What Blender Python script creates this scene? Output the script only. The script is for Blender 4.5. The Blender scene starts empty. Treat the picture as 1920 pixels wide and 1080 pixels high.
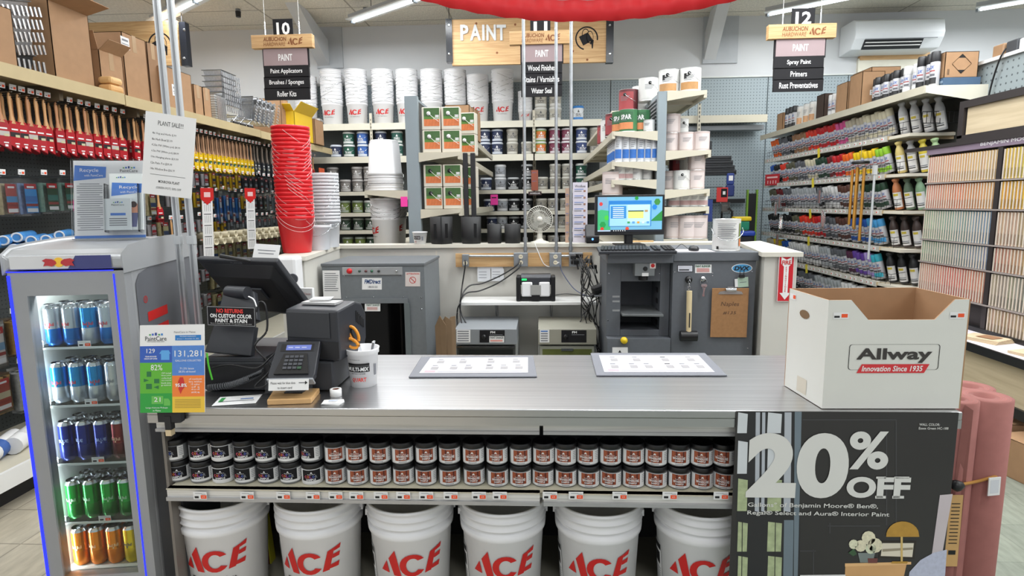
import bpy, bmesh, math, random
from mathutils import Vector, Matrix
random.seed(11)
S = bpy.context.scene
COL = S.collection
R = math.radians
# ---------------- camera ----------------
F = 1104.0; H = 1.55
dn = Vector((90, -7700, -F)).normalized(); up_ = -dn
fw = Vector((55, 159, -F)); fw = (fw - up_*fw.dot(up_)).normalized(); rt = fw.cross(up_)
# rt, fw, up_ are the world X, Y and Z axes seen from the camera
cam = bpy.data.cameras.new('camera'); cam.lens = 36*F/1920; cam.sensor_width = 36; cam.clip_start = .05; cam.clip_end = 60
camo = bpy.data.objects.new('camera', cam); COL.objects.link(camo)
rot = Matrix((rt, fw, up_))
camo.matrix_world = Matrix.Translation((0, 0, H)) @ rot.to_4x4()
S.camera = camo
def ray(px, py):
    v = Vector((px-960, 540-py, -F)); return Vector((v.dot(rt), v.dot(fw), v.dot(up_)))
def atY(px, py, Y): r = ray(px, py); return Vector((0, 0, H)) + r*(Y/r.y)
def atZ(px, py, z): r = ray(px, py); return Vector((0, 0, H)) + r*((z-H)/r.z)
def atX(px, py, x): r = ray(px, py); return Vector((0, 0, H)) + r*(x/r.x)
# ---------------- view, world ----------------
S.view_settings.view_transform = 'Standard'; S.view_settings.look = 'None'
S.view_settings.gamma = 1; S.view_settings.use_curve_mapping = False
S.view_settings.exposure = -0.3
W = bpy.data.worlds.new('world'); S.world = W; W.use_nodes = True
W.node_tree.nodes['Background'].inputs[0].default_value = (.93, .96, 1, 1)
W.node_tree.nodes['Background'].inputs[1].default_value = .85  # uniform background added as soft fill where the room is left open
LIGHT_W = 60.0      # watts of each fluorescent fixture
# ---------------- materials ----------------
def lin(c): 
    c = c/255.0
    return c/12.92 if c <= .04045 else ((c+.055)/1.055)**2.4
_mats = {}
def mat(rgb, r=.5, m=0.0, e=0.0, n=.04, sc=9.0, spec=.5, name=None):
    k = (tuple(rgb), r, m, e, n, sc, spec)
    if k in _mats: return _mats[k]
    M = bpy.data.materials.new(name or 'paint_%d_%d_%d' % tuple(int(a) for a in rgb)); M.use_nodes = True
    nt = M.node_tree; b = nt.nodes['Principled BSDF']
    c = tuple(lin(a) for a in rgb)
    b.inputs['Roughness'].default_value = r; b.inputs['Metallic'].default_value = m
    b.inputs['Specular IOR Level'].default_value = spec
    if n:
        tc = nt.nodes.new('ShaderNodeTexCoord'); no = nt.nodes.new('ShaderNodeTexNoise'); no.inputs['Scale'].default_value = sc
        mx = nt.nodes.new('ShaderNodeMix'); mx.data_type = 'RGBA'
        mx.inputs[6].default_value = tuple(a*(1-n*2) for a in c)+(1,); mx.inputs[7].default_value = tuple(min(1, a*(1+n*2)) for a in c)+(1,)
        nt.links.new(tc.outputs['Object'], no.inputs['Vector']); nt.links.new(no.outputs['Fac'], mx.inputs[0]); nt.links.new(mx.outputs[2], b.inputs['Base Color'])
    else: b.inputs['Base Color'].default_value = c+(1,)
    if e:
        b.inputs['Emission Color'].default_value = c+(1,); b.inputs['Emission Strength'].default_value = e
    _mats[k] = M; return M
def nodes_mat(name):
    M = bpy.data.materials.new(name); M.use_nodes = True
    return M, M.node_tree, M.node_tree.nodes['Principled BSDF']
def stretched(name, c1, c2, scale, rough=.5, metal=0, nscale=3, detail=4, bump=0, ramp=(.3, .7), dist=0):
    M, nt, b = nodes_mat(name); N = nt.nodes.new; L = nt.links.new
    tc = N('ShaderNodeTexCoord'); mp = N('ShaderNodeMapping'); mp.inputs['Scale'].default_value = scale
    no = N('ShaderNodeTexNoise'); no.inputs['Scale'].default_value = nscale; no.inputs['Detail'].default_value = detail; no.inputs['Distortion'].default_value = dist
    cr = N('ShaderNodeValToRGB'); cr.color_ramp.elements[0].position = ramp[0]; cr.color_ramp.elements[1].position = ramp[1]
    cr.color_ramp.elements[0].color = tuple(lin(a) for a in c1)+(1,); cr.color_ramp.elements[1].color = tuple(lin(a) for a in c2)+(1,)
    L(tc.outputs['Object'], mp.inputs['Vector']); L(mp.outputs[0], no.inputs['Vector']); L(no.outputs['Fac'], cr.inputs[0]); L(cr.outputs[0], b.inputs['Base Color'])
    b.inputs['Roughness'].default_value = rough; b.inputs['Metallic'].default_value = metal
    if bump:
        bp = N('ShaderNodeBump'); bp.inputs['Strength'].default_value = bump; bp.inputs['Distance'].default_value = .002
        L(no.outputs['Fac'], bp.inputs['Height']); L(bp.outputs[0], b.inputs['Normal'])
    return M
def pegboard(name, c1, c2, ax, pitch=.0254):
    M, nt, b = nodes_mat(name); N = nt.nodes.new; L = nt.links.new
    tc = N('ShaderNodeTexCoord'); s = N('ShaderNodeVectorMath'); s.operation = 'SCALE'; s.inputs[3].default_value = 1/pitch
    fr = N('ShaderNodeVectorMath'); fr.operation = 'FRACTION'; su = N('ShaderNodeVectorMath'); su.operation = 'SUBTRACT'; su.inputs[1].default_value = (.5, .5, .5)
    ml = N('ShaderNodeVectorMath'); ml.operation = 'MULTIPLY'; ml.inputs[1].default_value = (1, 0, 1) if ax == 'Y' else (0, 1, 1)
    le = N('ShaderNodeVectorMath'); le.operation = 'LENGTH'; lt = N('ShaderNodeMath'); lt.operation = 'LESS_THAN'; lt.inputs[1].default_value = .15
    mx = N('ShaderNodeMix'); mx.data_type = 'RGBA'
    mx.inputs[6].default_value = tuple(lin(a) for a in c1)+(1,); mx.inputs[7].default_value = tuple(lin(a) for a in c2)+(1,)
    L(tc.outputs['Object'], s.inputs[0]); L(s.outputs[0], fr.inputs[0]); L(fr.outputs[0], su.inputs[0]); L(su.outputs[0], ml.inputs[0]); L(ml.outputs[0], le.inputs[0])
    L(le.outputs['Value'], lt.inputs[0]); L(lt.outputs[0], mx.inputs[0]); L(mx.outputs[2], b.inputs['Base Color']); b.inputs['Roughness'].default_value = .55
    return M
def tiles(name, c1, c2, cm, size, mortar, rough, mottle=1.0, offx=0):
    M, nt, b = nodes_mat(name); N = nt.nodes.new; L = nt.links.new
    tc = N('ShaderNodeTexCoord'); br = N('ShaderNodeTexBrick'); br.offset = 0; br.inputs['Scale'].default_value = 1
    br.inputs['Brick Width'].default_value = size[0]; br.inputs['Row Height'].default_value = size[1]; br.inputs['Mortar Size'].default_value = mortar
    br.inputs['Color1'].default_value = tuple(lin(a) for a in c1)+(1,); br.inputs['Color2'].default_value = tuple(lin(a) for a in c2)+(1,); br.inputs['Mortar'].default_value = tuple(lin(a) for a in cm)+(1,)
    no = N('ShaderNodeTexNoise'); no.inputs['Scale'].default_value = 30*mottle; no.inputs['Detail'].default_value = 5
    mp = N('ShaderNodeMapping'); mp.inputs['Scale'].default_value = (1, .25, 1)
    mx = N('ShaderNodeMix'); mx.data_type = 'RGBA'; mx.blend_type = 'MULTIPLY'; mx.inputs[0].default_value = .45
    L(tc.outputs['Object'], br.inputs['Vector']); L(tc.outputs['Object'], mp.inputs['Vector']); L(mp.outputs[0], no.inputs['Vector'])
    L(br.outputs['Color'], mx.inputs[6])
    cr = N('ShaderNodeValToRGB'); cr.color_ramp.elements[0].position = .35; cr.color_ramp.elements[1].position = .65; cr.color_ramp.elements[0].color = (.55, .55, .55, 1)
    L(no.outputs['Fac'], cr.inputs[0]); L(cr.outputs[0], mx.inputs[7]); L(mx.outputs[2], b.inputs['Base Color']); b.inputs['Roughness'].default_value = rough
    return M
def clear(name, tint=(255, 255, 255), ior=1.45, extra=0.0, rough=.03):
    M = bpy.data.materials.new(name); M.use_nodes = True; nt = M.node_tree; nt.nodes.clear(); N = nt.nodes.new; L = nt.links.new
    o = N('ShaderNodeOutputMaterial'); t = N('ShaderNodeBsdfTransparent'); t.inputs[0].default_value = tuple(lin(a) for a in tint)+(1,)
    g = N('ShaderNodeBsdfGlossy'); g.inputs['Roughness'].default_value = rough; fr = N('ShaderNodeFresnel'); fr.inputs[0].default_value = ior
    ad = N('ShaderNodeMath'); ad.operation = 'ADD'; ad.inputs[1].default_value = extra; ad.use_clamp = True
    mx = N('ShaderNodeMixShader'); L(fr.outputs[0], ad.inputs[0]); L(ad.outputs[0], mx.inputs[0]); L(t.outputs[0], mx.inputs[1]); L(g.outputs[0], mx.inputs[2]); L(mx.outputs[0], o.inputs[0])
    return M
def milky(name, tint, a):
    M, nt, b = nodes_mat(name); b.inputs['Base Color'].default_value = tuple(lin(x) for x in tint)+(1,); b.inputs['Alpha'].default_value = a; b.inputs['Roughness'].default_value = .25
    return M
WHITE = mat((222, 222, 220), .42, n=.01); PLASTIC = mat((228, 228, 230), .35, n=.01); PAPER = mat((226, 226, 226), .75, n=.015)
BLACK = mat((22, 22, 24), .4, n=.05); BLACKM = mat((30, 30, 33), .6, n=.05); DGREY = mat((64, 66, 70), .5)
CREAM = mat((196, 190, 172), .45, n=.03, name='cream_enamel'); CARD = mat((164, 128, 95), .8, n=.07, sc=14, name='cardboard'); CARD2 = mat((146, 112, 82), .82, n=.07, name='cardboard_inside')
RED = mat((200, 22, 30), .4, n=.02); REDC = mat((196, 26, 24), .45, n=.02); GREY = mat((128, 132, 136), .45, n=.04); STEELG = mat((108, 113, 117), .5, n=.06, sc=40, name='grey_powder_coat')
CHROME = mat((205, 208, 212), .22, 1, n=.03); ALU = mat((196, 198, 200), .35, 1, n=.06, sc=30); WIRE = mat((52, 52, 55), .4, .6, n=0); GALV = mat((170, 174, 178), .38, .9, n=.12, sc=25, name='galvanised_steel')
TXT = mat((18, 18, 20), .6, n=0); TXW = mat((232, 232, 232), .6, n=0); TXG = mat((120, 122, 128), .7, n=0); TAGO = mat((232, 84, 40), .6, n=0); BLUE = mat((45, 105, 185), .5, n=.02)
STEEL = stretched('brushed_stainless', (176, 176, 178), (208, 208, 209), (.35, 30, 1), .3, 1, 4, 6, bump=.05, ramp=(.2, .8))
PINE = stretched('pine_board', (182, 142, 94), (208, 172, 124), (.7, 1, 14), .55, 0, 3, 6, ramp=(.35, .65), dist=1.2)
LWOOD = stretched('laminate_wood', (186, 168, 138), (205, 188, 158), (4, .6, 10), .5, 0, 4, 4)
BRUSHWOOD = mat((190, 140, 92), .45, n=.06)
PEGD = pegboard('dark_pegboard', (74, 80, 82), (24, 26, 28), 'Y'); PEGDX = pegboard('dark_pegboard_side', (66, 70, 70), (20, 22, 22), 'X')
PEGL = pegboard('grey_pegboard', (146, 158, 163), (78, 88, 94), 'Y', .042); PEGLX = pegboard('grey_pegboard_side', (140, 150, 152), (80, 88, 92), 'X', .05)
GLASS = clear('door_glass', (236, 244, 242)); ACRYL = clear('clear_acrylic', (253, 254, 255), 1.35, .0); BLISTER = clear('clear_blister', (225, 228, 230), 1.45, .08, .15)
# ---------------- mesh builder ----------------
_txt = {}
def text2d(body, bold=0.0, res=2, shear=0.0, space=1.0):
    k = (body, bold, res, shear, space)
    if k in _txt: return _txt[k]
    c = bpy.data.curves.new('t', 'FONT'); c.body = body; c.resolution_u = res; c.offset = bold; c.shear = shear; c.fill_mode = 'FRONT'; c.space_character = space
    o = bpy.data.objects.new('t', c); COL.objects.link(o)
    me = bpy.data.meshes.new_from_object(o.evaluated_get(bpy.context.evaluated_depsgraph_get()))
    vs = [tuple(v.co[:2]) for v in me.vertices]; fs = [tuple(p.vertices) for p in me.polygons]
    bpy.data.objects.remove(o); bpy.data.curves.remove(c); bpy.data.meshes.remove(me)
    x0 = min(v[0] for v in vs); x1 = max(v[0] for v in vs); y0 = min(v[1] for v in vs); y1 = max(v[1] for v in vs)
    vs = [((v[0]-x0)/(x1-x0)-.5, (v[1]-y0)/(y1-y0)-.5) for v in vs]
    fs2 = []
    for f in fs:                                    # keep every letter facing +normal
        a = sum(vs[f[i]][0]*vs[f[(i+1) % len(f)]][1]-vs[f[(i+1) % len(f)]][0]*vs[f[i]][1] for i in range(len(f)))
        fs2.append(f if a > 0 else tuple(reversed(f)))
    _txt[k] = (vs, fs2, (x1-x0)/(y1-y0)); return _txt[k]
def frame(p, right=(1, 0, 0), up=(0, 0, 1)):
    r = Vector(right).normalized(); u = Vector(up); u = (u-r*u.dot(r)).normalized(); n = r.cross(u)
    M = Matrix((r, u, n)).transposed().to_4x4(); M.translation = Vector(p); return M
def quadframe(a, b, d):     # top-left, top-right, bottom-left corners -> frame centred, width, height
    a, b, d = Vector(a), Vector(b), Vector(d); c = (b+d)/2
    return frame(c, b-a, a-d), (b-a).length, (a-d).length
class MB:
    def __init__(s, X=None): s.v = []; s.f = []; s.mi = []; s.sm = []; s.mats = []; s.X = X
    def m(s, mt):
        if mt not in s.mats: s.mats.append(mt)
        return s.mats.index(mt)
    def add(s, vs, fs, mt, X=None, smooth=False):
        b = len(s.v); i = s.m(mt)
        for v in vs:
            v = Vector(v)
            if X is not None: v = X @ v
            if s.X is not None: v = s.X @ v
            s.v.append(v)
        for f in fs: s.f.append([b+j for j in f]); s.mi.append(i); s.sm.append(smooth)
        return s
    def bx(s, x0, x1, y0, y1, z0, z1, mt, X=None):
        vs = [(x, y, z) for x in (x0, x1) for y in (y0, y1) for z in (z0, z1)]
        return s.add(vs, [(0, 1, 3, 2), (4, 6, 7, 5), (0, 4, 5, 1), (2, 3, 7, 6), (0, 2, 6, 4), (1, 5, 7, 3)], mt, X)
    def box(s, c, d, mt, X=None): return s.bx(c[0]-d[0]/2, c[0]+d[0]/2, c[1]-d[1]/2, c[1]+d[1]/2, c[2]-d[2]/2, c[2]+d[2]/2, mt, X)
    def quad(s, a, b, c, d, mt, X=None): return s.add([a, b, c, d], [(0, 1, 2, 3)], mt, X)
    def rect(s, w, h, mt, X=None, u=0, v=0, n=0): return s.add([(u-w/2, v-h/2, n), (u+w/2, v-h/2, n), (u+w/2, v+h/2, n), (u-w/2, v+h/2, n)], [(0, 1, 2, 3)], mt, X)
    def poly(s, pts, mt, X=None, n=0): return s.add([(p[0], p[1], n) for p in pts], [tuple(range(len(pts)))], mt, X)
    def prism(s, pts, t, mt, X=None, z0=0):       # pts CCW in the local xy plane, thickness t along +z
        k = len(pts); vs = [(p[0], p[1], z0) for p in pts]+[(p[0], p[1], z0+t) for p in pts]
        return s.add(vs, [tuple(reversed(range(k))), tuple(range(k, 2*k))]+[(i, (i+1) % k, k+(i+1) % k, k+i) for i in range(k)], mt, X)
    def lathe(s, prof, mt, n=20, c=(0, 0, 0), X=None, smooth=True, a0=0, cap=True):
        vs = []
        for r, z in prof:
            for i in range(n):
                a = a0+2*math.pi*i/n; vs.append((c[0]+r*math.cos(a), c[1]+r*math.sin(a), c[2]+z))
        fs = [(j*n+i, j*n+(i+1) % n, (j+1)*n+(i+1) % n, (j+1)*n+i) for j in range(len(prof)-1) for i in range(n)]
        s.add(vs, fs, mt, X, smooth)
        if cap:
            b = len(prof)-1
            s.add(vs[:n], [tuple(reversed(range(n)))], mt, X); s.add(vs[b*n:], [tuple(range(n))], mt, X)
        return s
    def cyl(s, p0, p1, r, mt, r1=None, n=12, X=None, smooth=True):
        p0, p1 = Vector(p0), Vector(p1); d = p1-p0; q = d.to_track_quat('Z', 'Y').to_matrix().to_4x4(); q.translation = p0
        return s.lathe([(r, 0), (r if r1 is None else r1, d.length)], mt, n, X=(q if X is None else X @ q), smooth=smooth)
    def tube(s, pts, r, mt, n=6, X=None):
        pts = [Vector(p) for p in pts]; vs = []; k = len(pts)
        for i, p in enumerate(pts):
            t = (pts[min(i+1, k-1)]-pts[max(i-1, 0)]).normalized(); a = Vector((0, 0, 1)) if abs(t.z) < .9 else Vector((1, 0, 0))
            u = t.cross(a).normalized(); w = t.cross(u)
            for j in range(n):
                g = 2*math.pi*j/n; vs.append(p+(u*math.cos(g)+w*math.sin(g))*r)
        fs = [(i*n+j, i*n+(j+1) % n, (i+1)*n+(j+1) % n, (i+1)*n+j) for i in range(k-1) for j in range(n)]
        s.add(vs, fs, mt, X, True); return s.add(vs[:n], [tuple(range(n))], mt, X).add(vs[-n:], [tuple(reversed(range(n)))], mt, X)
    def curve(s, pts, r, mt, n=6, sub=6, X=None): return s.tube(smoothpath(pts, sub), r, mt, n, X)
    def cylpatch(s, u0, u1, v0, v1, rf, mt, n=10, off=.0008, yaw=0):   # rf(v) radius at height v; u = arc length about the -Y side
        vs = []
        for i in range(n+1):
            u = u0+(u1-u0)*i/n
            for v in (v0, v1):
                r = rf(v)+off; a = u/rf(v)+yaw; vs.append((r*math.sin(a), -r*math.cos(a), v))
        return s.add(vs, [(2*i, 2*i+2, 2*i+3, 2*i+1) for i in range(n)], mt, None, True)
    def cyl2d(s, vs, fs, rf, mt, off=.001, yaw=0):
        out = []
        for u, v in vs: r = rf(v)+off; a = u/rf(v)+yaw; out.append((r*math.sin(a), -r*math.cos(a), v))
        return s.add(out, fs, mt)
    def text(s, body, w, h, mt, X=None, u=0, v=0, n=.0008, bold=0.0, res=2, shear=0.0, space=1.0):
        vs, fs, asp = text2d(body, bold, res, shear, space)
        if w is None: w = h*asp
        if h is None: h = w/asp
        return s.add([(u+a*w, v+b*h, n) for a, b in vs], fs, mt, X)
    def ctext(s, body, u, v, w, h, rf, mt, off=.0015, yaw=0, bold=0.0, res=1, shear=0.0):
        vs, fs, asp = text2d(body, bold, res, shear)
        return s.cyl2d([(u+a*w, v+b*h) for a, b in vs], fs, rf, mt, off, yaw)
    def build(s, name, parent=None, loc=None, rz=0, bev=0, M=None, seg=2):
        me = bpy.data.meshes.new(name); me.from_pydata([tuple(v) for v in s.v], [], s.f)
        for q in s.mats: me.materials.append(q)
        me.polygons.foreach_set('material_index', s.mi); me.polygons.foreach_set('use_smooth', s.sm); me.update()
        o = bpy.data.objects.new(name, me); COL.objects.link(o)
        if parent: o.parent = parent
        if M is not None: o.matrix_local = M
        if loc is not None: o.location = loc
        if rz: o.rotation_euler = (0, 0, rz)
        if bev:
            b = o.modifiers.new('bevel', 'BEVEL'); b.width = bev; b.segments = seg; b.limit_method = 'ANGLE'; b.angle_limit = R(40)
        return o
def smoothpath(pts, sub=6):
    P = [Vector(p) for p in pts]; out = []
    for i in range(len(P)-1):
        a = P[max(i-1, 0)]; b = P[i]; c = P[i+1]; d = P[min(i+2, len(P)-1)]
        for k in range(sub):
            t = k/sub; out.append(.5*((2*b)+(c-a)*t+(2*a-5*b+4*c-d)*t*t+(3*b-a-3*c+d)*t**3))
    return out+[P[-1]]
def tag(o, label=None, cat=None, group=None, kind=None):
    if label: o['label'] = label
    if cat: o['category'] = cat
    if group: o['group'] = group
    if kind: o['kind'] = kind
    return o
def thing(name, label, cat, loc=(0, 0, 0), rz=0, group=None, M=None):
    o = bpy.data.objects.new(name, None); COL.objects.link(o); o.location = loc; o.rotation_euler = (0, 0, rz); o.empty_display_size = .05
    if M is not None: o.matrix_world = M
    return tag(o, label, cat, group)
def struct(mb, name, **k): return tag(mb.build(name, **k), kind='structure')
KIDS = {}
def dup(root, loc=None, rz=None, label=None, group=None, M=None, name=None):
    def cp(o, par):
        c = o.copy(); COL.objects.link(c)
        if par: c.parent = par
        for k in kids(o): cp(k, c)
        return c
    r = cp(root, None)
    if loc is not None: r.location = loc
    if rz is not None: r.rotation_euler = (0, 0, rz) if not hasattr(rz, '__len__') else rz
    if M is not None: r.matrix_world = M
    if label: r['label'] = label
    if group: r['group'] = group
    return r
def kids(o):
    k = KIDS.get(o.name)
    if k is None or len(k) == 0: k = [c for c in COL.objects if c.parent == o] if o.name not in KIDS else []
    KIDS[o.name] = k; return k
class Proto:            # first use returns the thing itself, later uses copies
    def __init__(s, fn): s.fn = fn; s.root = None
    def put(s, loc=None, rz=None, label=None, group=None, M=None):
        if s.root is None:
            s.root = s.fn(); r = s.root
            kids(r); [kids(c) for c in kids(r)]
            if loc is not None: r.location = loc
            if rz is not None: r.rotation_euler = (0, 0, rz) if not hasattr(rz, '__len__') else rz
            if M is not None: r.matrix_world = M
            if label: r['label'] = label
            if group: r['group'] = group
            return r
        return dup(s.root, loc, rz, label, group, M)
ORD = 'zeroth first second third fourth fifth sixth seventh eighth ninth tenth eleventh twelfth thirteenth fourteenth fifteenth sixteenth seventeenth eighteenth nineteenth'.split()
for _t, _u in (('twenty', 'twentieth'), ('thirty', 'thirtieth'), ('forty', 'fortieth'), ('fifty', 'fiftieth')): ORD += [_u]+[_t+'-'+ORD[_k] for _k in range(1, 10)]
# logo outlines
def ace_logo():
    P = lambda L: [((x-365)/380, (965-y)/380) for x, y in L]
    A1 = P([(175, 1030), (232, 1037), (213, 955)]); A2 = P([(228, 935), (262, 1050), (306, 1054), (268, 873)])
    c = []
    for i in range(17):
        a = R(32+296*i/16); c.append((372+76*math.cos(a), 978-78*math.sin(a)))
    for i in range(16, -1, -1):
        a = R(40+280*i/16); c.append((372+38*math.cos(a), 978-50*math.sin(a)))
    C = P(c)[::-1]; C = C[::-1]
    n = 17; quads = []
    Cp = P(c)
    for i in range(16): quads.append([Cp[i], Cp[i+1], Cp[33-i-1], Cp[33-i]])
    E = [P([(440, 1045), (475, 905), (515, 888), (480, 1038)]), P([(510, 913), (515, 888), (556, 870), (548, 902)]), P([(499, 962), (505, 934), (548, 925), (541, 955)]), P([(482, 1030), (489, 1003), (541, 992), (533, 1026)])]
    return [A1, A2]+quads+E
ACE = ace_logo()
def slices(polys, step):
    bm = bmesh.new()
    for p in polys:
        vs = [bm.verts.new((x, y, 0)) for x, y in p]
        try: bm.faces.new(vs)
        except Exception: pass
    x = -.5
    while x < .52:
        g = bm.verts[:]+bm.edges[:]+bm.faces[:]
        bmesh.ops.bisect_plane(bm, geom=g, plane_co=(x, 0, 0), plane_no=(1, 0, 0)); x += step
    bmesh.ops.recalc_face_normals(bm, faces=bm.faces[:])
    bm.verts.index_update(); vs = [tuple(v.co[:2]) for v in bm.verts]
    fs = []
    for f in bm.faces:
        i = [v.index for v in f.verts]; a = sum(vs[i[k]][0]*vs[i[(k+1) % len(i)]][1]-vs[i[(k+1) % len(i)]][0]*vs[i[k]][1] for k in range(len(i)))
        fs.append(i if a > 0 else i[::-1])
    bm.free(); return vs, fs
ACE_S = slices(ACE, .06)
def ace(mb, u, v, w, rf, mt, off=.0015, yaw=0): return mb.cyl2d([(u+a*w, v+b*w*.9) for a, b in ACE_S[0]], ACE_S[1], rf, mt, off, yaw)
def aceflat(mb, w, mt, X, u=0, v=0, n=.001): return mb.add([(u+a*w, v+b*w, n) for a, b in ACE_S[0]], ACE_S[1], mt, X)
# ================= THE SETTING =================
TILE_L = tiles('floor_tile_tan', (196, 186, 166), (186, 178, 160), (150, 142, 126), (.305, .305), .004, .3)
TILE_R = tiles('floor_tile_green', (140, 146, 134), (134, 140, 129), (122, 128, 118), (.305, .305), .002, .22, 1.3)
CEIL = tiles('ceiling_tile', (232, 226, 212), (228, 222, 208), (176, 170, 156), (1.22, .61), .012, .8, 2.5)
struct(MB().bx(-9, -.2, -4, 8.8, -.06, 0, TILE_L), 'floor')
struct(MB().bx(-.2, 9, -4, 8.8, -.06, 0, TILE_R), 'floor')
struct(MB().bx(-9, 9, -4, 8.95, 4.08, 4.14, CEIL), 'ceiling')
WALLM = mat((206, 208, 210), .7, n=.03, sc=2, name='grey_wall_paint')
struct(MB().bx(-9, 9, 8.75, 8.95, 0, 4.08, WALLM), 'wall_back')
def brace(px, pyb, pxt, nm):
    a = atY(px, pyb, 8.6); t = atZ(pxt, 4, 4.08); w = .16
    b = MB(); X0 = a.x-w/2; X1 = a.x+w/2
    for (p, q) in (((8.75, a.z-.1), (t.y, 4.08)),):
        y0, z0 = p; y1, z1 = q; d = .26
        vs = [(x, y, z) for x in (X0, X1) for (y, z) in ((y0, z0), (y0, z0+.36), (y1+.33, z1), (y1, z1))]
        b.add(vs, [(0, 1, 2, 3), (7, 6, 5, 4), (0, 3, 7, 4), (1, 5, 6, 2), (2, 6, 7, 3), (0, 4, 5, 1)], WALLM)
    b.bx(X0-.02, X0+.0, 8.0, 8.75, a.z, 4.08, WALLM) if 0 else None
    struct(b, nm)
    struct(MB().bx(X0-.02, X1+.2 if px < 900 else X1+.3, 8.72, 8.75, a.z-.12, 4.08, mat((178, 182, 186), .7)), nm+'1')
brace(601, 108, 551, 'trim_2'); brace(1336, 98, 1382, 'trim_3')
# ---- half wall round the mixing area ----
HW = mat((205, 203, 196), .5, n=.03, sc=4, name='half_wall_paint'); HWC = mat((214, 210, 198), .4, n=.02)
def footprint(pts, z0, z1, mt, b): return b.prism(pts, z1-z0, mt, z0=z0)
b = MB(); footprint([(-1.545, 4.45), (1.47, 4.42), (1.47, 4.55), (-1.75, 4.58)], 0, 1.225, HW, b); b.box((-.8, 4.443, .6), (.012, .01, 1.2), HWC); struct(b, 'wall_half')
b = MB(); footprint([(-1.58, 3.47), (-1.43, 3.47), (-1.545, 4.45), (-1.75, 4.58)], 0, 1.225, HW, b); struct(b, 'wall_half_left')
b = MB(); footprint([(1.31, 3.52), (1.49, 3.50), (1.62, 4.50), (1.47, 4.42)], 0, 1.225, HW, b); struct(b, 'wall_half_right')
b = MB(); footprint([(-1.56, 4.42), (1.47, 4.395), (1.47, 4.58), (-1.77, 4.61)], 1.225, 1.25, HWC, b); struct(b, 'trim_4')
b = MB(); footprint([(-1.61, 3.45), (-1.41, 3.45), (-1.535, 4.42), (-1.775, 4.6)], 1.225, 1.251, HWC, b); struct(b, 'trim_5')
b = MB(); footprint([(1.285, 3.50), (1.515, 3.48), (1.645, 4.53), (1.445, 4.4)], 1.225, 1.251, HWC, b); struct(b, 'trim_6')
# ================= CEILING LIGHTS =================
TUBE = mat((236, 248, 255), .5, e=9.0, n=0, name='fluorescent_tube')
def fixture():
    t = thing('fluorescent_light', '', 'ceiling light')
    L = 2.4; b = MB()
    b.bx(-L/2, L/2, -.06, .06, -.02, .04, mat((176, 178, 180), .4)); b.bx(-L/2, L/2, -.10, .10, -.03, -.018, WHITE); b.build('reflector', t)
    for s in (-1, 1): MB().cyl((s*1.16, 0, -.035), (s*.03, 0, -.035), .019, TUBE, n=10).build('tube', t)
    for x in (-1.19, 0, 1.19): MB().box((x, 0, -.04), (.025, .06, .04), GREY).build('lamp_holder', t)
    for x in (-.8, .8): MB().cyl((x, 0, .04), (x, 0, .2), .004, WIRE, n=5).build('hanger', t)
    l = bpy.data.lights.new('tube_light', 'AREA'); l.shape = 'RECTANGLE'; l.size = L; l.size_y = .14; l.energy = LIGHT_W; l.color = (.96, .985, 1)
    lo = bpy.data.objects.new('tube_light', l); COL.objects.link(lo); lo.parent = t; lo.location = (0, 0, -.06)
    return t
FX = Proto(fixture)
d_ = Vector((.80, -.60, 0)).normalized(); aL = math.atan2(d_.y, d_.x)
def row(p0, n, labs, k0=0):
    for i in range(n):
        c = p0+d_*(1.2+2.47*(i+k0)); lab = labs[i] if i < len(labs) else 'unseen twin tube fluorescent fixture added to light the store around the counter'  # fixtures past the listed ones are out of view, added for light
        FX.put(loc=(c.x, c.y, 3.9), rz=aL, label=lab, group='added fluorescent fixtures out of view' if i >= len(labs) else None)
z_ = 3.87
row(atZ(290, 42, z_), 4, ['white fluorescent fixture at far left, behind the two upright steel struts', 'white fluorescent fixture hanging beyond the top left of the counter'])
row(atZ(660, 40, z_), 4, ['white fluorescent fixture left of the large wooden PAINT sign', 'white fluorescent fixture in line after the one left of the PAINT sign'])
row(atZ(1437, 27, z_), 3, ['white fluorescent fixture just above the number 12 aisle sign'])
row(atZ(1830, 18, z_), 2, ['white fluorescent fixture at the top right corner, right of the air conditioner'])
for (x, y) in ((-4.5, 4.2), (-3.5, .8), (-.6, 2.2), (2.6, 3.6), (.5, -1.2), (3.6, .6), (-3.2, -2.0), (4.6, -2.2)):  # extra fixtures outside the view, added because the scene needs their light
    FX.put(loc=(x, y, 3.9), rz=aL, label='unseen twin tube fluorescent fixture added to light the store around the counter', group='added fluorescent fixtures out of view')
for i, (x, y, w) in enumerate(((446, 17, 'above the brown cartons on the left'), (685, 15, 'above the bright fixture left of the PAINT sign'))):
    p = atZ(x, y, 4.08); b = MB().cyl(p, p-Vector((0, 0, .03)), .03, GREY).cyl(p-Vector((0, 0, .03)), p-Vector((0, 0, .1)), .035, BLACK, r1=.03)
    tag(b.build('ceiling_sensor'), 'small black round sensor on the ceiling '+w, 'sensor')
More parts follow.
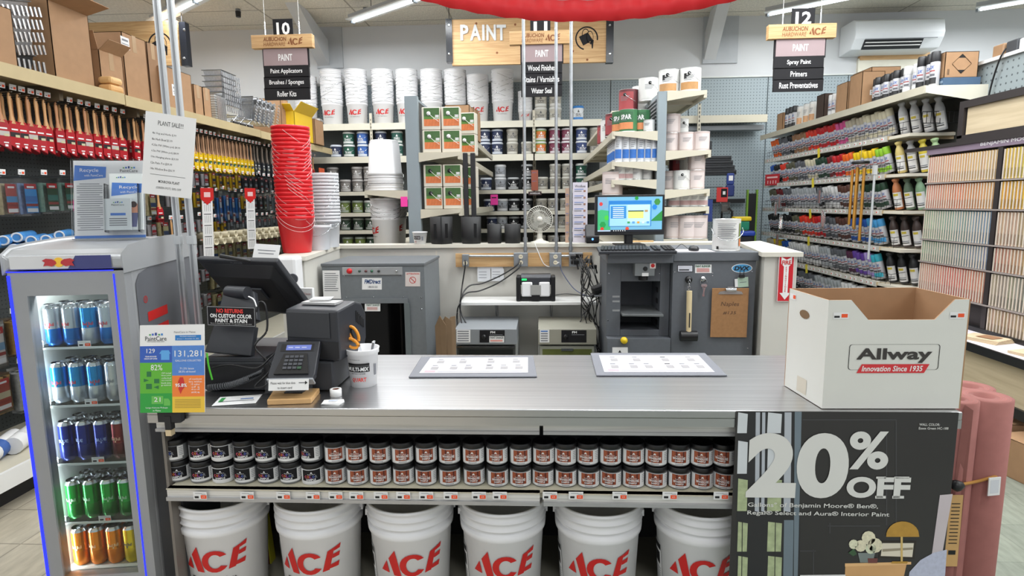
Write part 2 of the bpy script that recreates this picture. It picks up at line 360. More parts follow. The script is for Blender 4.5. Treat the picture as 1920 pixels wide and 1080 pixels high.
# ================= BACK WALL SHELVING =================
SZ = [atY(900, y, 8.3).z for y in (228, 290.5, 357, 397, 430)]
YB = 8.30
def back_bay(x0, x1, lab):
    t = thing('shelving_bay', lab, 'shelving', ((x0+x1)/2, 8.5, 0)); cx = (x0+x1)/2; w = (x1-x0)/2
    MB().bx(-w, w, .2, .24, 1.0, SZ[0]+.0, PEGD).build('back_panel', t)
    for i, z in enumerate(SZ):
        th = .085 if i < 2 else .05
        MB().bx(-w+.01, w-.01, -.2, .2, z-.03, z, CREAM).bx(-w+.01, w-.01, -.215, -.2, z-th, z+.003, mat((212, 208, 192), .4)).build('shelf', t)
    b = MB().bx(-w-.022, -w+.022, .12, .2, 0, SZ[0]+.1, CREAM).bx(-w-.018, -w+.018, -.2, -.19, 2.25, SZ[0]+.14, CREAM)
    for k in range(18): b.box((-w, .1185, 1.1+.09*k), (.008, .004, .04), BLACKM)
    for k in range(9): b.box((-w, -.2, SZ[0]-.35+.05*k), (.008, .006, .025), BLACKM)
    b.build('upright', t)
xs = [atY(px, 228, 8.3).x for px in (540, 695, 848, 1001, 1130)]
nm = ['left corner shelving bay of blue and green pails', 'shelving bay of grey and olive pails behind upturned white bucket', 'centre back shelving bay behind the desk fan and black bins', 'right back shelving bay holding maroon and navy pails']
for i in range(4): back_bay(xs[i], xs[i+1], 'cream steel '+nm[i])
PEG0 = atY(900, 157, 8.7).z
pxs = [560, 700, 850, 1000, 1145, 1292, 1440, 1590, 1760, 1920]
for i in range(len(pxs)-1):
    x0 = atY(pxs[i], 160, 8.66).x; x1 = atY(pxs[i+1], 160, 8.66).x
    zlo = SZ[0] if i < 4 else .3
    b = MB().bx(x0+.006, x1-.006, 8.66, 8.69, zlo, PEG0, PEGL); b.bx(x0, x1, 8.64, 8.7, PEG0, PEG0+.02, mat((205, 208, 205), .5))
    tag(b.build('pegboard'), 'pale grey pegboard panel on the back wall, %s from the left' % ORD[i+1], 'pegboard')
b = MB(); za = atY(1340, 218, 8.4).z; zb = atY(1340, 232, 8.4).z; x0 = atY(1249, 220, 8.4).x; x1 = atY(1434, 220, 8.4).x
b.bx(x0, x1, 8.3, 8.36, zb, za, CREAM).bx(x0, x1, 8.36, 8.63, za-.03, za, CREAM); t = tag(b.build('steel_beam'), 'long cream steel beam across the bare pegboard right of the shelving', 'beam')
zz = atY(1340, 240, 8.4).z; MB().bx(x0, x1, 8.4, 8.6, zz-.03, zz+.03, GREY).build('rail', t)
xu = atY(1310, 230, 8.3).x; b = MB().bx(xu-.02, xu+.02, 8.27, 8.3, zb-.18, za+.15, CREAM)
for k in range(9): b.box((xu, 8.268, zb-.14+.055*k), (.01, .004, .03), BLACKM)
b.build('upright', t)
zz = atY(1350, 377, 8.4).z; tag(MB().bx(atY(1310, 377, 8.4).x, atY(1404, 377, 8.4).x, 8.55, 8.62, zz-.03, zz+.03, BLACKM).build('steel_beam'), 'dark steel rail low on the pale pegboard behind the red blister pack', 'beam')
# ================= CENTRE GONDOLAS =================
GP = mat((136, 147, 153), .5, n=.03, name='blue_grey_steel')
def bracket_shelf(t, xa, xb, y0, y1, z, depthdir, wavy=True, mt=CREAM, name='shelf'):
    # xa = edge at the panel, xb = free edge
    b = MB(); lo, hi = min(xa, xb), max(xa, xb)
    b.bx(lo, hi, y0, y1, z-.025, z, mt); b.bx(xb-.012, xb+.012, y0, y1, z-.055, z+.002, mt)
    n_ = [(xa, z-.075), (xa, z), (xb, z), (xb, z-.03), ((xa+xb)/2, z-.05)]
    pts = n_ if xa < xb else [(p[0], p[1]) for p in n_]
    vs = [(x, y, zz) for y in (y0-.004, y0) for (x, zz) in pts]; k = len(pts)
    b.add(vs, [tuple(range(k)), tuple(reversed(range(k, 2*k)))]+[(i, k+i, k+(i+1) % k, (i+1) % k) for i in range(k)], mt)
    yy = y0+.35
    while yy < y1: b.bx(lo, hi, yy-.012, yy+.012, z-.05, z-.025, mt); yy += .6
    return b.build(name, t)
G1 = thing('gondola_shelving', 'grey gondola shelving end with stacked green and orange stain cans', 'shelving', (0, 0, 0))
x0, x1 = atY(762, 300, 4.8).x, atY(785.5, 300, 4.8).x; gz = atY(765, 180, 4.8).z
MB().bx(x0, x1, 4.8, 4.86, 0, gz, GP).build('end_post', G1); MB().bx(x0+.02, x1-.02, 4.86, 8.25, 0, gz-.02, PEGDX).bx(x0+.02, x1-.02, 4.86, 8.25, gz-.02, gz, GP).build('panel', G1)
G1A = atY(800, 286, 4.8).z; G1C = atY(800, 392.5, 4.8).z; G1L = atY(720, 357.5, 4.8).z; G1R = atY(861, 300, 4.8).x
bracket_shelf(G1, x1, G1R, 4.8, 8.0, G1A, 1); bracket_shelf(G1, x1, G1R, 4.8, 8.0, G1C, 1); bracket_shelf(G1, x1, G1R, 4.8, 8.0, .75, 1)
bracket_shelf(G1, x1, G1R, 5.35, 8.0, 2.18, 1)
G1LX = atY(686, 360, 4.8).x; bracket_shelf(G1, x0, G1LX, 4.8, 5.6, G1L, -1); bracket_shelf(G1, x0, G1LX, 4.8, 8.0, 1.2, -1)
G2 = thing('gondola_shelving', 'grey gondola shelving end behind the monitor, cans on both sides', 'shelving', (0, 0, 0))
x2, x3 = atY(1232, 300, 4.8).x, atY(1248, 300, 4.8).x; gz2 = atY(1240, 171, 4.8).z
MB().bx(x2, x3, 4.8, 4.86, 0, gz2, GP).build('end_post', G2); MB().bx(x2+.015, x3-.015, 4.86, 8.25, 0, gz2, GP).build('panel', G2)
b = MB()
for k in range(12): b.bx(x2-.002, x2+.018, 4.9, 8.2, 2.02+.03*k, 2.03+.03*k, GREY)
b.build('ribbed_top', G2)
G2S = [atY(1200, y, 4.8).z for y in (246, 303, 337)]+[atY(1200, 366, 4.8).z, 1.2]; G2LX = atY(1150, 300, 4.8).x
for z in G2S[:3]: bracket_shelf(G2, x2, G2LX, 4.8, 8.0, z, -1)
for z in G2S[3:]: bracket_shelf(G2, x2, G2LX, 4.8, 8.0, z, -1)
G2RT = atY(1290, 170, 4.8).z; G2R = [atY(1290, y, 4.8).z for y in (282, 355, 388, 449)]; G2RX = atY(1330, 300, 4.8).x
bracket_shelf(G2, x3, atY(1323, 170, 4.8).x, 4.8, 8.0, G2RT, 1)
for z in G2R: bracket_shelf(G2, x3, G2RX, 4.8, 6.3, z, 1)
# ================= LEFT SIDE SHELVING =================
LZ = 2.33; SHW = mat((186, 168, 128), .5, n=.05, name='tan_shelf_edge')
LG = thing('shelving_run', 'long left shelving run of hanging brushes and rollers under cartons', 'shelving', (0, 0, 0))
MB().bx(-3.40, -3.27, 1.2, 8.25, .1, 2.3, PEGDX).build('pegboard', LG)
for (a, c, dz) in ((1.2, 4.1, 0), (4.1, 6.1, -.005), (6.1, 8.2, -.01)):
    b = MB().bx(-3.38, -2.9, a+.004, c-.004, LZ+dz-.03, LZ+dz, SHW).bx(-2.9, -2.885, a+.004, c-.004, LZ+dz-.07, LZ+dz+.004, SHW)
    yy = a+.2
    while yy < c: b.bx(-3.3, -2.95, yy, yy+.03, LZ-.12, LZ-.03, mat((96, 84, 66), .6)); yy += 1.1
    b.build('shelf', LG)
b = MB().bx(-3.38, -2.75, 1.2, 8.2, .18, .22, CREAM).bx(-2.75, -2.73, 1.2, 8.2, .13, .225, WHITE).bx(-3.3, -2.85, 1.2, 8.2, 0, .13, BLACKM); b.build('base_shelf', LG)
# ================= RIGHT SIDE SHELVING =================
RG = thing('shelving_run', 'long right shelving run of spray paint racks below the air conditioner', 'shelving', (0, 0, 0))
RX = 3.0; RZ = [2.088, 1.765, 1.455, 1.134, .819, .50]; RY0 = 5.38
MB().bx(3.38, 3.5, 3.0, 8.25, .1, 2.56, PEGLX).bx(3.36, 3.52, 3.0, 8.25, 2.56, 2.585, WHITE).build('pegboard', RG)
MB().bx(3.36, 3.378, 4.9, 8.25, .1, 2.36, mat((62, 62, 60), .6)).build('dark_backing', RG)
RSH = mat((214, 206, 190), .5, n=.03)
for i, z in enumerate(RZ):
    b = MB().bx(RX, 3.38, RY0, 8.2, z-.03, z-.005, RSH).bx(RX-.012, RX, RY0, 8.2, z-.045, z+.004, mat((196, 192, 182), .45)); b.build('shelf', RG)
    # end bracket
    MB().add([(RX-.01, RY0-.006, z-.03), (RX-.01, RY0-.006, z), (3.38, RY0-.3, z+.0), (3.38, RY0-.3, z-.06)], [(0, 1, 2, 3), (3, 2, 1, 0)], mat((216, 196, 160), .5)).bx(RX, 3.38, RY0-.3, RY0, z-.03, z-.005, RSH).build('shelf_end', RG)
    yy = RY0+.06; k = 0; w = MB()
    while yy < 8.15:
        w.box((RX-.0135, yy, z-.02), (.002, .04, .028), PAPER).box((RX-.015, yy+.008, z-.02), (.002, .014, .012), mat((170, 90, 80), .6) if k % 4 else TAGO); yy += .075+.02*((k*7) % 3); k += 1
    w.build('price_strip', RG)
    w = MB(); a, c = RY0-.2, 8.15
    for zz in (.045, .09): w.cyl((RX+.0, a, z+zz), (RX+.0, c, z+zz), .0022, WIRE, n=4)
    yy = a
    while yy < c: w.cyl((RX, yy, z+.0), (RX, yy, z+.09), .0018, WIRE, n=4); yy += .074
    for yy in (a, c): w.cyl((RX, yy, z+.09), (3.3, yy, z+.14), .0022, WIRE, n=4)
    w.build('wire_fence', RG)
MB().bx(2.93, 3.38, 4.80, 8.2, 2.37, 2.40, CREAM).bx(2.915, 2.93, 4.80, 8.2, 2.345, 2.404, CREAM).add([(2.92, 4.795, 2.35), (2.92, 4.795, 2.402), (3.38, 4.795, 2.402), (3.38, 4.795, 2.27)], [(0, 3, 2, 1)], mat((205, 200, 184), .5)).build('top_shelf', RG)
w = MB()
for k in range(9): w.cyl((3.05+.035*k, 5.02, 2.15), (3.05+.035*k, 5.02, 2.24), .003, BLACK, n=4)
for zz in (2.15, 2.24): w.cyl((3.05, 5.02, zz), (3.35, 5.02, zz), .003, BLACK, n=4)
w.build('end_grid', RG)
# ================= COUNTER =================
CF, CB, CL, CR = 1.745, 2.41, -1.262, 1.25
CT = thing('service_counter', 'long service counter with brushed stainless steel top and open front shelves', 'counter', (0, 0, 0))
b = MB().bx(CL, CR, CF, CB, .895, .92, STEEL); b.build('steel_top', CT, bev=.003)
MB().bx(CL, CR, CF+.001, CF+.02, .868, .8945, STEEL).build('front_lip', CT)
zr1 = atY(700, 811, CF+.03).z; zr1t = atY(700, 793, CF+.03).z; zr2t = atY(700, 919, CF+.035).z; zr2 = atY(700, 941, CF+.035).z
DK = mat((34, 35, 38), .6); SHC = mat((205, 200, 178), .5)
MB().bx(-1.252, -1.245, CF+.11, CB-.02, .0, .868, mat((58, 60, 66), .6, n=.1)).bx(-1.262, -1.2525, CF+.06, CB-.02, .0, .868, mat((118, 112, 106), .5)).build('side_panel', CT)
MB().bx(1.2, 1.225, CF+.04, CB-.02, .0, .868, DK).build('side_panel', CT)
MB().bx(-1.244, 1.2, CB-.04, CB-.02, .0, .868, DK).build('back_panel', CT)
MB().bx(-1.244, 1.2, CF+.08, CB-.04, .0, .115, DK).bx(-1.244, 1.2, CF+.04, CB-.04, .115, .13, pegboard('deck_punched', (150, 146, 132), (70, 68, 60), 'Y', .04)).build('base_deck', CT)
LIPM = stretched('price_rail', (196, 194, 190), (228, 227, 224), (.5, 1, 40), .35, .3, 6, 3, ramp=(.3, .7))
SPLIT = atY(1015, 800, CF+.03).x
for zt, zb_, nm_ in ((zr1t, zr1, 'upper'), (zr2t, zr2, 'lower')):
    for a, c in ((-1.255 if nm_ == 'upper' else -1.242, SPLIT-.006), (SPLIT+.006, 1.2)):
        b = MB(); y = CF+.03; h = zt-zb_
        b.bx(a, c, y, y+.02, zb_+h*.3, zt, LIPM).bx(a, c, y-.008, y+.02, zb_, zb_+h*.3, mat((172, 172, 174), .3, .4)).bx(a, c, y-.004, y+.02, zt-.003, zt, CREAM)
        b.build('price_rail', CT)
JZ = atZ(700, 911, .66)
JZ = atY(629, 911.5, 1.815).z       # jar shelf height
MB().bx(-1.244, 1.2, CF+.05, CF+.40, JZ-.02, JZ, SHC).add([(-1.24, CF+.034, zr2t), (1.2, CF+.034, zr2t), (1.2, CF+.06, JZ), (-1.24, CF+.06, JZ)], [(0, 1, 2, 3)], SHC).build('shelf', CT)
MB().bx(-1.2, 1.2, CF+.05, CB-.05, .845, .866, DK).build('shelf', CT)
print('counter', zr1, zr2, JZ)
def price_tag(b, cx, cz, y, w=.046, h=.026):
    X = frame((cx, y, cz)); b.rect(w, h, PAPER, X); b.rect(w*.42, h*.48, TAGO, X, w*.26, -h*.16, .0006); b.rect(w*.3, h*.28, TXT, X, -w*.25, -h*.2, .0006); b.rect(w*.5, h*.05, TXG, X, -w*.1, h*.3, .0006); b.rect(w*.3, h*.04, TXT, X, w*.27, h*.2, .0006)
    b.text('4.99', w*.2, h*.2, TXW, X, w*.26, -h*.16, .001, res=1)
for px in (375, 463, 531, 586.5, 629, 668, 714, 756, 799, 845, 898, 937, 1031, 1080, 1162, 1256, 1352):
    p = atY(px, 929.5, CF+.02); b = MB(); price_tag(b, p.x, p.z, CF+.0205); b.build('price_tag', CT)
# ================= HANGING SIGNS =================
MAUVE = mat((150, 130, 132), .5, n=.02); BLKP = mat((27, 26, 29), .6, n=.02, spec=.25); BURN = mat((128, 76, 40), .7, n=.05)
def pxrect(b, x0, y0, x1, y1, Y, mt, off=0.0):      # flat rectangle of the real plane y=Y
    p = [atY(x0, y0, Y), atY(x1, y0, Y), atY(x1, y1, Y), atY(x0, y1, Y)]
    b.add([(q.x, q.y-off, q.z) for q in (p[3], p[2], p[1], p[0])], [(0, 1, 2, 3)], mt)
def pxpoly(b, pts, Y, mt, off=0.0):
    ps = [atY(x, y, Y) for x, y in pts]
    a = sum(ps[i].x*ps[(i+1) % len(ps)].z-ps[(i+1) % len(ps)].x*ps[i].z for i in range(len(ps)))
    if a < 0: ps = ps[::-1]
    b.add([(q.x, q.y-off, q.z) for q in ps], [tuple(range(len(ps)))], mt)
def pxtext(b, body, x0, y0, x1, y1, Y, mt, off=.001, bold=.01, **k):
    p = atY(x0, y0, Y); q = atY(x1, y1, Y); c = (p+q)/2
    b.text(body, q.x-p.x, p.z-q.z, mt, frame((c.x, Y, c.z)), n=off, bold=bold, **k)
def aisle_sign(no, bx, Y, plate, paint, rows, lines, lab, side):
    (x0, y0, x1, y1) = bx; p = atY(x0, y0, Y); q = atY(x1, y1, Y)
    t = thing('aisle_sign', lab, 'sign', ((p.x+q.x)/2, Y, q.z)); I = Matrix.Translation(t.location).inverted()
    def mb(): return MB(I)
    mb().bx(p.x, q.x, Y, Y+.06, q.z, p.z, PINE).build('wooden_board', t, bev=.003)
    b = mb(); w = q.x-p.x; X = frame((p.x+w*.5, Y, (p.z+q.z)/2)); h = p.z-q.z
    b.text('AUBUCHON', w*.38, h*.32, BURN, X, -w*.11, h*.16, .001, bold=.03, shear=.15); b.text('HARDWARE', w*.36, h*.3, BURN, X, -w*.12, -h*.22, .001, bold=.0, shear=.15); aceflat(b, w*.25, BURN, X, w*.22, h*-.02)
    b.build('lettering', t)
    b = mb(); (a0, c0, a1, c1) = plate; u = atY(a0, c0, Y+.03); v = atY(a1, c1, Y+.03); b.bx(u.x, v.x, Y+.028, Y+.034, v.z, u.z, BLKP)
    pxtext(b, no, a0+(a1-a0)*.17, c0+(c1-c0)*.2, a1-(a1-a0)*.15, c1-(c1-c0)*.03, Y+.028, TXW, bold=.03); b.build('number_plate', t)
    b = mb(); (a0, c0, a1, c1) = paint; u = atY(a0, c0, Y+.02); v = atY(a1, c1, Y+.02); b.bx(u.x, v.x, Y+.02, Y+.04, v.z, u.z, MAUVE).bx(u.x-.012, v.x+.012, Y+.03, Y+.045, v.z-.012, u.z, BLKP)
    pxtext(b, 'PAINT', (a0+a1)/2-(a1-a0)*.16, c0+(c1-c0)*.32, (a0+a1)/2+(a1-a0)*.16, c1-(c1-c0)*.28, Y+.02, TXW, bold=.02); b.build('department_panel', t)
    (a0, c0, a1, c1) = rows
    for i, (s, lw) in enumerate(lines):
        y0_ = c0+(c1-c0)*i/3; y1_ = c0+(c1-c0)*(i+1)/3; sh = side*i*.5
        u = atY(a0+sh, y0_+.6, Y+.02); v = atY(a1+sh, y1_, Y+.02); b = mb().bx(u.x, v.x, Y+.02, Y+.045, v.z, u.z, BLKP)
        cx = (a0+a1)/2+sh; hw = (a1-a0)*lw/2
        pxtext(b, s, cx-hw, y0_+(y1_-y0_)*.3, cx+hw, y1_-(y1_-y0_)*.25, Y+.02, TXW, bold=.012); b.build('category_panel', t)
    for f in (.22, .78):
        b = mb(); x = p.x+w*f; b.cyl((x, Y+.03, p.z), (x, Y+.03, p.z+.12), .006, CHROME, n=6).cyl((x, Y+.03, p.z+.12), (x, Y+.03, 4.08), .0025, mat((190, 190, 186), .6), n=5); b.build('hanging_wire', t)
    return t
aisle_sign('10', (470, 66, 586, 88), 5.5, (511, 36, 550, 66), (493, 92, 577, 122), (494, 123, 580, 186), [('Paint Applicators', .7), ('Brushes / Sponges', .76), ('Roller Kits', .42)], 'hanging aisle sign number 10, its panels naming applicators, brushes and roller kits', 1)
aisle_sign('11', (955, 59, 1068, 81), 5.5, (994, 36, 1032, 59), (978, 84, 1054, 115), (977, 116, 1054, 180), [('Wood Finishes', .68), ('Stains / Varnishes', .86), ('Water Seal', .5)], 'hanging aisle sign number 11 for wood finishes, in front of the large PAINT sign', 0)
aisle_sign('12', (1442, 46, 1568, 70), 5.3, (1485, 16, 1527, 46), (1456, 73, 1546, 104), (1452, 106, 1544, 170), [('Spray Paint', .48), ('Primers', .33), ('Rust Preventatives', .78)], 'hanging aisle sign number 12 for spray paint, left of the air conditioner', -1)
def icon(b, cx, cy, r, Y, mt):
    c = atY(cx, cy, Y); k = atY(cx+1, cy, Y).x-c.x; X = frame((c.x, Y, c.z)); r *= k
    def ring(a0, a1, R0, R1, n=24, ox=0, oy=0, sx=1, sy=1):
        vs = []
        for i in range(n+1):
            a = R(a0+(a1-a0)*i/n); vs += [(ox+R0*math.cos(a)*sx, oy+R0*math.sin(a)*sy, .001), (ox+R1*math.cos(a)*sx, oy+R1*math.sin(a)*sy, .001)]
        b.add(vs, [(2*i, 2*i+1, 2*i+3, 2*i+2) for i in range(n)], mt, X)
    ring(-10, 255, r*.88, r, 40)
    b.poly([(-.68*r, .15*r), (.1*r, .5*r), (.5*r, -.1*r), (.2*r, -.35*r), (-.3*r, -.6*r)], mt, X, .001)
    ring(0, 360, .38*r, .44*r, 20, .28*r, .1*r, .7, 1.2); ring(20, 200, .3*r, .36*r, 14, -.1*r, .35*r, .9, 1.3)
    b.poly([(.35*r, -.1*r), (.62*r, -.15*r), (.55*r, -.85*r), (.45*r, -.85*r), (.42*r, -.5*r), (.3*r, -.5*r)], mt, X, .001)
Y = 7.5; t = thing('department_sign', 'large wooden PAINT sign with a pouring can icon, high in the centre', 'sign', atY(993, 117, Y)); I = Matrix.Translation(t.location).inverted()
p = atY(846, 37, Y); q = atY(1139, 116, Y); b = MB(I).bx(p.x, q.x, Y, Y+.05, q.z, p.z, PINE)
for (kx, ky) in ((893, 44), (966, 46), (1074, 96), (932, 99), (1101, 112), (1062, 63)):
    c = atY(kx, ky, Y); b.lathe([(.014, 0), (.014, .001)], BURN, 10, X=frame((c.x, Y-.0012, c.z)))
b.build('wooden_board', t)
b = MB(I)
for i, (s, a, c_) in enumerate((('P', 863, 879), ('A', 881, 902), ('I', 904, 909), ('N', 912, 930), ('T', 931, 949))):
    p_ = atY(a, 47, Y); q_ = atY(c_, 76, Y); vs, fs, asp = text2d(s, .03); w = q_.x-p_.x; h = p_.z-q_.z; X = frame(((p_.x+q_.x)/2, Y, (p_.z+q_.z)/2))
    for dd in (.0, .004, .008, .012): b.add([(u*w, v*h, .002+dd) for u, v in vs], fs, mat((205, 207, 208), .5), X)
b.build('lettering', t); b = MB(I); icon(b, 1100, 72, 21.5, Y, BLKP); b.build('can_icon', t)
for a, c_ in ((835, 849), (1137, 1150)):
    p = atY(a, 35, Y-.02); q = atY(c_, 117, Y-.02); b = MB(I).bx(p.x, q.x, Y-.02, Y+.07, q.z, p.z, mat((26, 28, 34), .25))
    for y_ in (47, 101): c = atY((a+c_)/2, y_, Y-.02); b.lathe([(.018, 0), (.01, .012)], CHROME, 8, X=frame((c.x, Y-.02, c.z)))
    b.build('end_strap', t); c = atY((a+c_)/2, 35, Y); MB(I).cyl((c.x, Y, c.z), (c.x, Y, 4.08), .005, WIRE, n=5).build('hanging_wire', t)
Y = 7.3; t = thing('department_sign', 'wooden sign with pouring can icon, partly hidden behind the brown cartons', 'sign', atY(240, 124, Y)); I = Matrix.Translation(t.location).inverted()
p = atY(150, 43, Y); q = atY(338, 122, Y); MB(I).bx(p.x, q.x, Y, Y+.05, q.z, p.z, PINE).build('wooden_board', t)
b = MB(I); icon(b, 300, 84, 22, Y, BLKP); b.build('can_icon', t)
p = atY(334, 41, Y-.02); q = atY(353, 123, Y-.02); b = MB(I).bx(p.x, q.x, Y-.02, Y+.07, q.z, p.z, mat((26, 28, 34), .25))
for y_ in (56, 109): c = atY(345, y_, Y-.02); b.lathe([(.018, 0), (.01, .012)], CHROME, 8, X=frame((c.x, Y-.02, c.z)))
b.build('end_strap', t); c = atY(341, 41, Y); MB(I).cyl((c.x, Y, c.z), (c.x, Y, 4.08), .005, WIRE, n=5).build('hanging_wire', t)
# ---- bunting fan above the counter ----
cen = atY(1112, 40, 1.6); Rr = 1.3; zc = cen.z+Rr
t = thing('bunting', 'large pleated red and white fabric bunting drooping above the counter', 'banner', (cen.x, 1.6, cen.z))
BR = mat((222, 30, 40), .55, n=.03, name='red_cloth'); BW = mat((225, 222, 220), .6, n=.02)
def band(r0, r1, mt, nm):
    b = MB(Matrix.Translation((0, 0, Rr))); n = 120; vs = []; A = 36
    for i in range(n+1):
        a = R(-90-A+2*A*i/n); d = .006*math.sin(i*1.3); 
        for r in (r0, r1): vs.append((r*math.cos(a)*1.1, d*(1 if r == r0 else .8), r*math.sin(a)))
    b.add(vs, [(2*i, 2*i+2, 2*i+3, 2*i+1) for i in range(n)], mt, None, True); o = b.build(nm, t)
    s = o.modifiers.new('thick', 'SOLIDIFY'); s.thickness = .002; return o
band(Rr, Rr-.052, BR, 'red_band'); band(Rr-.052, Rr-.12, BW, 'white_band'); band(Rr-.12, Rr-.18, BR, 'red_band')
for s in (-1, 1): MB().cyl((s*.6*1.12, .0, .3), (s*.75, 0, 4.08-cen.z), .003, TXW, n=5).build('cord', t)
# ---- air conditioner ----
Y = 8.4; p = atY(1600, 38, Y); q = atY(1762, 92, Y)
t = thing('air_conditioner', 'white wall-mounted air conditioner high on the back wall at right', 'air conditioner', (p.x, 8.5, q.z)); I = Matrix.Translation(t.location).inverted()
w = q.x-p.x; h = p.z-q.z; prof = [(8.74, q.z), (8.42, q.z+.02), (8.33, q.z+.14), (8.31, q.z+.2), (8.34, p.z-.03), (8.40, p.z), (8.74, p.z)]
b = MB(I); vs = [(x, y, z) for x in (p.x, q.x) for (y, z) in prof]; k = len(prof)
b.add(vs, [tuple(reversed(range(k))), tuple(range(k, 2*k))]+[(i, (i+1) % k, k+(i+1) % k, k+i) for i in range(k)][::1], mat((226, 229, 232), .35, n=.01)); b.build('casing', t, bev=.01)
b = MB(I); b.bx(p.x+.12, q.x-.1, 8.295, 8.31, q.z+.12, q.z+.128, GREY); b.build('panel_seam', t)
v = MB(I); a0 = atY(1616, 80, Y).x; a1 = atY(1726, 80, Y).x
v.add([(a0, 8.417, q.z+.018), (a1, 8.417, q.z+.018), (a1, 8.335, q.z+.125), (a0, 8.335, q.z+.125)], [(0, 1, 2, 3)], mat((40, 42, 46), .5)); v.build('air_outlet', t)
for kk in (0, 1): zc_ = q.z+.05+.035*kk; yc_ = 8.385-.027*kk; MB(I).bx(a0+.02, a1-.02, yc_-.02, yc_, zc_, zc_+.01, WHITE).build('louvre', t)
p = atY(1613, 94, 8.7); q = atY(1742, 110, 8.7); tag(MB().bx(p.x, q.x, 8.69, 8.75, q.z, p.z, PINE).build('wooden_board'), 'bare pine board screwed under the air conditioner', 'board')
p = atY(1610, 110, 8.7); q = atY(1741, 135, 8.7); tag(MB().bx(p.x, q.x, 8.7, 8.75, q.z, p.z, mat((220, 216, 200), .6)).build('painted_sheet'), 'cream painted panel under the pine board below the air conditioner', 'panel')
# ================= CONDUITS AND OUTLETS =================
def conduit(px0, px1, Y, zt, zb, lab):
    a = atY(px0, 40, Y); c = atY(px1, 465, Y)
    t = thing('conduit_pipe', lab, 'pipe', (c.x, Y, zb)); MB().cyl((0, 0, 0), (0, 0, 4.08-zb), .0115, GALV, n=10).build('pipe', t)
    b = MB()
    for z in (.03, .10, 2.6): b.cyl((0, 0, z), (0, 0, z+.03), .017, GALV, n=10)
    b.build('coupling', t)
zb = atY(985, 478, 4.36).z
conduit(980, 985, 4.37, 4, zb, 'leftmost steel conduit rising left of the white desk fan'); conduit(1043, 1043, 4.37, 4, zb, 'steel conduit rising just right of the white desk fan'); conduit(1071, 1070, 4.37, 4, zb, 'rightmost steel conduit, left of the tall printed price strip')
Y = 4.395; bd = thing('mounting_board', 'pine board on the half wall carrying the power outlets', 'board', atY(960, 487, Y)); I = Matrix.Translation(bd.location).inverted()
p = atY(854, 475.5, Y); q = atY(1110, 499, Y); MB(I).bx(p.x, q.x, Y, 4.42, q.z, p.z, PINE).build('board', bd)
def outlet(px0, py0, px1, py1, lab, n=2):
    Y = 4.35; p = atY(px0, py0, Y); q = atY(px1, py1, Y)
    t = thing('outlet_box', lab, 'outlet', ((p.x+q.x)/2, 4.37, q.z)); w = (q.x-p.x)/2; h = p.z-q.z
    MB().bx(-w, w, -.02, .025, 0, h, GALV).build('box', t, bev=.003)
    for k in range(n):
        b = MB().lathe([(.016, 0), (.016, .002)], mat((225, 215, 190), .5), 12, X=frame((0, -.021, h*(.3+.42*k)))); b.bx(-.006, -.003, -.0245, -.0235, h*(.3+.42*k)-.004, h*(.3+.42*k)+.006, BLACK).bx(.003, .006, -.0245, -.0235, h*(.3+.42*k)-.004, h*(.3+.42*k)+.006, BLACK); b.build('socket', t)
outlet(866, 477, 879, 500, 'narrow steel outlet box at left end of the pine board', 1); outlet(963, 474, 990, 500, 'steel outlet box under the left conduit with two plugs'); outlet(1030, 474, 1053, 500, 'steel outlet box with two free sockets below the fan cord'); outlet(1067, 474, 1093, 500, 'steel outlet box crowded with black plugs, right end of board')
b = MB(); p = atY(880, 480, 4.37); q = atY(963, 480, 4.37); b.cyl(p, q, .009, GALV, n=8); tag(b.build('conduit_pipe'), 'short horizontal conduit joining two outlet boxes on the board', 'pipe')
b = MB(); p = atY(1053, 480, 4.37); q = atY(1067, 480, 4.37); b.cyl(p, q, .009, GALV, n=8); tag(b.build('conduit_pipe'), 'very short horizontal conduit between the two right outlet boxes', 'pipe')
# ================= STRUTS AND PLANT SALE SHEET =================
STR = mat((206, 209, 212), .35, .55, n=.04)
def strut(px, lab):
    c = atY(px, 640, 2.05); t = tag(MB().bx(-.010, .010, -.007, -.004, 0, 4.08-.92, STR).bx(-.010, -.007, -.0035, .007, 0, 4.08-.92, STR).bx(.007, .010, -.0035, .007, 0, 4.08-.92, STR).bx(-.003, .003, -.0095, -.0071, 0, 4.08-.92, mat((150, 152, 156), .4, .6)).bx(-.013, .013, -.010, .010, .5, .53, STR).build('steel_strut', loc=(c.x, 2.05, .92)), lab, 'post')
strut(352, 'left one of the two upright galvanised struts beside the drinks fridge'); strut(376, 'right one of the two upright galvanised struts beside the drinks fridge')
a = Vector(atY(275, 206, 2.0)); c1 = atY(360, 230, 2.05); d1 = atY(283, 372, 2.0); b1 = c1
X, w, h = quadframe(a, (c1.x, 2.05, c1.z), (d1.x, 2.0, d1.z)); 
n_ = Vector((.86, .5, -.1)); X = frame((a+Vector(c1)+Vector(d1)-a)/2+Vector((0, 0, 0)), (.80, .60, -.02), (.02, 0, 1)); w = .205; h = .275
cc = (atY(317, 292, 2.0)); X = frame((cc.x, 2.0, cc.z), (.88, .36, -.13), (.03, 0, 1))
w = .152; b = MB(); b.box((0, 0, 0), (w, h, .0012), PAPER, X)
b.text('PLANT SALE!!!', w*.5, h*.055, TXT, X, 0, h*.38, n=.001); yy = .25
for s, ww in (('4in Veg and Herbs $.99', .47), ('8in Herb Bowl $1.99', .40), ('4.25in PW (White pot) $4.99', .56), ('6.5in PW (White pot) $8.99', .54), ('10in Hanging plants $29.99', .54), ('12in Patio Pot $39.99', .42), ('14in Window Box $36.99', .48)):
    b.text(s, w*ww, h*.032, TXT, X, -w*.35+w*ww/2, h*yy, n=.001, res=1); yy -= .072
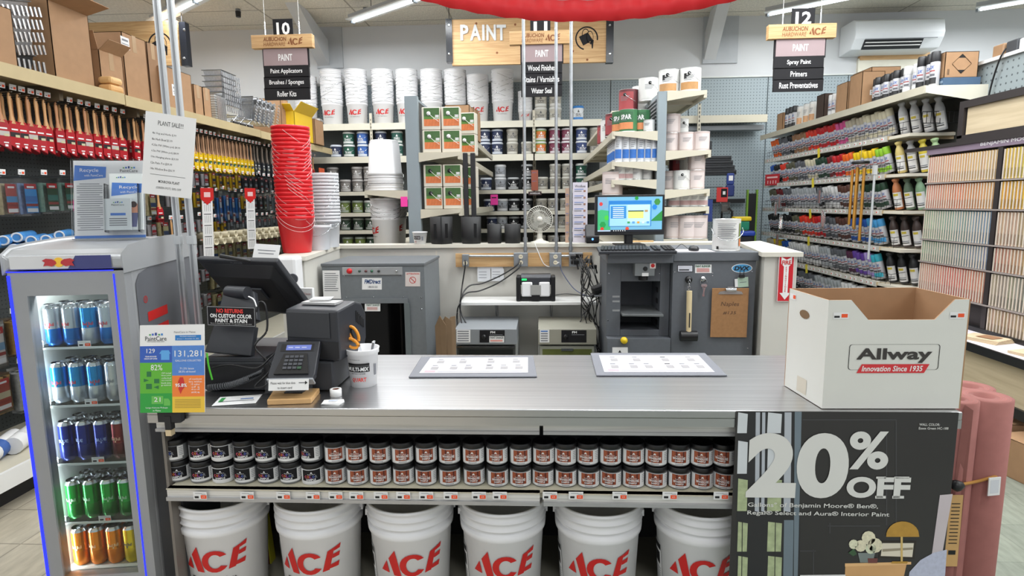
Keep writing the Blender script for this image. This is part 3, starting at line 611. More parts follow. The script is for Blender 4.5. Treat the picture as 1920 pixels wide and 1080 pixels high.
b.rect(w*.7, .0012, TXT, X, 0, h*-.25, .001); b.text('MONROVIA PLANT', w*.42, h*.034, TXT, X, w*.03, h*-.33, n=.001, bold=.01); b.text('(GREEN POT) 50% OFF', w*.5, h*.034, TXT, X, w*.03, h*-.41, n=.001)
tag(b.build('paper_notice'), 'white PLANT SALE sheet taped across the two steel struts', 'notice')
# ================= BUCKETS =================
def bucket_body(b, mt, rt=.149, rb=.128, h=.368, n=40, ribs=True, lip=.005):
    p = [(rb-.006, 0), (rb, .004)]
    k = (rt-rb)/h
    if ribs:
        p += [(rb+k*h*.72, h*.72), (rb+k*h*.72+.008, h*.74), (rb+k*h*.8+.008, h*.795), (rb+k*h*.8, h*.80), (rb+k*h*.83, h*.83), (rt+lip, h*.84), (rt+lip, h*.85), (rt-.001, h*.86), (rt, h*.90), (rt+lip, h*.91), (rt+lip, h*.92), (rt-.001, h*.93), (rt, h*.965)]
    p += [(rt+lip, h*.975), (rt+lip+.001, h), (rt-.002, h), (rt-.005, h*.95), (rb-.004, .008)]
    vs = []; N = n; b.lathe(p, mt, N, cap=False)
    b.lathe([(.0001, .0), (rb-.006, 0)], mt, N, cap=False); b.lathe([(rb-.004, .008), (.0001, .008)], mt, N, cap=False)
def bail(b, r, z, drop, mt=CHROME, wr=.0018, back=1, n=14):
    pts = []
    for i in range(n+1):
        a = math.pi*i/n; pts.append((r*math.cos(a), back*abs(r*.96)*math.sin(a), z-drop*math.sin(a)))
    b.tube(pts, wr, mt, 5)
def ace_bucket():
    t = thing('plastic_bucket', '', 'bucket'); b = MB(); bucket_body(b, PLASTIC, h=.402, n=56); b.build('bucket_body', t)
    b = MB(); bail(b, .158, .338, .09); 
    b.build('bail_handle', t)
    for s in (-1, 1): MB().box((s*.153, 0, .345), (.012, .022, .022), PLASTIC).build('handle_lug', t)
    b = MB(); rf = lambda v: .128+.021*v/.368
    ace(b, 0, .212, .225, rf, REDC, .0012)
    for s, u, w, m_ in (('The', -.073, .034, TXT), ('helpful', -.018, .062, REDC), ('place.', .048, .05, TXT)): b.ctext(s, u, .132 if s != 'The' else .1345, w, None if 0 else (.026 if s == 'helpful' else .021 if s == 'The' else .024), rf, m_, .0012, bold=.015)
    b.build('printed_logo', t)
    b = MB(); b.cylpatch(-.03, .03, .07, .24, rf, PAPER, 6, .001, yaw=R(-78)); b.cylpatch(-.028, .028, .215, .237, rf, TXT, 6, .0015, yaw=R(-78)); b.cylpatch(-.02, .02, .16, .205, rf, TXT, 6, .0015, yaw=R(-78)); 
    for k in range(8): b.cylpatch(-.024, .024, .08+.009*k, .083+.009*k, rf, TXG, 4, .0015, yaw=R(-78))
    b.build('warning_label', t)
    return t
AB = Proto(ace_bucket)
nmB = ['leftmost', 'second from left', 'third from left', 'fourth from left', 'fifth from left', 'rightmost']
for i, (px, yw) in enumerate(((423, -20), (601, -20), (771, -2), (943, 1), (1121, 2), (1309, 8))):
    c = atY(px, 955, 1.97); AB.put(loc=(c.x, 1.965, .13), rz=R(yw)+math.atan2(-c.x, 1.97), label='white five gallon bucket on the counter\'s bottom deck, %s of six' % nmB[i], group='buckets under the counter')
# stacks on the top back shelf
def small_bucket():
    t = thing('plastic_bucket', '', 'bucket'); b = MB(); bucket_body(b, PLASTIC, n=28); b.build('bucket_body', t)
    b = MB(); bail(b, .158, .31, .07, wr=.0022, back=-1, n=8); b.build('bail_handle', t); return t
def small_bucket_logo():
    t = thing('plastic_bucket', '', 'bucket'); b = MB(); bucket_body(b, PLASTIC, n=28); b.build('bucket_body', t)
    b = MB(); rf = lambda v: .128+.021*v/.368; ace(b, 0, .17, .19, rf, REDC, .002); b.ctext('The helpful place.', 0, .105, .14, .014, rf, TXT, .002); b.build('printed_logo', t); return t
SB = Proto(small_bucket); SL = Proto(small_bucket_logo)
stk = [(577, 8, 'leftmost'), (625, 9, 'second'), (671, 9, 'third'), (720, 9, 'fourth'), (765, 9, 'fifth'), (811, 9, 'sixth'), (855, 9, 'seventh'), (897, 8, 'eighth'), (943, 9, 'ninth')]
for i, (px, n, w) in enumerate(stk):
    c = atY(px, 228, 8.48); z0 = SZ[0]; tops = atY(px, {0: 140, 7: 138}.get(i, 128), 8.33).z; pit = (tops-z0-.368)/(n-1)
    SL.put(loc=(c.x, 8.48, z0), rz=R(random.uniform(-8, 8)), label='white bucket with red lettering, bottom of the %s bucket stack%s' % (w, ' from the left' if i else ' on the top shelf'))
    for k in range(1, n): SB.put(loc=(c.x+random.uniform(-.003, .003), 8.48, z0+pit*k), rz=R(random.uniform(-70, 70)), label='plain white nested bucket, %s up in the %s bucket stack%s' % (ORD[k+1], w, ' from the left' if i else ' on the top shelf'), group='nested buckets on the top back shelf')
# small pail stack behind conduit
def tub(col, top, lab_, word=None, r=.078, h=.175, wire=True, frontrot=0):
    def fn():
        t = thing('paint_pail', '', 'pail'); b = MB(); M_ = mat(col, .4, n=.02); k = 18
        b.lathe([(r*.9, 0), (r*.97, .01), (r, h*.80), (r*1.03, h*.84)], M_, k, cap=False).lathe([(.001, 0), (r*.9, 0)], M_, k, cap=False); b.build('pail_body', t)
        T = mat(top, .4, n=.01); MB().lathe([(r*1.03, h*.84), (r*1.06, h*.86), (r*1.06, h*.93), (r*.98, h*.95), (r*.98, h), (r*.93, h), (r*.9, h*.955), (.001, h*.955)], T, k, cap=False).build('lid', t)
        b = MB(); rf = lambda v: r*(.97+.03*v/h); L = mat(lab_, .5, n=.02); b.cylpatch(-r*1.1, r*1.1, h*.08, h*.24, rf, T, 8, .001); b.cylpatch(-r*1.0, r*1.0, h*.24, h*.76, rf, L, 8, .001)
        hi = TXW if sum(col) < 420 else mat((90, 90, 92), .6, n=0)
        b.cyl2d([(-r*.2, h*.55), (r*.2, h*.55), (0, h*.74)], [(0, 1, 2)], rf, hi, .003); b.ctext(word or 'AURA', 0, h*.42, r*1.0, h*.16, rf, hi, .003, bold=.02)
        b.cylpatch(-r*.55, r*.55, h*.28, h*.31, rf, hi, 4, .003); b.build('label', t)
        if wire: b = MB(); bail(b, r*1.06, h*.82, h*.45, wr=.0022, back=-1, n=10); b.build('bail_handle', t)
        return t
    return Proto(fn)
PC = {'navy': ((38, 48, 78), (190, 196, 205), (34, 44, 74)), 'blue': ((50, 88, 158), (200, 206, 214), (58, 100, 172)), 'deep green': ((34, 78, 66), (205, 208, 205), (36, 88, 70)), 'sage green': ((112, 134, 118), (205, 208, 205), (96, 124, 104)),
      'warm grey': ((112, 108, 106), (175, 172, 170), (132, 128, 124)), 'pale grey': ((168, 172, 176), (205, 206, 208), (150, 154, 160)), 'black': ((26, 27, 30), (165, 168, 170), (22, 23, 26)), 'olive green': ((98, 112, 62), (150, 160, 150), (110, 128, 66)),
      'dark green': ((40, 56, 44), (150, 156, 150), (46, 66, 50)), 'beige': ((164, 160, 150), (196, 194, 186), (150, 146, 136)), 'green and orange': ((120, 150, 62), (200, 205, 200), (208, 118, 58)), 'maroon': ((104, 44, 66), (200, 196, 200), (112, 46, 70)), 'indigo': ((62, 76, 122), (204, 208, 214), (50, 66, 112)), 'teal': ((44, 92, 84), (205, 208, 205), (40, 84, 76))}
WORD = {'deep green': 'ben', 'sage green': 'ben', 'blue': 'REGAL', 'black': 'ADVANCE', 'maroon': 'AURA'}
TB = {k: tub(v[0], v[1], v[2], WORD.get(k)) for k, v in PC.items()}
rows = [  # (px, colour, count) per shelf
 [(632, 'navy', 1), (656, 'deep green', 2), (682, 'blue', 2), (716, 'navy', 2), (746, 'teal', 2), (910, 'navy', 2), (933, 'navy', 2), (961, 'beige', 2), (988, 'beige', 1), (1014, 'green and orange', 2), (1040, 'maroon', 2), (1063, 'maroon', 2), (1090, 'indigo', 2), (1116, 'beige', 2)],
 [(623, 'warm grey', 2), (646, 'warm grey', 1), (669, 'warm grey', 2), (691, 'warm grey', 2), (911, 'navy', 1), (938, 'pale grey', 2), (962, 'black', 1), (988, 'black', 2), (1017, 'beige', 1), (1041, 'beige', 2), (1064, 'beige', 2), (1090, 'deep green', 2), (1114, 'beige', 1)],
 [(643, 'olive green', 1), (667, 'olive green', 1), (690, 'sage green', 1), (714, 'olive green', 1), (916, 'navy', 1), (941, 'pale grey', 1), (963, 'black', 1), (987, 'black', 1), (1015, 'beige', 1), (1037, 'beige', 1), (1060, 'beige', 1), (1084, 'beige', 1)],
 [(643, 'dark green', 1), (667, 'dark green', 1), (690, 'dark green', 1), (714, 'dark green', 1), (921, 'navy', 1), (940, 'pale grey', 1), (963, 'black', 1), (985, 'black', 1), (1010, 'beige', 1), (1035, 'beige', 1), (1056, 'beige', 1)],
 [(645, 'olive green', 1), (669, 'olive green', 1), (691, 'dark green', 1), (1012, 'beige', 1), (1037, 'beige', 1), (1060, 'beige', 1)]]
zrow = [SZ[1], SZ[2], SZ[3], SZ[4], SZ[4]-.27]
rn = ['second', 'third', 'fourth', 'fifth', 'lowest visible']
b = MB().bx(xs[0]+.02, xs[4], 8.3, 8.7, zrow[4]-.03, zrow[4], CREAM); tag(b.build('long_shelf'), 'lowest long cream shelf on the back wall, mostly behind the half wall', 'shelf')
for ri, L in enumerate(rows):
    for ci, (px, cname, n) in enumerate(L):
        c = atY(px, 300, 8.41)
        for k in range(n):
            pos = '' if n == 1 else (', lower of its pair', ', upper of its pair')[k]
            TB[cname].put(loc=(c.x, 8.41, zrow[ri]+.1765*k), rz=R(random.uniform(-12, 12)), label='%s paint pail, %s from left on %s back shelf%s' % (cname, ORD[ci+1], rn[ri], pos), group='paint pails on the back shelves')
# pails above right bays
ph = Proto(small_bucket_logo)
c = atY(985, 226, 8.45)
for k in range(6):
    t = (SL if k == 0 else SB).put(loc=(c.x, 8.45, SZ[0]+.045*k), rz=0, label='small white bucket, %s up in the short stack behind the left conduit' % ORD[k+1], group='short bucket stack'); t.scale = (.66, .66, .5)
TB2 = tub((190, 188, 180), (214, 214, 210), (176, 172, 160), 'STAIN', r=.085, h=.19)
for (px, n) in ((1014, 3), (1041, 3)):
    for k in range(n):
        c = atY(px, 226, 8.45); t = TB2.put(loc=(c.x, 8.45, SZ[0]+.19*k), rz=0, label='pale grey-green pail on top shelf, %s %s behind the conduits' % (ORD[k+1], 'of the left stack' if px == 1014 else 'of the right stack'), group='pale pails on the top shelf')
t = tub((225, 228, 230), (60, 130, 200), (222, 226, 230), 'SEAL', r=.075, h=.2).put(loc=(atY(1084, 226, 8.45).x, 8.45, SZ[0]), rz=0, label='white tub with bright blue lid at right end of top back shelf')
# ================= GONDOLA 1 =================
GRN = mat((84, 128, 52), .5, n=.12, sc=30); DGRN = mat((62, 96, 50), .5, n=.15, sc=40); ORG = mat((206, 116, 66), .5, n=.1, sc=30); IVORY = mat((206, 200, 186), .5, n=.03)
def stain(black):
    def fn():
        t = thing('stain_can', '', 'can'); w, h, d = .15, .178, .1
        MB().bx(-w/2, w/2, 0, d, 0, h, IVORY).build('can_body', t, bev=.006)
        b = MB(); X = frame((0, -.0012, h/2)); b.rect(w*.84, h*.38, DGRN, X, w*.04, h*.27); b.rect(w*.84, h*.12, GRN, X, w*.04, h*.03); b.rect(w*.84, h*.30, ORG, X, w*.04, -h*.18); b.rect(w*.2, h*.1, TXW, X, w*.33, h*.1, .0008); b.text('STAIN', w*.3, h*.08, TXW, X, w*.28, h*.0, n=.001)
        b.text('WOOD', w*.22, h*.06, TXT, X, w*.33, h*.1, n=.0012, res=1)
        for k in range(5): b.add([(-w*.3+w*.17*k, -h*.32, .001), (-w*.29+w*.17*k, -h*.32, .001), (-w*.22+w*.17*k, -h*.06, .001), (-w*.23+w*.17*k, -h*.06, .001)], [(0, 1, 2, 3)], mat((176, 92, 50), .6), X)
        b.build('label', t)
        b = MB(); X = frame((-w*.12, -.003, h*.72)); b.lathe([(.016, 0), (.016, .004), (.001, .005)], BLACK if black else PAPER, 14, X=X, cap=False); b.tube([(-w*.12, -.006, h*.72), (w*.18, -.012, h*.5), (w*.42, -.006, h*.36)], .0018, PAPER, 5); b.build('handle', t)
        return t
    return Proto(fn)
SA, SBk = stain(0), stain(1)
for (zs, yts, P_, rown, dots) in ((G1A, None, SA, 'upper', 'white'), (G1C, None, SBk, 'lower', 'black')):
    for lv in (0, 1):
        for k in range(3):
            x = x1+.10+.158*k if k < 2 else x1+.10+.158*1.0+.12
            P_.put(loc=(x if k < 2 else x1+.345, 4.84 if k < 2 else 5.16, zs+.001+.180*lv), rz=0 if k < 2 else R(-8), label='green and orange stain can with %s button, %s shelf, %s layer, %s column' % (dots, rown, ('bottom', 'top')[lv], ('left', 'middle', 'right rear')[k]))
# cartons and white jugs along its right side
def carton(nm, lab, cx, cy, z, w, d, h, rz=0, open_=0, tape=True, sticker=None, mt=CARD, text=None, grp=None, flaps=()):
    t = thing(nm, lab, 'box', (cx, cy, z), rz, grp)
    b = MB(); b.bx(-w/2, w/2, -d/2, d/2, 0, .004, mt); th = .004
    for (a, c, e, f) in ((-w/2, w/2, -d/2, -d/2+th), (-w/2, w/2, d/2-th, d/2), (-w/2, -w/2+th, -d/2, d/2), (w/2-th, w/2, -d/2, d/2)): b.bx(a, c, e, f, 0, h, mt)
    if not open_: b.bx(-w/2, w/2, -d/2, d/2, h-th, h, mt)
    b.build('carton_body', t)
    for (side, ang, ln) in flaps:
        X = {'f': frame((0, -d/2, h), (1, 0, 0), (0, -math.cos(R(ang)), math.sin(R(ang)))), 'b': frame((0, d/2, h), (1, 0, 0), (0, math.cos(R(ang)), math.sin(R(ang)))), 'l': frame((-w/2, 0, h), (0, 1, 0), (-math.cos(R(ang)), 0, math.sin(R(ang)))), 'r': frame((w/2, 0, h), (0, 1, 0), (math.cos(R(ang)), 0, math.sin(R(ang))))}[side]
        ww = w if side in 'fb' else d; MB().box((0, ln/2, 0), (ww-.004, ln, .004), mt, X).build('flap', t)
    if tape: MB().bx(-w/2-.001, w/2+.001, -.022, .022, h, h+.001, mat((176, 148, 116), .25)).bx(w/2, w/2+.001, -.022, .022, h-.12*min(1, h/.3), h, mat((176, 148, 116), .25)).build('tape', t)
    if sticker: 
        X = frame((w/2+.001, sticker[0], h*sticker[1]), (0, 1, 0)) if sticker[2] == 'r' else frame((sticker[0], -d/2-.001, h*sticker[1])); b = MB(); s = sticker[3]; b.rect(s, s*.9, PAPER, X); b.rect(s*.7, s*.15, TXG, X, 0, s*.2, .001); b.rect(s*.8, s*.06, TXG, X, 0, -.1*s, .001); b.rect(s*.6, s*.06, TXT, X, 0, -.25*s, .001); b.build('sticker', t)
    return t
for k in range(3): carton('carton', 'small brown carton on gondola shelf behind the green stain cans, %s from front' % ORD[k+1], x1+.24, 5.5+.34*k, 2.181, .22, .28, (.24, .27, .3)[k], tape=False)
def jug():
    t = thing('plastic_jug', '', 'jug'); b = MB(); b.lathe([(.055, 0), (.062, .01), (.062, .19), (.03, .26), (.018, .27), (.018, .29)], PLASTIC, 4, a0=R(45), smooth=False); b.build('jug_body', t, bev=.008)
    MB().cyl((0, 0, .29), (0, 0, .315), .021, WHITE, n=10).build('cap', t); MB().rect(.07, .1, mat((150, 96, 74), .5), frame((.046, 0, .1), (0, 1, 0))).build('label', t); return t
JG = Proto(jug)
for k in range(3): JG.put(loc=(x1+.30, 5.45+.16*k, G1A+.001), rz=0, label='white plastic jug on the gondola beside the black posts, %s from front' % ORD[k+1])
for k in range(3): JG.put(loc=(x1+.30, 5.5+.16*k, G1C+.001), rz=0, label='white jug in the lower row behind the black posts, %s from front' % ORD[k+1])
# two tall black posts and shelf-end items
for k, (a, c_) in enumerate(((868, 880), (882, 894))):
    p = atY(a, 287, 4.57); q = atY(c_, 450, 4.57); tag(MB().bx(p.x, q.x, 4.55, 4.59, 1.251, p.z, BLACKM).build('black_post', bev=.004), 'tall black post standing behind the black bins, %s of two' % ('left', 'right')[k], 'post')
# left side of gondola 1: upturned bucket pair and stack below
def body_proto(lab): return SB
c = atY(723, 357, 4.98)
sbig = Proto(small_bucket_logo)
t = SL.put(loc=(c.x, 4.99, G1L+.368*1.13+.001), label='upturned white bucket with mirrored red lettering, on top of the gondola side shelf'); t.rotation_euler = (math.pi, 0, R(-48)); t.scale = (.92, .92, 1.13)
for k in range(2):
    t = SB.put(loc=(c.x, 4.99, G1L+.369*.98+.002-.06*(k)+.03), label='upturned white bucket rim nested below the top one, %s down' % ORD[k+2]); t.rotation_euler = (math.pi, 0, 0); t.scale = (.97, .97, .9)
c = atY(727, 455, 5.0)
for k in range(4):
    t = (SL if k == 0 else SB).put(loc=(c.x-.015, 5.02, 1.201+.035*k), rz=R(-55 if k == 0 else 30), label='white bucket standing under the gondola side shelf, %s up' % ORD[k+1], group='bucket stack under the side shelf'); t.scale = (.82, .82, .82)
for k in range(5):
    t = (SL if k == 0 else SB).put(loc=(c.x-.05, 5.42, 1.201+.03*k), rz=R(20), label='white bucket in the rear stack beside the gondola, %s up' % ORD[k+1], group='rear bucket stack by the gondola'); t.scale = (.82, .82, .82)
p = atY(761, 325, 4.78); tag(MB().lathe([(.03, 0), (.012, .27)], RED, 14).build('red_funnel', loc=(p.x-.01, 4.76+.02, G1L+.001)), 'narrow red cone standing against the gondola end post', 'funnel') if 0 else None
p = atY(765, 371, 4.76); tag(MB().bx(-.035, .02, -.002, .002, -.06, .02, mat((236, 60, 160), .6, n=0)).build('pink_tag', loc=(p.x-.03, 4.78, p.z-.01)), 'bright pink tag hanging below the gondola side shelf', 'tag')
p = atY(928, 376, 8.2); tag(MB().bx(-.05, .05, -.002, .002, -.06, .08, mat((236, 60, 160), .6, n=0)).bx(-.035, .03, -.003, -.002, .03, .045, TXT).build('pink_tag', loc=(p.x, 8.08, p.z)), 'bright pink price card hanging from the back shelf', 'tag')
# ================= GONDOLA 2 =================
def can(col, lidc, r, h, lab_=None, grip=False, cname='paint_can', word=None, band=None):
    def fn():
        t = thing(cname, '', 'can'); b = MB(); M_ = mat(col, .35, n=.02); b.lathe([(r, 0), (r, h)], M_, 20, cap=False).lathe([(.001, 0), (r, 0)], M_, 20, cap=False); b.build('can_body', t)
        MB().lathe([(r, h*.985), (r+.002, h), (r-.008, h), (r-.010, h-.006), (.001, h-.006)], mat(lidc, .3, .6, n=.02), 20, cap=False).lathe([(r+.0015, 0), (r+.0015, .006), (r, .007)], mat(lidc, .3, .6, n=.02), 20, cap=False).build('lid', t)
        rf = lambda v: r; b = MB()
        if lab_: b.cylpatch(-r*.9, r*.9, h*.1, h*.88, rf, mat(lab_, .5, n=.02), 8, .0008)
        else: b.cylpatch(-r*.3, r*.9, h*.3, h*.34, rf, TXG, 5, .0008)
        if band: b.cylpatch(-r*.9, r*.9, h*.12, h*.42, rf, mat(band, .5, n=.1, sc=40), 8, .0014)
        for k in range(4): b.cylpatch(-r*.5, r*.2+r*.1*k, h*(.5+.06*k), h*(.52+.06*k), rf, TXG, 4, .002)
        if word: b.ctext(word, r*.1, h*.66, r*1.2, h*.22, rf, TXT if sum(lab_ or col) > 380 else TXW, .0022, bold=.02)
        b.build('label', t)
        if grip: b = MB(); b.lathe([(.014, 0), (.014, .003), (.001, .004)], BLACK, 12, X=frame((0, -r-.001, h*.76)), cap=False); b.tube([(0, -r-.006, h*.76), (r*.5, -r-.004, h*.6), (r*.95, -r*.5, h*.45)], .0018, CHROME, 5); b.build('bail_handle', t)
        return t
    return Proto(fn)
C_gal = can((206, 206, 204), (190, 190, 190), .083, .19, (212, 212, 210), True); C_kilz = can((206, 206, 204), (190, 190, 190), .083, .19, (214, 214, 212), True, word='K', band=(176, 132, 84)); C_mar = can((96, 40, 46), (180, 180, 180), .083, .19, (150, 60, 64), True)
C_grn = can((60, 112, 72), (180, 182, 180), .072, .175, (50, 96, 62), word='SPAR', band=(204, 130, 84)); C_teal = can((150, 170, 160), (180, 182, 180), .05, .12, (60, 110, 80), word='OIL'); C_q = can((205, 205, 203), (175, 178, 178), .054, .118, (214, 214, 212), band=(182, 150, 150)); C_qg = can((190, 192, 192), (175, 178, 178), .045, .09, (204, 204, 204)); C_pink = can((196, 180, 176), (180, 180, 180), .083, .19, (212, 200, 198))
C_aer = can((196, 198, 202), (188, 190, 192), .032, .235, (206, 208, 212), cname='aerosol_can', band=(48, 104, 180))
def putcan(P_, px, pyb, Y, z, lab, rz=0): c = atY(px, pyb, Y); return P_.put(loc=(c.x, Y, z+.0015), rz=R(rz), label=lab)
for k, px in enumerate((1160, 1173, 1186, 1200, 1213, 1225)): putcan(C_aer, px, 300, 4.86, G2S[1], 'tall white and blue aerosol can behind the monitor, %s from left' % ORD[k+1], k*9-20)
for k in range(5): C_aer.put(loc=(G2LX+.05, 5.02+.10*k, G2S[1]+.0015), rz=R(-60), label='white aerosol can along the gondola\'s left shelf edge, %s from the front' % ORD[k+1])
putcan(C_mar, 1178, 212, 5.35, 2.32, 'dark maroon gallon can at the top left of the right gondola', -30); 
tag(MB().bx(G2LX+.03, x2, 5.2, 8.0, 2.29, 2.32, CREAM).build('shelf', G2)) if 1 else None
putcan(C_gal, 1196, 212, 5.55, 2.32, 'white gallon can right behind the dark maroon one', 20); putcan(C_gal, 1210, 212, 6.1, 2.32, 'white gallon can further back on the gondola\'s top left shelf', 20)
for k, (px, P_, nm_, Y) in enumerate(((1153, C_mar, 'maroon', 5.22), (1164, C_grn, 'green', 5.0), (1178, C_grn, 'green', 4.9), (1202, C_grn, 'green', 4.94), (1217, C_qg, 'small grey', 4.86), (1136, C_teal, 'teal', 5.3), (1128, C_gal, 'white', 5.62), (1118, C_mar, 'maroon', 5.95))):
    c = atY(px, 240, Y); P_.put(loc=(max(c.x, G2LX+.06), Y, G2S[0]+.0015), rz=R(-30), label='%s can on the upper left shelf of the right gondola, %s along' % (nm_, ORD[k+1]))
for k, (px, Y) in enumerate(((1163, 4.9), (1178, 4.9), (1194, 4.88), (1213, 4.9))): putcan(C_q if k < 2 else C_qg, px, 335, Y, G2S[2], 'short white can on the third shelf left of the gondola post, %s from left' % ORD[k+1], -20)
for k in range(5): c = C_qg.put(loc=(G2LX+.05, 5.1+.14*k, G2S[2]+.0015), rz=0, label='small grey can along the third shelf edge, %s from front' % ORD[k+1])
putcan(C_pink, 1148, 366, 4.92, G2S[3], 'white and pink gallon can just above the monitor\'s left corner', -20)
for k in range(4): C_qg.put(loc=(G2LX+.05, 5.15+.16*k, G2S[3]+.0015), rz=0, label='small can behind the gallon above the monitor, %s from front' % ORD[k+1])
# right side
for k, (px, P_, Y, nm_) in enumerate(((1254, C_kilz, 5.0, 'K lettered primer gallon'), (1294, C_kilz, 4.95, 'wood-banded primer gallon'), (1243, C_gal, 5.35, 'white gallon'), (1278, C_gal, 5.3, 'white gallon'))): 
    c = atY(px, 168, Y); t = P_.put(loc=(c.x, Y, G2RT+.0015), rz=R(-20), label='%s on the top right gondola shelf, %s' % (nm_, ('front left', 'front right', 'rear left', 'rear right')[k]))
for k in range(4): C_gal.put(loc=(x3-.06, 5.3+.35*k, gz2+.0015), rz=0, label='white gallon can standing on top of the gondola panel, %s from front' % ORD[k+1])
for zi, specs in ((0, ((1259, 5.0, C_pink, 2), (1287, 4.95, C_pink, 1), (1314, 4.92, C_pink, 1), (1275, 5.3, C_gal, 2))), (1, ((1258, 5.0, C_pink, 1), (1280, 4.92, C_gal, 1), (1307, 4.92, C_pink, 2), (1270, 5.25, C_mar, 2), (1288, 5.2, C_gal, 2)))):
    for k, (px, Y, P_, n) in enumerate(specs):
        c = atY(px, 280, Y)
        for l in range(n): t = P_.put(loc=(c.x, Y, G2R[zi]+.0015+.15*l), rz=R(10*k-20), label='white and pink can on the right gondola, %s right shelf, %s column, %s' % (('upper', 'middle')[zi], ORD[k+1], ('lower', 'upper')[l])); t.scale = (.8, .8, .8)
for k, px in enumerate((1262, 1283, 1299, 1314)): putcan(C_q, px, 387, 4.92, G2R[2], 'small white and pink can on the lower right gondola shelf, %s from left' % ORD[k+1], 0)
for k, px in enumerate((1262, 1287, 1306)): putcan(C_pink, px, 447, 4.9+.05*(k == 0), G2R[3], 'pale pink gallon can on the lowest right gondola shelf, %s from left' % ORD[k+1], 0)
# printed strips hanging on the back shelves
def strip(x0, y0, x1, y1, Y, mt, lab, lines=8, head=None):
    p = atY(x0, y0, Y); q = atY(x1, y1, Y); w = q.x-p.x; h = p.z-q.z; b = MB(); X = frame((0, 0, -h/2)); b.box((0, 0, 0), (w, h, .003), mt, X)
    for k in range(lines): v = h*(.36-.84*k/lines); b.rect(w*.5, h*.012, TXG, X, -w*.15, v, .003); b.rect(w*.62, h*.008, BLUE, X, -w*.08, v+h*.03, .003); b.rect(w*.14, h*.03, mat((150, 110, 90), .6, n=0), X, w*.3, v, .003)
    if head: b.text(head, w*.7, h*.04, TXT, X, 0, h*.44, n=.003)
    return tag(b.build('price_strip_card', loc=((p.x+q.x)/2, Y, p.z)), lab, 'card')
strip(1074, 342, 1101, 458, 4.5, mat((205, 200, 212), .5), 'tall pale lilac printed card left of the computer monitor', 8, 'Woodluxe')
strip(1060, 353, 1068, 458, 4.52, mat((180, 150, 130), .5), 'narrow brown sample strip left of the tall lilac card', 5)
tag(MB().bx(-.03, .03, -.01, .01, 0, .25, mat((200, 160, 70), .5)).build('yellow_box', loc=(atY(1063, 430, 5.3).x, 5.3, 1.201)), 'narrow yellow package below the brown sample strip', 'box') if 0 else None
strip(996, 319, 1009, 357, 8.27, mat((150, 80, 60), .5), 'brown and white card clipped to the third back shelf', 2)
tag(MB().rect(.18, .05, mat((60, 40, 40), .6), frame((0, 0, 0))).text('WOODLUXE', .14, .02, TXW, frame((0, 0, 0)), bold=.02, n=.002).build('shelf_sign', loc=(atY(1003, 366, 8.2).x, 8.275, SZ[2]-.05)), 'small dark shelf sign with white lettering under the brown card', 'sign')
# ================= RED PAIL STACK AND CLEAR PAILS ON THE LEFT WING =================
REDP = mat((214, 24, 34), .35, n=.015, name='red_plastic')
def red_pail():
    t = thing('plastic_pail', '', 'pail'); b = MB(); rb, rt_, h = .088, .112, .235
    b.lathe([(rb-.004, 0), (rb, .003), (rt_, h-.02), (rt_+.004, h-.018), (rt_+.006, h-.002), (rt_+.003, h), (rt_-.004, h-.004), (rb-.003, .006), (.001, .006)], REDP, 32, cap=False).lathe([(.001, 0), (rb-.004, 0)], REDP, 32, cap=False); b.build('pail_body', t)
    b = MB(); bail(b, rt_+.006, h-.03, .095, mat((216, 190, 190), .3, .5, n=0), .0013, -1, 16); b.build('bail_handle', t); return t
RP = Proto(red_pail)
base = atY(558, 473, 3.76); top = atY(544, 238, 3.76); N_ = 23; ax = (Vector((top.x, 3.76, top.z))-Vector((base.x, 3.76, 1.252))); tot = ax.length-.235; axn = ax.normalized()
q = axn.to_track_quat('Z', 'Y').to_matrix().to_4x4()
for k in range(N_):
    o = Vector((base.x, 3.76, 1.2525))+axn*(tot*k/(N_-1)); rz_ = 0 if k == N_-1 else (6-3*(k % 4) if 7 < k < 13 else (-50 if k % 3 else 55) if k < 8 else -78+4*(k % 5))
    RP.put(M=Matrix.Translation(o) @ q @ Matrix.Rotation(R(rz_), 4, 'Z'), label='red plastic pail, %s from the bottom of the tall leaning red stack' % ORD[k+1], group='red pail stack')
MILK = milky('translucent_plastic', (222, 224, 228), .78)
def clear_pail(r, h, ticks=True):
    def fn():
        t = thing('measuring_pail', '', 'pail'); b = MB(); b.lathe([(r*.82, 0), (r*.97, h*.9), (r*1.04, h*.91), (r*1.04, h), (r*.99, h), (r*.8, .006), (.001, .006)], MILK, 24, cap=False).lathe([(.001, 0), (r*.82, 0)], MILK, 24, cap=False); b.build('pail_body', t)
        b = MB(); rf = lambda v: r*(.82+.15*v/(h*.9))
        for k in range(9): b.cylpatch(-r*.55, -r*.3-(.012 if k % 2 else 0), h*(.12+.08*k), h*(.127+.08*k), rf, TXG, 3, .001)
        b.build('scale_marks', t); b = MB(); bail(b, r*1.04, h*.93, h*.35, CHROME, .0015, -1, 12); b.build('bail_handle', t); return t
    return Proto(fn)
CP1 = clear_pail(.098, .2); c = atY(611, 462, 4.2)
for k in range(15): CP1.put(loc=(c.x, 4.24, 1.252+.0235*k), rz=R(random.uniform(-60, 60)), label='translucent measuring pail, %s up in the stack beside the red pails' % ORD[k+1], group='translucent pail stack')
clear_pail(.082, .165).put(loc=(atY(600, 470, 3.98).x, 3.98, 1.252), label='single translucent measuring pail in front of the translucent stack')
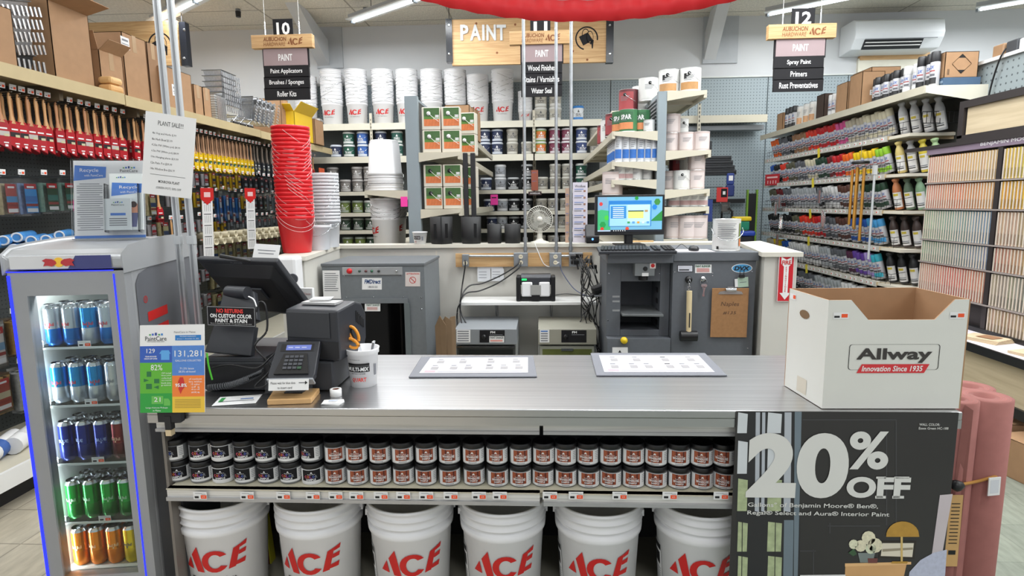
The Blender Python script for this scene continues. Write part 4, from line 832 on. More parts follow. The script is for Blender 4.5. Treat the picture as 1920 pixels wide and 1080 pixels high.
# ================= SAMPLE JARS =================
GREYJ = mat((120, 122, 124), .4, n=.02); WOODL = mat((146, 70, 44), .5, n=.25, sc=60, name='woodgrain_label'); WOODD = mat((84, 34, 26), .5, n=.2, sc=60)
PUR = mat((150, 70, 140), .6, n=0); ORJ = mat((220, 120, 60), .6, n=0); PIN = mat((214, 84, 110), .6, n=0); BLJ = mat((90, 110, 190), .6, n=0)
JR, JH, JP = .0364, .0655, .0762
def jar(kind):
    def fn():
        t = thing('sample_jar', '', 'jar'); b = MB(); body = {'w': GREYJ, 'g': GREYJ, 'c': PAPER}[kind[0]]
        r = JR; b.lathe([(r*.9, 0), (r*.99, .003), (r, .008), (r, .052), (r*.95, .056)], body, 28, cap=False).lathe([(.001, 0), (r*.9, 0)], body, 28, cap=False); b.build('jar_body', t)
        MB().lathe([(r*.96, .055), (r*1.01, .057), (r*1.01, .071), (r*.97, .0735), (r*.9, .0735), (r*.88, .071), (.001, .071)], BLACK, 28, cap=False).build('lid', t)
        b = MB(); rf = lambda v: r; yaw = 0
        if kind[1] == 'c':
            b.cylpatch(-.036, .040, .008, .016, rf, PAPER, 12, .0005); b.cylpatch(.026, .045, .016, .0535, rf, PAPER, 5, .0005); b.cylpatch(-.036, .026, .016, .0535, rf, BLKP, 10, .0005)
            w_ = .034/5
            for ch, m_, u in (('C', PIN, -.0235), ('O', ORJ, -.0145), ('L', PUR, -.006), ('O', BLJ, .0025), ('R', TXG, .0115)): b.ctext(ch, u, .0305, .0082, .0105, rf, m_, .0009, bold=.03)
            b.ctext('SAMPLE', -.006, .0205, .032, .0068, rf, TXW, .0009, bold=.04); b.ctext('Benjamin Moore', -.004, .0385, .024, .0038, rf, TXW, .0009, bold=.02); b.cyl2d([(-.008, .042), (0, .042), (-.004, .048)], [(0, 1, 2)], rf, TXW, .0009)
        else:
            b.cylpatch(-.040, .045, .006, .0535, rf, PAPER, 14, .0005); b.cylpatch(-.026, .022, .014, .0525, rf, WOODL, 8, .0008)
            for k, u in enumerate((-.022, -.012, -.001, .010)): b.cylpatch(u, u+.004, .014, .0525, rf, WOODD if k % 2 else mat((160, 84, 48), .5, n=.2, sc=60), 1, .001)
            b.ctext('WOODLUXE', -.002, .029, .040, .0092, rf, TXW, .0014, bold=.04); b.ctext('SAMPLE', -.002, .0205, .026, .005, rf, TXW, .0014, bold=.04); b.ctext('Benjamin Moore', -.002, .0365, .026, .0036, rf, TXW, .0014, bold=.02); b.cyl2d([(-.007, .041), (.003, .041), (-.002, .0475)], [(0, 1, 2)], rf, TXW, .0014)
            b.cylpatch(-.014, .012, .0085, .0105, rf, TXG, 4, .001)
        for k in range(5): b.cylpatch(.030, .043, .022+.006*k, .0235+.006*k, rf, TXG, 2, .0012)
        b.build('label', t); return t
    return Proto(fn)
JW, JC, JCW = jar('ww'), jar('gc'), jar('cc')
yj = 1.855
lowx = [336, 380, 421, 463, 505, 546, 588, 630, 671.5, 714, 757, 799.5, 843, 889, 933, 976, 1018.5, 1061, 1103, 1145, 1187, 1229.5, 1272, 1315, 1357]
upx = [331, 376, 417, 459, 500, 542, 585, 629, 669, 713, 755, 799, 843, 888, 932, 976, 1019, 1060.5, 1102, 1144, 1187, 1230, 1272, 1315, 1357]
lowc = 'gcg'; whites = {(0, 2), (0, 6), (1, 2)}
rots = {(1, 0): -32, (1, 1): 0, (1, 5): -12, (1, 6): -30, (0, 3): -20, (0, 4): -16, (1, 4): -10, (1, 2): -8, (0, 0): -2}
for lv, L in ((0, lowx), (1, upx)):
    for i, px in enumerate(L):
        c = atY(px, 890 if lv == 0 else 845, yj); P_ = (JCW if (lv, i) in whites else JC) if i < 7 else JW
        kindn = ('white jar with black label' if (lv, i) in whites else 'grey jar with black label') if i < 7 else 'jar with brown woodgrain label'
        P_.put(loc=(c.x, yj+random.uniform(-.004, .004), JZ+.0005+JP*lv), rz=R(rots.get((lv, i), random.choice((-4, 0, 3, 6, -8))))+.85*math.atan2(-c.x, yj), label='%s, %s from the left in the %s layer' % (kindn, ORD[i+1], ('lower', 'upper')[lv]), group='sample jars on the counter shelf')
# ================= FRIDGE =================
FX0, FY0 = -1.322, 1.80; FR_ = R(8); FW, FD, FH = .345, .50, 1.435
FT = thing('drinks_fridge', 'slim silver glass-door drinks fridge with blue light strips, left of counter', 'fridge', (FX0, FY0, 0), FR_)
# local frame: x from -FW to 0 (front right corner at origin), y from 0 (front) to FD
SIL = mat((172, 174, 177), .35, .35, n=.03, name='silver_body'); SILD = mat((128, 130, 134), .4, .3, n=.05); DOORF = mat((150, 152, 155), .4, .15, n=.03); LED = mat((28, 40, 255), .5, e=2.2, n=0, name='blue_led'); INW = mat((206, 212, 210), .5, n=.03)
b = MB(); b.bx(-FW, -FW+.02, .03, FD, .05, FH-.06, SIL).bx(-.018, 0, .03, FD, .05, FH-.06, SIL).bx(-FW, 0, FD-.03, FD, .05, FH-.05, SIL).bx(-FW, 0, .03, FD, .05, .10, SIL)
b.build('cabinet', FT, bev=.004)
b = MB()   # domed lid
prof = [(-.012, FH-.075), (-.012, FH-.03), (.02, FH-.012), (.10, FH-.004), (.25, FH+.004), (.42, FH+.006), (FD, FH+.0), (FD, FH-.06)]
k = len(prof); vs = [(x, y, z) for x in (-FW-.006, .006) for (y, z) in prof]
b.add(vs, [tuple(reversed(range(k)))[::-1], tuple(range(k, 2*k))[::-1]]+[((i+1) % k, i, k+i, k+(i+1) % k)[::-1] for i in range(k)], SIL); o = b.build('top_cover', FT, bev=.012, seg=3)
SIDE = mat((112, 114, 120), .3, .3, n=.08, sc=5, name='graphite_side_panel')
b = MB(); pts = [(.045, .12), (.045, FH-.13), (.07, FH-.10), (.42, FH-.02), (.45, FH-.04), (.47, .12)]
X = frame((.0005, 0, 0), (0, 1, 0)); b.poly(pts[::-1], SIDE, X, .0015); b.build('side_panel', FT)
b = MB(); X = frame((.003, 0, 0), (0, 1, 0)); cu = .155
def bar(y0, y1, z0, z1): b.add([(y0, z0, 0), (y1, z0+.005, 0), (y1, z1+.005, 0), (y0, z1, 0)], [(0, 1, 2, 3)], REDC, X)
bar(.10, .235, FH-.268, FH-.235); bar(.10, .235, FH-.325, FH-.292)
for k2 in range(10):
    a0_, a1_ = R(90-18*k2), R(72-18*k2)
    P_ = [(.165+.075*math.cos(a), FH-.43+.085*math.sin(a), 0) for a in (a0_, a1_)]; Q_ = [(.165+.04*math.cos(a), FH-.43+.05*math.sin(a), 0) for a in (a1_, a0_)]
    b.add(P_+Q_, [(3, 2, 1, 0)], REDC, X)
b.text('B', .11, .12, REDC, frame((.003, .16, FH-.62), (0, 0, -1), (0, 1, 0)), n=.001, bold=.05)
ringv = []
for k2 in range(21):
    a = 2*math.pi*k2/20; ringv += [(.095+.012*math.cos(a), FH-.19+.012*math.sin(a), 0), (.095+.0095*math.cos(a), FH-.19+.0095*math.sin(a), 0)]
b.add(ringv, [(2*i, 2*i+1, 2*i+3, 2*i+2)[::-1] for i in range(20)], REDC, X); b.text('R', .008, .011, REDC, X, .095, FH-.19)
b.build('side_lettering', FT)
# badge on the rounded front of the lid
b = MB(); bz0, bz1 = FH-.072, FH-.006; Xb = frame((-FW/2-.01, -.0135, FH-.05), (1, 0, 0), (0, 0, 1)); b.rect(.30, .040, mat((214, 215, 217), .3, .2), Xb)
b.add([(.02, -.02, .001), (.15, -.02, .001), (.15, .02, .001), (.045, .02, .001)], [(0, 1, 2, 3)], mat((62, 66, 120), .4), Xb)
b.lathe([(.015, 0), (.015, .002)], mat((240, 190, 60), .5, n=0), 18, X=Xb @ Matrix.Translation((-.005, 0, .0008)))
BULL = mat((180, 50, 56), .5, n=0)
for s in (-1, 1): b.add([(-.005+s*u, v, .0035) for u, v in ((.006, -.004), (.02, -.013), (.034, -.010), (.046, -.012), (.040, .0), (.048, .006), (.036, .012), (.018, .010), (.008, .004))], [tuple(range(9)) if s > 0 else tuple(reversed(range(9)))], BULL, Xb)
b.build('front_badge', FT)
# door
dz0, dz1 = .09, FH-.08; b = MB(); wx0, wx1, wz0, wz1 = -FW+.05, -.055, atY(150, 1066, 1.8).z, FH-.155
for (a, c, e, f) in ((-FW, 0, dz0, wz0), (-FW, 0, wz1, dz1), (-FW, wx0, wz0, wz1), (wx1, 0, wz0, wz1)): b.bx(a, c, -.012, .028, e, f, DOORF)
D = b.build('door', FT)
MB().rect(wx1-wx0, wz1-wz0, GLASS, frame(((wx0+wx1)/2, -.004, (wz0+wz1)/2))).build('glass_pane', D)
for (nm_, a, c, e, f) in (('light_strip', -FW-.001, -FW+.007, .09, FH-.09), ('light_strip', -.0325, -.029, .09, FH-.09)): MB().bx(a, c, -.0145, -.012, e, f, LED).build(nm_, D)
MB().bx(-FW, -.03, -.0145, -.012, dz1, dz1+.003, LED).build('light_strip', D)
b = MB(); b.bx(-FW+.02, -.018, FD-.034, FD-.03, .10, FH-.08, INW).bx(-FW+.02, -FW+.026, .03, FD-.03, .10, FH-.08, INW).bx(-.024, -.018, .03, FD-.03, .10, FH-.08, INW).bx(-FW+.02, -.018, .03, FD-.03, FH-.085, FH-.08, mat((60, 66, 66), .5)).bx(-FW+.02, -.018, .03, FD-.03, .10, .106, INW); b.build('liner', FT)
b = MB()
for k2 in range(9): b.bx(-.16+.012*k2, -.154+.012*k2, .1, .25, FH-.092, FH-.086, BLACK)
b.build('vent_grille', FT)
l = bpy.data.lights.new('fridge_light', 'AREA'); l.shape = 'RECTANGLE'; l.size = .012; l.size_y = 1.0; l.energy = 2.2; l.color = (.93, .97, 1); lo = bpy.data.objects.new('fridge_light', l); COL.objects.link(lo); lo.parent = FT
lo.matrix_local = Matrix.Translation((-FW+.032, .035, .72)) @ Matrix.Rotation(R(-90), 4, 'Y') @ Matrix.Rotation(R(0), 4, 'Z') ; lo.rotation_euler = (R(90), 0, R(-40)); lo.location = (-FW+.035, .034, .72)
l2 = bpy.data.lights.new('fridge_light', 'AREA'); l2.shape = 'RECTANGLE'; l2.size = .2; l2.size_y = .02; l2.energy = 1.2; lo2 = bpy.data.objects.new('fridge_light', l2); COL.objects.link(lo2); lo2.parent = FT; lo2.location = (-.17, .06, FH-.09)
FM = Matrix.Translation((FX0, FY0, 0)) @ Matrix.Rotation(FR_, 4, 'Z')
def energy(c1, c2, word, hi):
    def fn():
        t = thing('drink_can', '', 'can'); r = .0265; b = MB(); A = mat(c1, .22, .75, n=.02); B = mat(c2, .25, .6, n=.02)
        b.lathe([(r*.78, 0), (r*.82, .003), (r, .010), (r, .055)], B, 24, cap=False).lathe([(r, .055), (r, .122)], A, 24, cap=False).lathe([(r, .122), (r*.82, .133), (r*.86, .135)], CHROME, 24, cap=False); b.build('can_body', t)
        b = MB(); b.lathe([(r*.86, .135), (r*.8, .1345), (r*.76, .131), (.001, .131)], CHROME, 24, cap=False); b.box((0, .004, .1325), (.010, .016, .0015), CHROME); b.build('can_top', t)
        b = MB(); rf = lambda v: r; m_ = mat(hi, .4, n=0); b.text
        for (u, v, w, h) in ((0, .07, .03, .011),): b.ctext(word, u, v, w, h, rf, m_, .0006, bold=.02)
        b.cylpatch(-.002, .002, .058, .064, rf, m_, 2, .0006); b.build('print', t); return t
    return Proto(fn)
EN = {'silver and blue': energy((188, 196, 204), (30, 110, 190), 'Red Bull', (200, 40, 50)), 'sky blue': energy((40, 140, 205), (190, 200, 210), 'Red Bull', (205, 50, 60)), 'plain silver': energy((196, 200, 204), (180, 184, 190), 'Red Bull', (120, 126, 134)), 'deep blue': energy((26, 44, 130), (22, 40, 120), 'BLUE', (150, 170, 210)),
      'dark red': energy((120, 40, 44), (96, 34, 40), 'Red Bull', (220, 180, 150)), 'green': energy((30, 150, 60), (24, 132, 52), 'Red Bull', (190, 220, 195)), 'bright red': energy((214, 40, 44), (196, 34, 40), 'Red Bull', (235, 200, 200)), 'orange': energy((230, 140, 40), (222, 126, 28), 'Red Bull', (240, 210, 170)), 'yellow': energy((226, 200, 40), (216, 188, 30), 'Red Bull', (90, 90, 100))}
shz = []
for sy in (648, 757, 866, 976):       # top of each clear shelf front
    shz.append(atY(150, sy, 1.80).z)
shz.append(.17)
fl = [['silver and blue']*2+['sky blue', 'silver and blue', 'sky blue'], ['sky blue']*3+['plain silver']*2, ['deep blue']*3+['dark red']*2, ['green']*4+['bright red'], ['orange']*3+['yellow']*2]
wd = ['top', 'second', 'third', 'fourth', 'bottom']
for i, z in enumerate(shz):
    z = z if i < 4 else wz0
    if i < 4:
        SHF = MB().bx(-FW+.028, -.026, .04, FD-.06, z-.006, z-.003, ACRYL).bx(-FW+.028, -.026, .036, .04, z-.012, z+.018, ACRYL).bx(-FW+.028, -.026, .034, .036, z-.013, z-.006, INW); s = SHF.build('shelf', FT)
        b = MB(); c = atY(142, 640, 1.8); price_tag(b, -.17, z+.004, .033, .04, .02); b.build('price_tag', s)
    for k, cn in enumerate(fl[i]):
        for rw in (0, 1):
            if rw == 1 and k > 3: continue
            p = FM @ Vector((-FW+.062+.0565*k+(.008 if rw else 0), .075+.06*rw, z-.0025 if i < 4 else wz0+.002))
            EN[cn].put(loc=p, rz=FR_+R((0, -20, 15, -8, 10)[k]), label='%s energy drink can, %s row, %s from left on the fridge\'s %s shelf' % (cn, ('front', 'rear')[rw], ORD[k+1], wd[i]))
MB().bx(-FW+.026, -.024, .034, FD-.06, wz0-.01, wz0, INW).build('shelf', FT)
# ---- brochure holder on the fridge ----
A = atZ(141, 441, FH+.004); Bp = atZ(265, 445, FH+.004)
ang = math.atan2(Bp.y-A.y, Bp.x-A.x); hc = (A+Bp)/2
cen_ = Vector((-1.525, 2.02, FH+.0055)); W_, H_ = .235, .285
HM = Matrix.Translation(cen_) @ Matrix.Rotation(R(14), 4, 'Z') @ Matrix.Rotation(R(-10), 4, 'X')
t = thing('brochure_holder', 'clear acrylic brochure holder of recycling leaflets standing on the fridge', 'holder', M=HM)
MB().bx(-W_/2, W_/2, .0, .003, 0, H_, ACRYL).bx(-W_/2, W_/2, -.012, -.010, 0, H_, ACRYL).bx(-W_/2, W_/2, -.012, .05, 0, .003, ACRYL).build('panel', t)
MB().bx(.0, .005, -.045, -.012, .02, .19, ACRYL).bx(W_/2-.012, W_/2-.01, -.045, -.012, .02, .19, ACRYL).bx(0, W_/2-.01, -.047, -.045, .02, .17, ACRYL).build('pocket', t)
PB = mat((72, 122, 200), .6, n=0)
def logo5(b, X, u, v, s):
    for k, (m_, hh, dx) in enumerate(((mat((84, 160, 90), .6, n=0), .5, 0), (mat((60, 100, 190), .6, n=0), .7, 1), (mat((44, 70, 140), .6, n=0), 1.0, 2.1), (mat((84, 160, 90), .6, n=0), .55, 3.3), (mat((60, 130, 200), .6, n=0), .7, 4.3))): b.rect(s*.7, s*hh, m_, X, u+(dx-2.1)*s, v+s*hh/2, .0008)
b = MB(); X = frame((0, -.002, H_/2)); w, h = W_-.008, H_-.008; b.box((0, 0, -.0005), (w, h, .001), PAPER, X); b.poly([(-w*.5, h*.24), (-w*.05, h*.28), (-w*.04, h*.42), (-w*.48, h*.44)], PB, X, .0006)
b.text('Recycle', w*.26, h*.06, TXW, X, -w*.28, h*.37, n=.001); b.text('with PaintCare', w*.26, h*.03, TXW, X, -w*.22, h*.31, n=.001); logo5(b, X, w*.28, h*.40, .008); b.text('PaintCare', w*.25, h*.035, TXT, X, w*.28, h*.37, n=.001)
for k in range(22): b.rect(w*(.36 if k % 5 else .28), h*.008, TXG, X, -w*.28, h*(.2-.028*k), .0008)
b.rect(w, h*.035, PB, X, 0, -h*.48, .0007); tag(b.build('leaflet', M=HM), 'large recycling leaflet behind acrylic with pale text columns, on the fridge', 'leaflet')
for k, (u0, w2, h2, z0_) in enumerate(((.012, .105, .20, .03), (.004, .08, .11, .028))):
    b = MB(); X = frame((u0+w2/2-.003, -.020-.016*k, z0_+h2/2)); b.box((0, 0, 0), (w2, h2, .008), mat((218, 224, 224), .6, n=.01), X)
    if k == 0:
        b.poly([(-w2*.45, h2*.1), (w2*.5, h2*.16), (w2*.5, h2*.32), (-w2*.42, h2*.34)], PB, X, .0045); b.text('Recycle', w2*.6, h2*.07, TXW, X, w2*.1, h2*.25, n=.005); b.text('with PaintCare', w2*.6, h2*.04, TXW, X, w2*.12, h2*.17, n=.005)
        logo5(b, X @ Matrix.Translation((0, 0, .004)), -w2*.15, h2*.42, .006); b.lathe([(.008, 0), (.008, .001)], mat((70, 48, 40), .7, n=0), 12, X=X @ Matrix.Translation((-w2*.15, 0, .0045))); b.lathe([(.011, 0), (.011, .001)], mat((60, 42, 38), .7, n=0), 12, X=X @ Matrix.Translation((w2*.22, -.01, .0045)))
        b.poly([(w2*.12, -h2*.2), (w2*.36, -h2*.2), (w2*.38, -h2*.04), (w2*.14, -h2*.04)], mat((214, 150, 120), .7, n=0), X, .0045); b.poly([(w2*.14, -h2*.45), (w2*.3, -h2*.45), (w2*.36, -h2*.2), (w2*.12, -h2*.2)], mat((96, 100, 140), .7, n=0), X, .0045)
    else:
        logo5(b, X @ Matrix.Translation((0, 0, .004)), 0, h2*.36, .006); b.text('PaintCare', w2*.5, h2*.05, TXT, X, 0, h2*.3, n=.005); b.rect(w2*.6, h2*.08, PB, X, 0, 0, .0045)
        for q_ in range(4): b.rect(w2*.7, h2*.03, TXG, X, 0, -h2*(.14+.07*q_), .0045)
    tag(b.build('leaflet', M=HM), ('tall leaflet with two people in the holder\'s right pocket', 'short pale green leaflet in front of the taller one in holder')[k], 'leaflet')
# ================= PAINTCARE POSTER AT THE COUNTER'S LEFT END =================
a = atY(262, 610, 1.76); c1 = atY(378, 608, 1.76); d1 = atY(268, 774, 1.715)
X, w, h = quadframe(a, c1, d1); w *= 1.04
t = thing('recycling_poster', 'recycling poster in bright colour blocks leaning at the counter\'s left end', 'poster', (X.translation.x, X.translation.y, .9)); I = Matrix.Translation(t.location).inverted()
b = MB(I); b.box((0, 0, -.001), (w, h, .002), PAPER, X); cB = mat((48, 88, 176), .5, n=.02); cG = mat((92, 172, 50), .5, n=.02); cG2 = mat((44, 152, 60), .5, n=.02); cL = mat((80, 128, 200), .5, n=.05, sc=80); cO = mat((232, 124, 52), .5, n=.02); cY = mat((228, 188, 60), .5, n=.02)
Vv = lambda f: h*(.5-f); xm = -w*.5+w*.49
def blk(x0, x1, f0, f1, m_, n=.0006): b.rect(w*(x1-x0), h*(f1-f0), m_, X, w*((x0+x1)/2-.5), Vv((f0+f1)/2), n)
blk(0, .5, .24, .43, cB); blk(.5, 1, .24, .58, cL); blk(0, .5, .43, .78, cG); blk(.5, 1, .58, .82, cO); blk(0, .5, .78, 1, cG2); blk(.5, 1, .82, 1, cY)
logo5(b, X, -w*.25, Vv(.12), .009); b.text('PaintCare', w*.33, h*.05, TXT, X, -w*.25, Vv(.155), n=.001); b.text('RECYCLING MADE EASY', w*.27, h*.012, TXT, X, -w*.25, Vv(.19), n=.001)
b.text('PaintCare in Maine', w*.33, h*.022, TXG, X, w*.2, Vv(.085), n=.001); blk(.55, .95, .12, .18, mat((40, 120, 190), .5, n=0)); b.text('PROGRAM HIGHLIGHTS', w*.25, h*.013, TXW, X, w*.25, Vv(.135), n=.0014); b.text('January 1 - December 31, 2021', w*.34, h*.016, TXW, X, w*.25, Vv(.163), n=.0014)
b.text('129', w*.13, h*.05, TXW, X, -w*.33, Vv(.295), n=.001); b.text('YEAR-ROUND', w*.18, h*.016, TXW, X, -w*.33, Vv(.36), n=.001, bold=.02); b.text('DROP-OFF SITES', w*.2, h*.016, TXW, X, -w*.33, Vv(.385), n=.001, bold=.02)
bi = mat((90, 160, 220), .5, n=0); blk(.33, .46, .33, .40, bi, .001); b.poly([(w*(.30-.5), Vv(.33)), (w*(.48-.5), Vv(.33)), (w*(.45-.5), Vv(.29)), (w*(.34-.5), Vv(.29))], bi, X, .001)
b.text('131,281', w*.42, h*.08, TXW, X, w*.25, Vv(.335), n=.001); b.text('GALLONS COLLECTED', w*.40, h*.02, TXW, X, w*.25, Vv(.41), n=.001); b.text('71.5% latex', w*.22, h*.022, TXW, X, w*.23, Vv(.50), n=.001); b.text('28.5% oil-based', w*.26, h*.022, TXW, X, w*.23, Vv(.535), n=.001)
b.text('82%', w*.18, h*.065, TXW, X, -w*.24, Vv(.485), n=.001)
for k, s in enumerate(('Of total', 'latex paint', 'collected', 'was recycled', 'back into', 'paint')): b.text(s, w*.15, h*.02, TXW, X, -w*.09, Vv(.55+.028*k), n=.001, res=1)
dg = mat((40, 110, 60), .5, n=0)
for (u, f, ww, hh) in ((-.36, .56, .07, .06), (-.36, .70, .09, .06), (-.24, .64, .08, .05)): b.rect(w*ww, h*hh, dg, X, w*u, Vv(f), .001)
for (u, f, s_) in ((-.41, .63, 1), (-.24, .71, -1)): b.poly([(w*(u+.05*s_), Vv(f)), (w*(u-.03*s_), Vv(f-.02)), (w*(u-.03*s_), Vv(f+.02))][::s_], dg, X, .0012)
mr = mat((196, 44, 40), .5, n=0); b.poly([(w*.09, Vv(.65)), (w*.12, Vv(.60)), (w*.17, Vv(.60)), (w*.19, Vv(.66)), (w*.21, Vv(.70)), (w*.16, Vv(.74)), (w*.13, Vv(.79)), (w*.10, Vv(.74))][::-1], mr, X, .001); b.text('95.8%', w*.18, h*.04, TXW, X, w*.14, Vv(.69), n=.0016, bold=.02)
for k, s in enumerate(('of residents', 'live within', '15 miles', 'of a', 'drop-off', 'site')): b.text(s, w*(.2 if k < 2 else .13), h*.022, TXW, X, w*.36, Vv(.62+.03*k), n=.001, res=1)
gt = mat((100, 180, 80), .5, n=0); blk(.18, .36, .81, .90, gt, .001); b.poly([(w*-.13, Vv(.92)), (w*-.03, Vv(.92)), (w*-.03, Vv(.87)), (w*-.06, Vv(.84)), (w*-.13, Vv(.84))], gt, X, .001); b.text('21', w*.1, h*.05, TXW, X, -w*.23, Vv(.85), n=.0016); b.text('Large-Volume Pickups', w*.34, h*.022, TXW, X, -w*.24, Vv(.945), n=.001); b.text('in Maine', w*.12, h*.02, TXW, X, -w*.24, Vv(.975), n=.001)
for k in range(6): blk(.54, .94, .85+.018*k, .857+.018*k, mat((170, 140, 60), .6, n=0), .001)
b.build('printed_sheet', t)
p0 = atY(300, 775, 1.735); MB(I).bx(p0.x, p0.x+.075, 1.722, 1.742, .88, .925, BLACKM).bx(p0.x+.022, p0.x+.042, 1.72, 1.74, .855, .9, BLACKM).build('black_clamp', t); MB(I).bx(p0.x+.022, p0.x+.04, 1.72, 1.74, .835, .856, mat((205, 185, 150), .6)).build('wooden_block', t)
# ================= 20% OFF POSTER =================
Yp = CF-.006
def Pp(pts, mt, off): pxpoly(PB_, pts, Yp, mt, off)
tl, tr, bl = atY(1381, 771, Yp), atY(1798, 774, Yp), atY(1381, 1075, Yp)
t = thing('sale_poster', 'dark 20% OFF poster of a bedroom covering the counter\'s right end', 'poster', ((tl.x+tr.x)/2, Yp, .35)); I = Matrix.Translation(t.location).inverted()
PB_ = MB(I); zb_ = .33; PB_.bx(tl.x, tr.x, Yp, Yp+.003, zb_, tl.z, mat((48, 46, 46), .35, n=.08, sc=4, name='poster_dark'))
fr_ = mat((40, 40, 42), .5, n=0); sky = mat((205, 210, 214), .5, n=.05); grn = mat((168, 180, 140), .5, n=.2, sc=50); blg = mat((110, 124, 134), .5, n=.05); pan = mat((66, 66, 68), .5, n=0); 
# window on the left
Pp([(1383, 772), (1500, 772), (1500, 1100), (1380, 1100)], fr_, .0004)
Pp([(1490, 772), (1503, 772), (1495, 1100), (1488, 1100)], blg, .0006)
for (xa, xb) in ((1384, 1402), (1440, 1466)):
    for (ya, yb, m_) in ((773, 812, sky), (826, 888, sky), (897, 958, grn), (978, 1034, grn), (1042, 1100, grn)): Pp([(xa, ya), (xb, ya+3), (xb-2, yb), (xa-2, yb)], m_, .0008)
for (xa, xb) in ((1417, 1425), (1429, 1435), (1471, 1484)):
    Pp([(xa, 773), (xb, 773), (xb-2, 960), (xa-2, 958)], mat((176, 182, 190), .5, n=.05), .0007)
Pp([(1470, 975), (1488, 975), (1486, 1100), (1468, 1100)], blg, .0007)
for xx in (1391, 1453): Pp([(xx, 974), (xx+1.5, 974), (xx, 1100), (xx-1.5, 1100)], fr_, .001)
# wall panels
for (xa, ya, xb, yb) in ((1505, 786, 1680, 788), (1679, 786, 1681, 980), (1661, 815, 1663, 985), (1552, 985, 1650, 987), (1500, 1032, 1530, 1034), (1524, 1030, 1526, 1100), (1555, 980, 1557, 1000)): Pp([(xa, ya), (xb, ya), (xb, yb), (xa, yb)], pan, .0006)
# bedside table, lamp, picture, flowers
OAK = mat((206, 160, 108), .5, n=.06); Pp([(1585, 1056), (1700, 1056), (1690, 1100), (1583, 1100)], OAK, .0008); Pp([(1584, 1056), (1708, 1053), (1708, 1058), (1584, 1062)], mat((226, 182, 128), .5, n=0), .001)
Pp([(1650, 1014), (1718, 1014), (1714, 1048), (1647, 1046)], mat((44, 38, 32), .5, n=0), .001); Pp([(1654, 1018), (1713, 1018), (1710, 1044), (1651, 1042)], mat((216, 208, 190), .5, n=0), .0013); Pp([(1654, 1029), (1711, 1026), (1711, 1030), (1654, 1034)], mat((150, 140, 120), .5, n=0), .0016)
GLD = mat((190, 146, 66), .4, .3, n=.1, sc=40)
Pp([(1661, 1006)]+[(1692+31*math.cos(R(a)), 1004-27*math.sin(R(a))) for a in range(170, 5, -15)]+[(1723, 1006)], GLD, .0018); Pp([(1688, 1006), (1692, 1006), (1692, 1053), (1688, 1053)], mat((206, 176, 110), .5, n=0), .0018); Pp([(1672, 1052), (1702, 1052), (1700, 1056), (1670, 1056)], GLD, .0019)
for (fx, fy, fr2) in ((1600, 1020, 9), (1613, 1023, 11), (1628, 1008, 13), (1640, 1022, 14), (1632, 1028, 10)): Pp([(fx+fr2*math.cos(R(a)), fy+fr2*math.sin(R(a))) for a in range(0, 360, 30)], mat((206+(fx % 3)*6, 212, 184), .6, n=.15, sc=120), .002)
Pp([(1608, 1036), (1640, 1036), (1636, 1054), (1612, 1054)], mat((120, 130, 128), .3, n=.1), .0018); Pp([(1626, 1046), (1645, 1046), (1644, 1055), (1627, 1055)], mat((110, 64, 60), .5, n=0), .0023)
Pp([(1590, 1036), (1600, 1028), (1606, 1038), (1599, 1042)], mat((60, 90, 60), .6, n=0), .0022)
Pp([(1762, 928), (1786, 926), (1766, 1040), (1746, 1045)], mat((196, 186, 190), .6, n=.03), .0009)
Pp([(1700, 1100), (1705, 1072), (1725, 1050), (1750, 1036), (1775, 1030), (1770, 1100)], mat((184, 188, 208), .6, n=.1, sc=90), .0012); Pp([(1500, 1078), (1585, 1077), (1585, 1100), (1500, 1100)], PAPER, .001)
PB_.build('printed_sheet', t, loc=None)
b = MB(I); T_ = mat((214, 214, 210), .5, n=.01)
pxtext(b, '2', 1403, 811, 1490, 933, Yp, T_, .0026, bold=.045, res=8); pxtext(b, '0', 1497, 811, 1586, 934, Yp, T_, .0026, bold=.045, res=8)
pxtext(b, '%', 1594, 808, 1663, 880, Yp, T_, .0026, bold=.03, res=6); pxtext(b, 'OFF', 1588, 893, 1704, 934, Yp, T_, .0026, bold=.045, res=6)
pxtext(b, 'Gallons\u00b0 of Benjamin Moore\u00ae Ben\u00ae,', 1402, 941, 1645, 955, Yp, T_, .0026, bold=.012, res=3); pxtext(b, 'Regal\u00ae Select and Aura\u00ae Interior Paint', 1401, 956, 1666, 970, Yp, T_, .0026, bold=.012, res=3)
pxtext(b, 'WALL COLOR:', 1723, 793, 1761, 798, Yp, T_, .0026, bold=.01); pxtext(b, 'Essex Green HC-188', 1722, 800, 1777, 805, Yp, T_, .0026, bold=.01)
for (xa, ya, xb, yb) in ((1642, 893, 1660, 897), (1676, 893, 1704, 897), (1640, 929, 1660, 934), (1672, 929, 1694, 934)): pxrect(b, xa, ya, xb, yb, Yp, T_, .0026)
b.build('lettering', t)
# ================= ALLWAY BOX =================
BXW = mat((214, 214, 208), .5, n=.015, name='white_printed_card')
fl_ = atZ(1469, 756, .922); fr2 = atZ(1800, 767, .922); bl_ = atZ(1475, 0, .922) if 0 else None
fl_ = atZ(1541, 766, .922); 
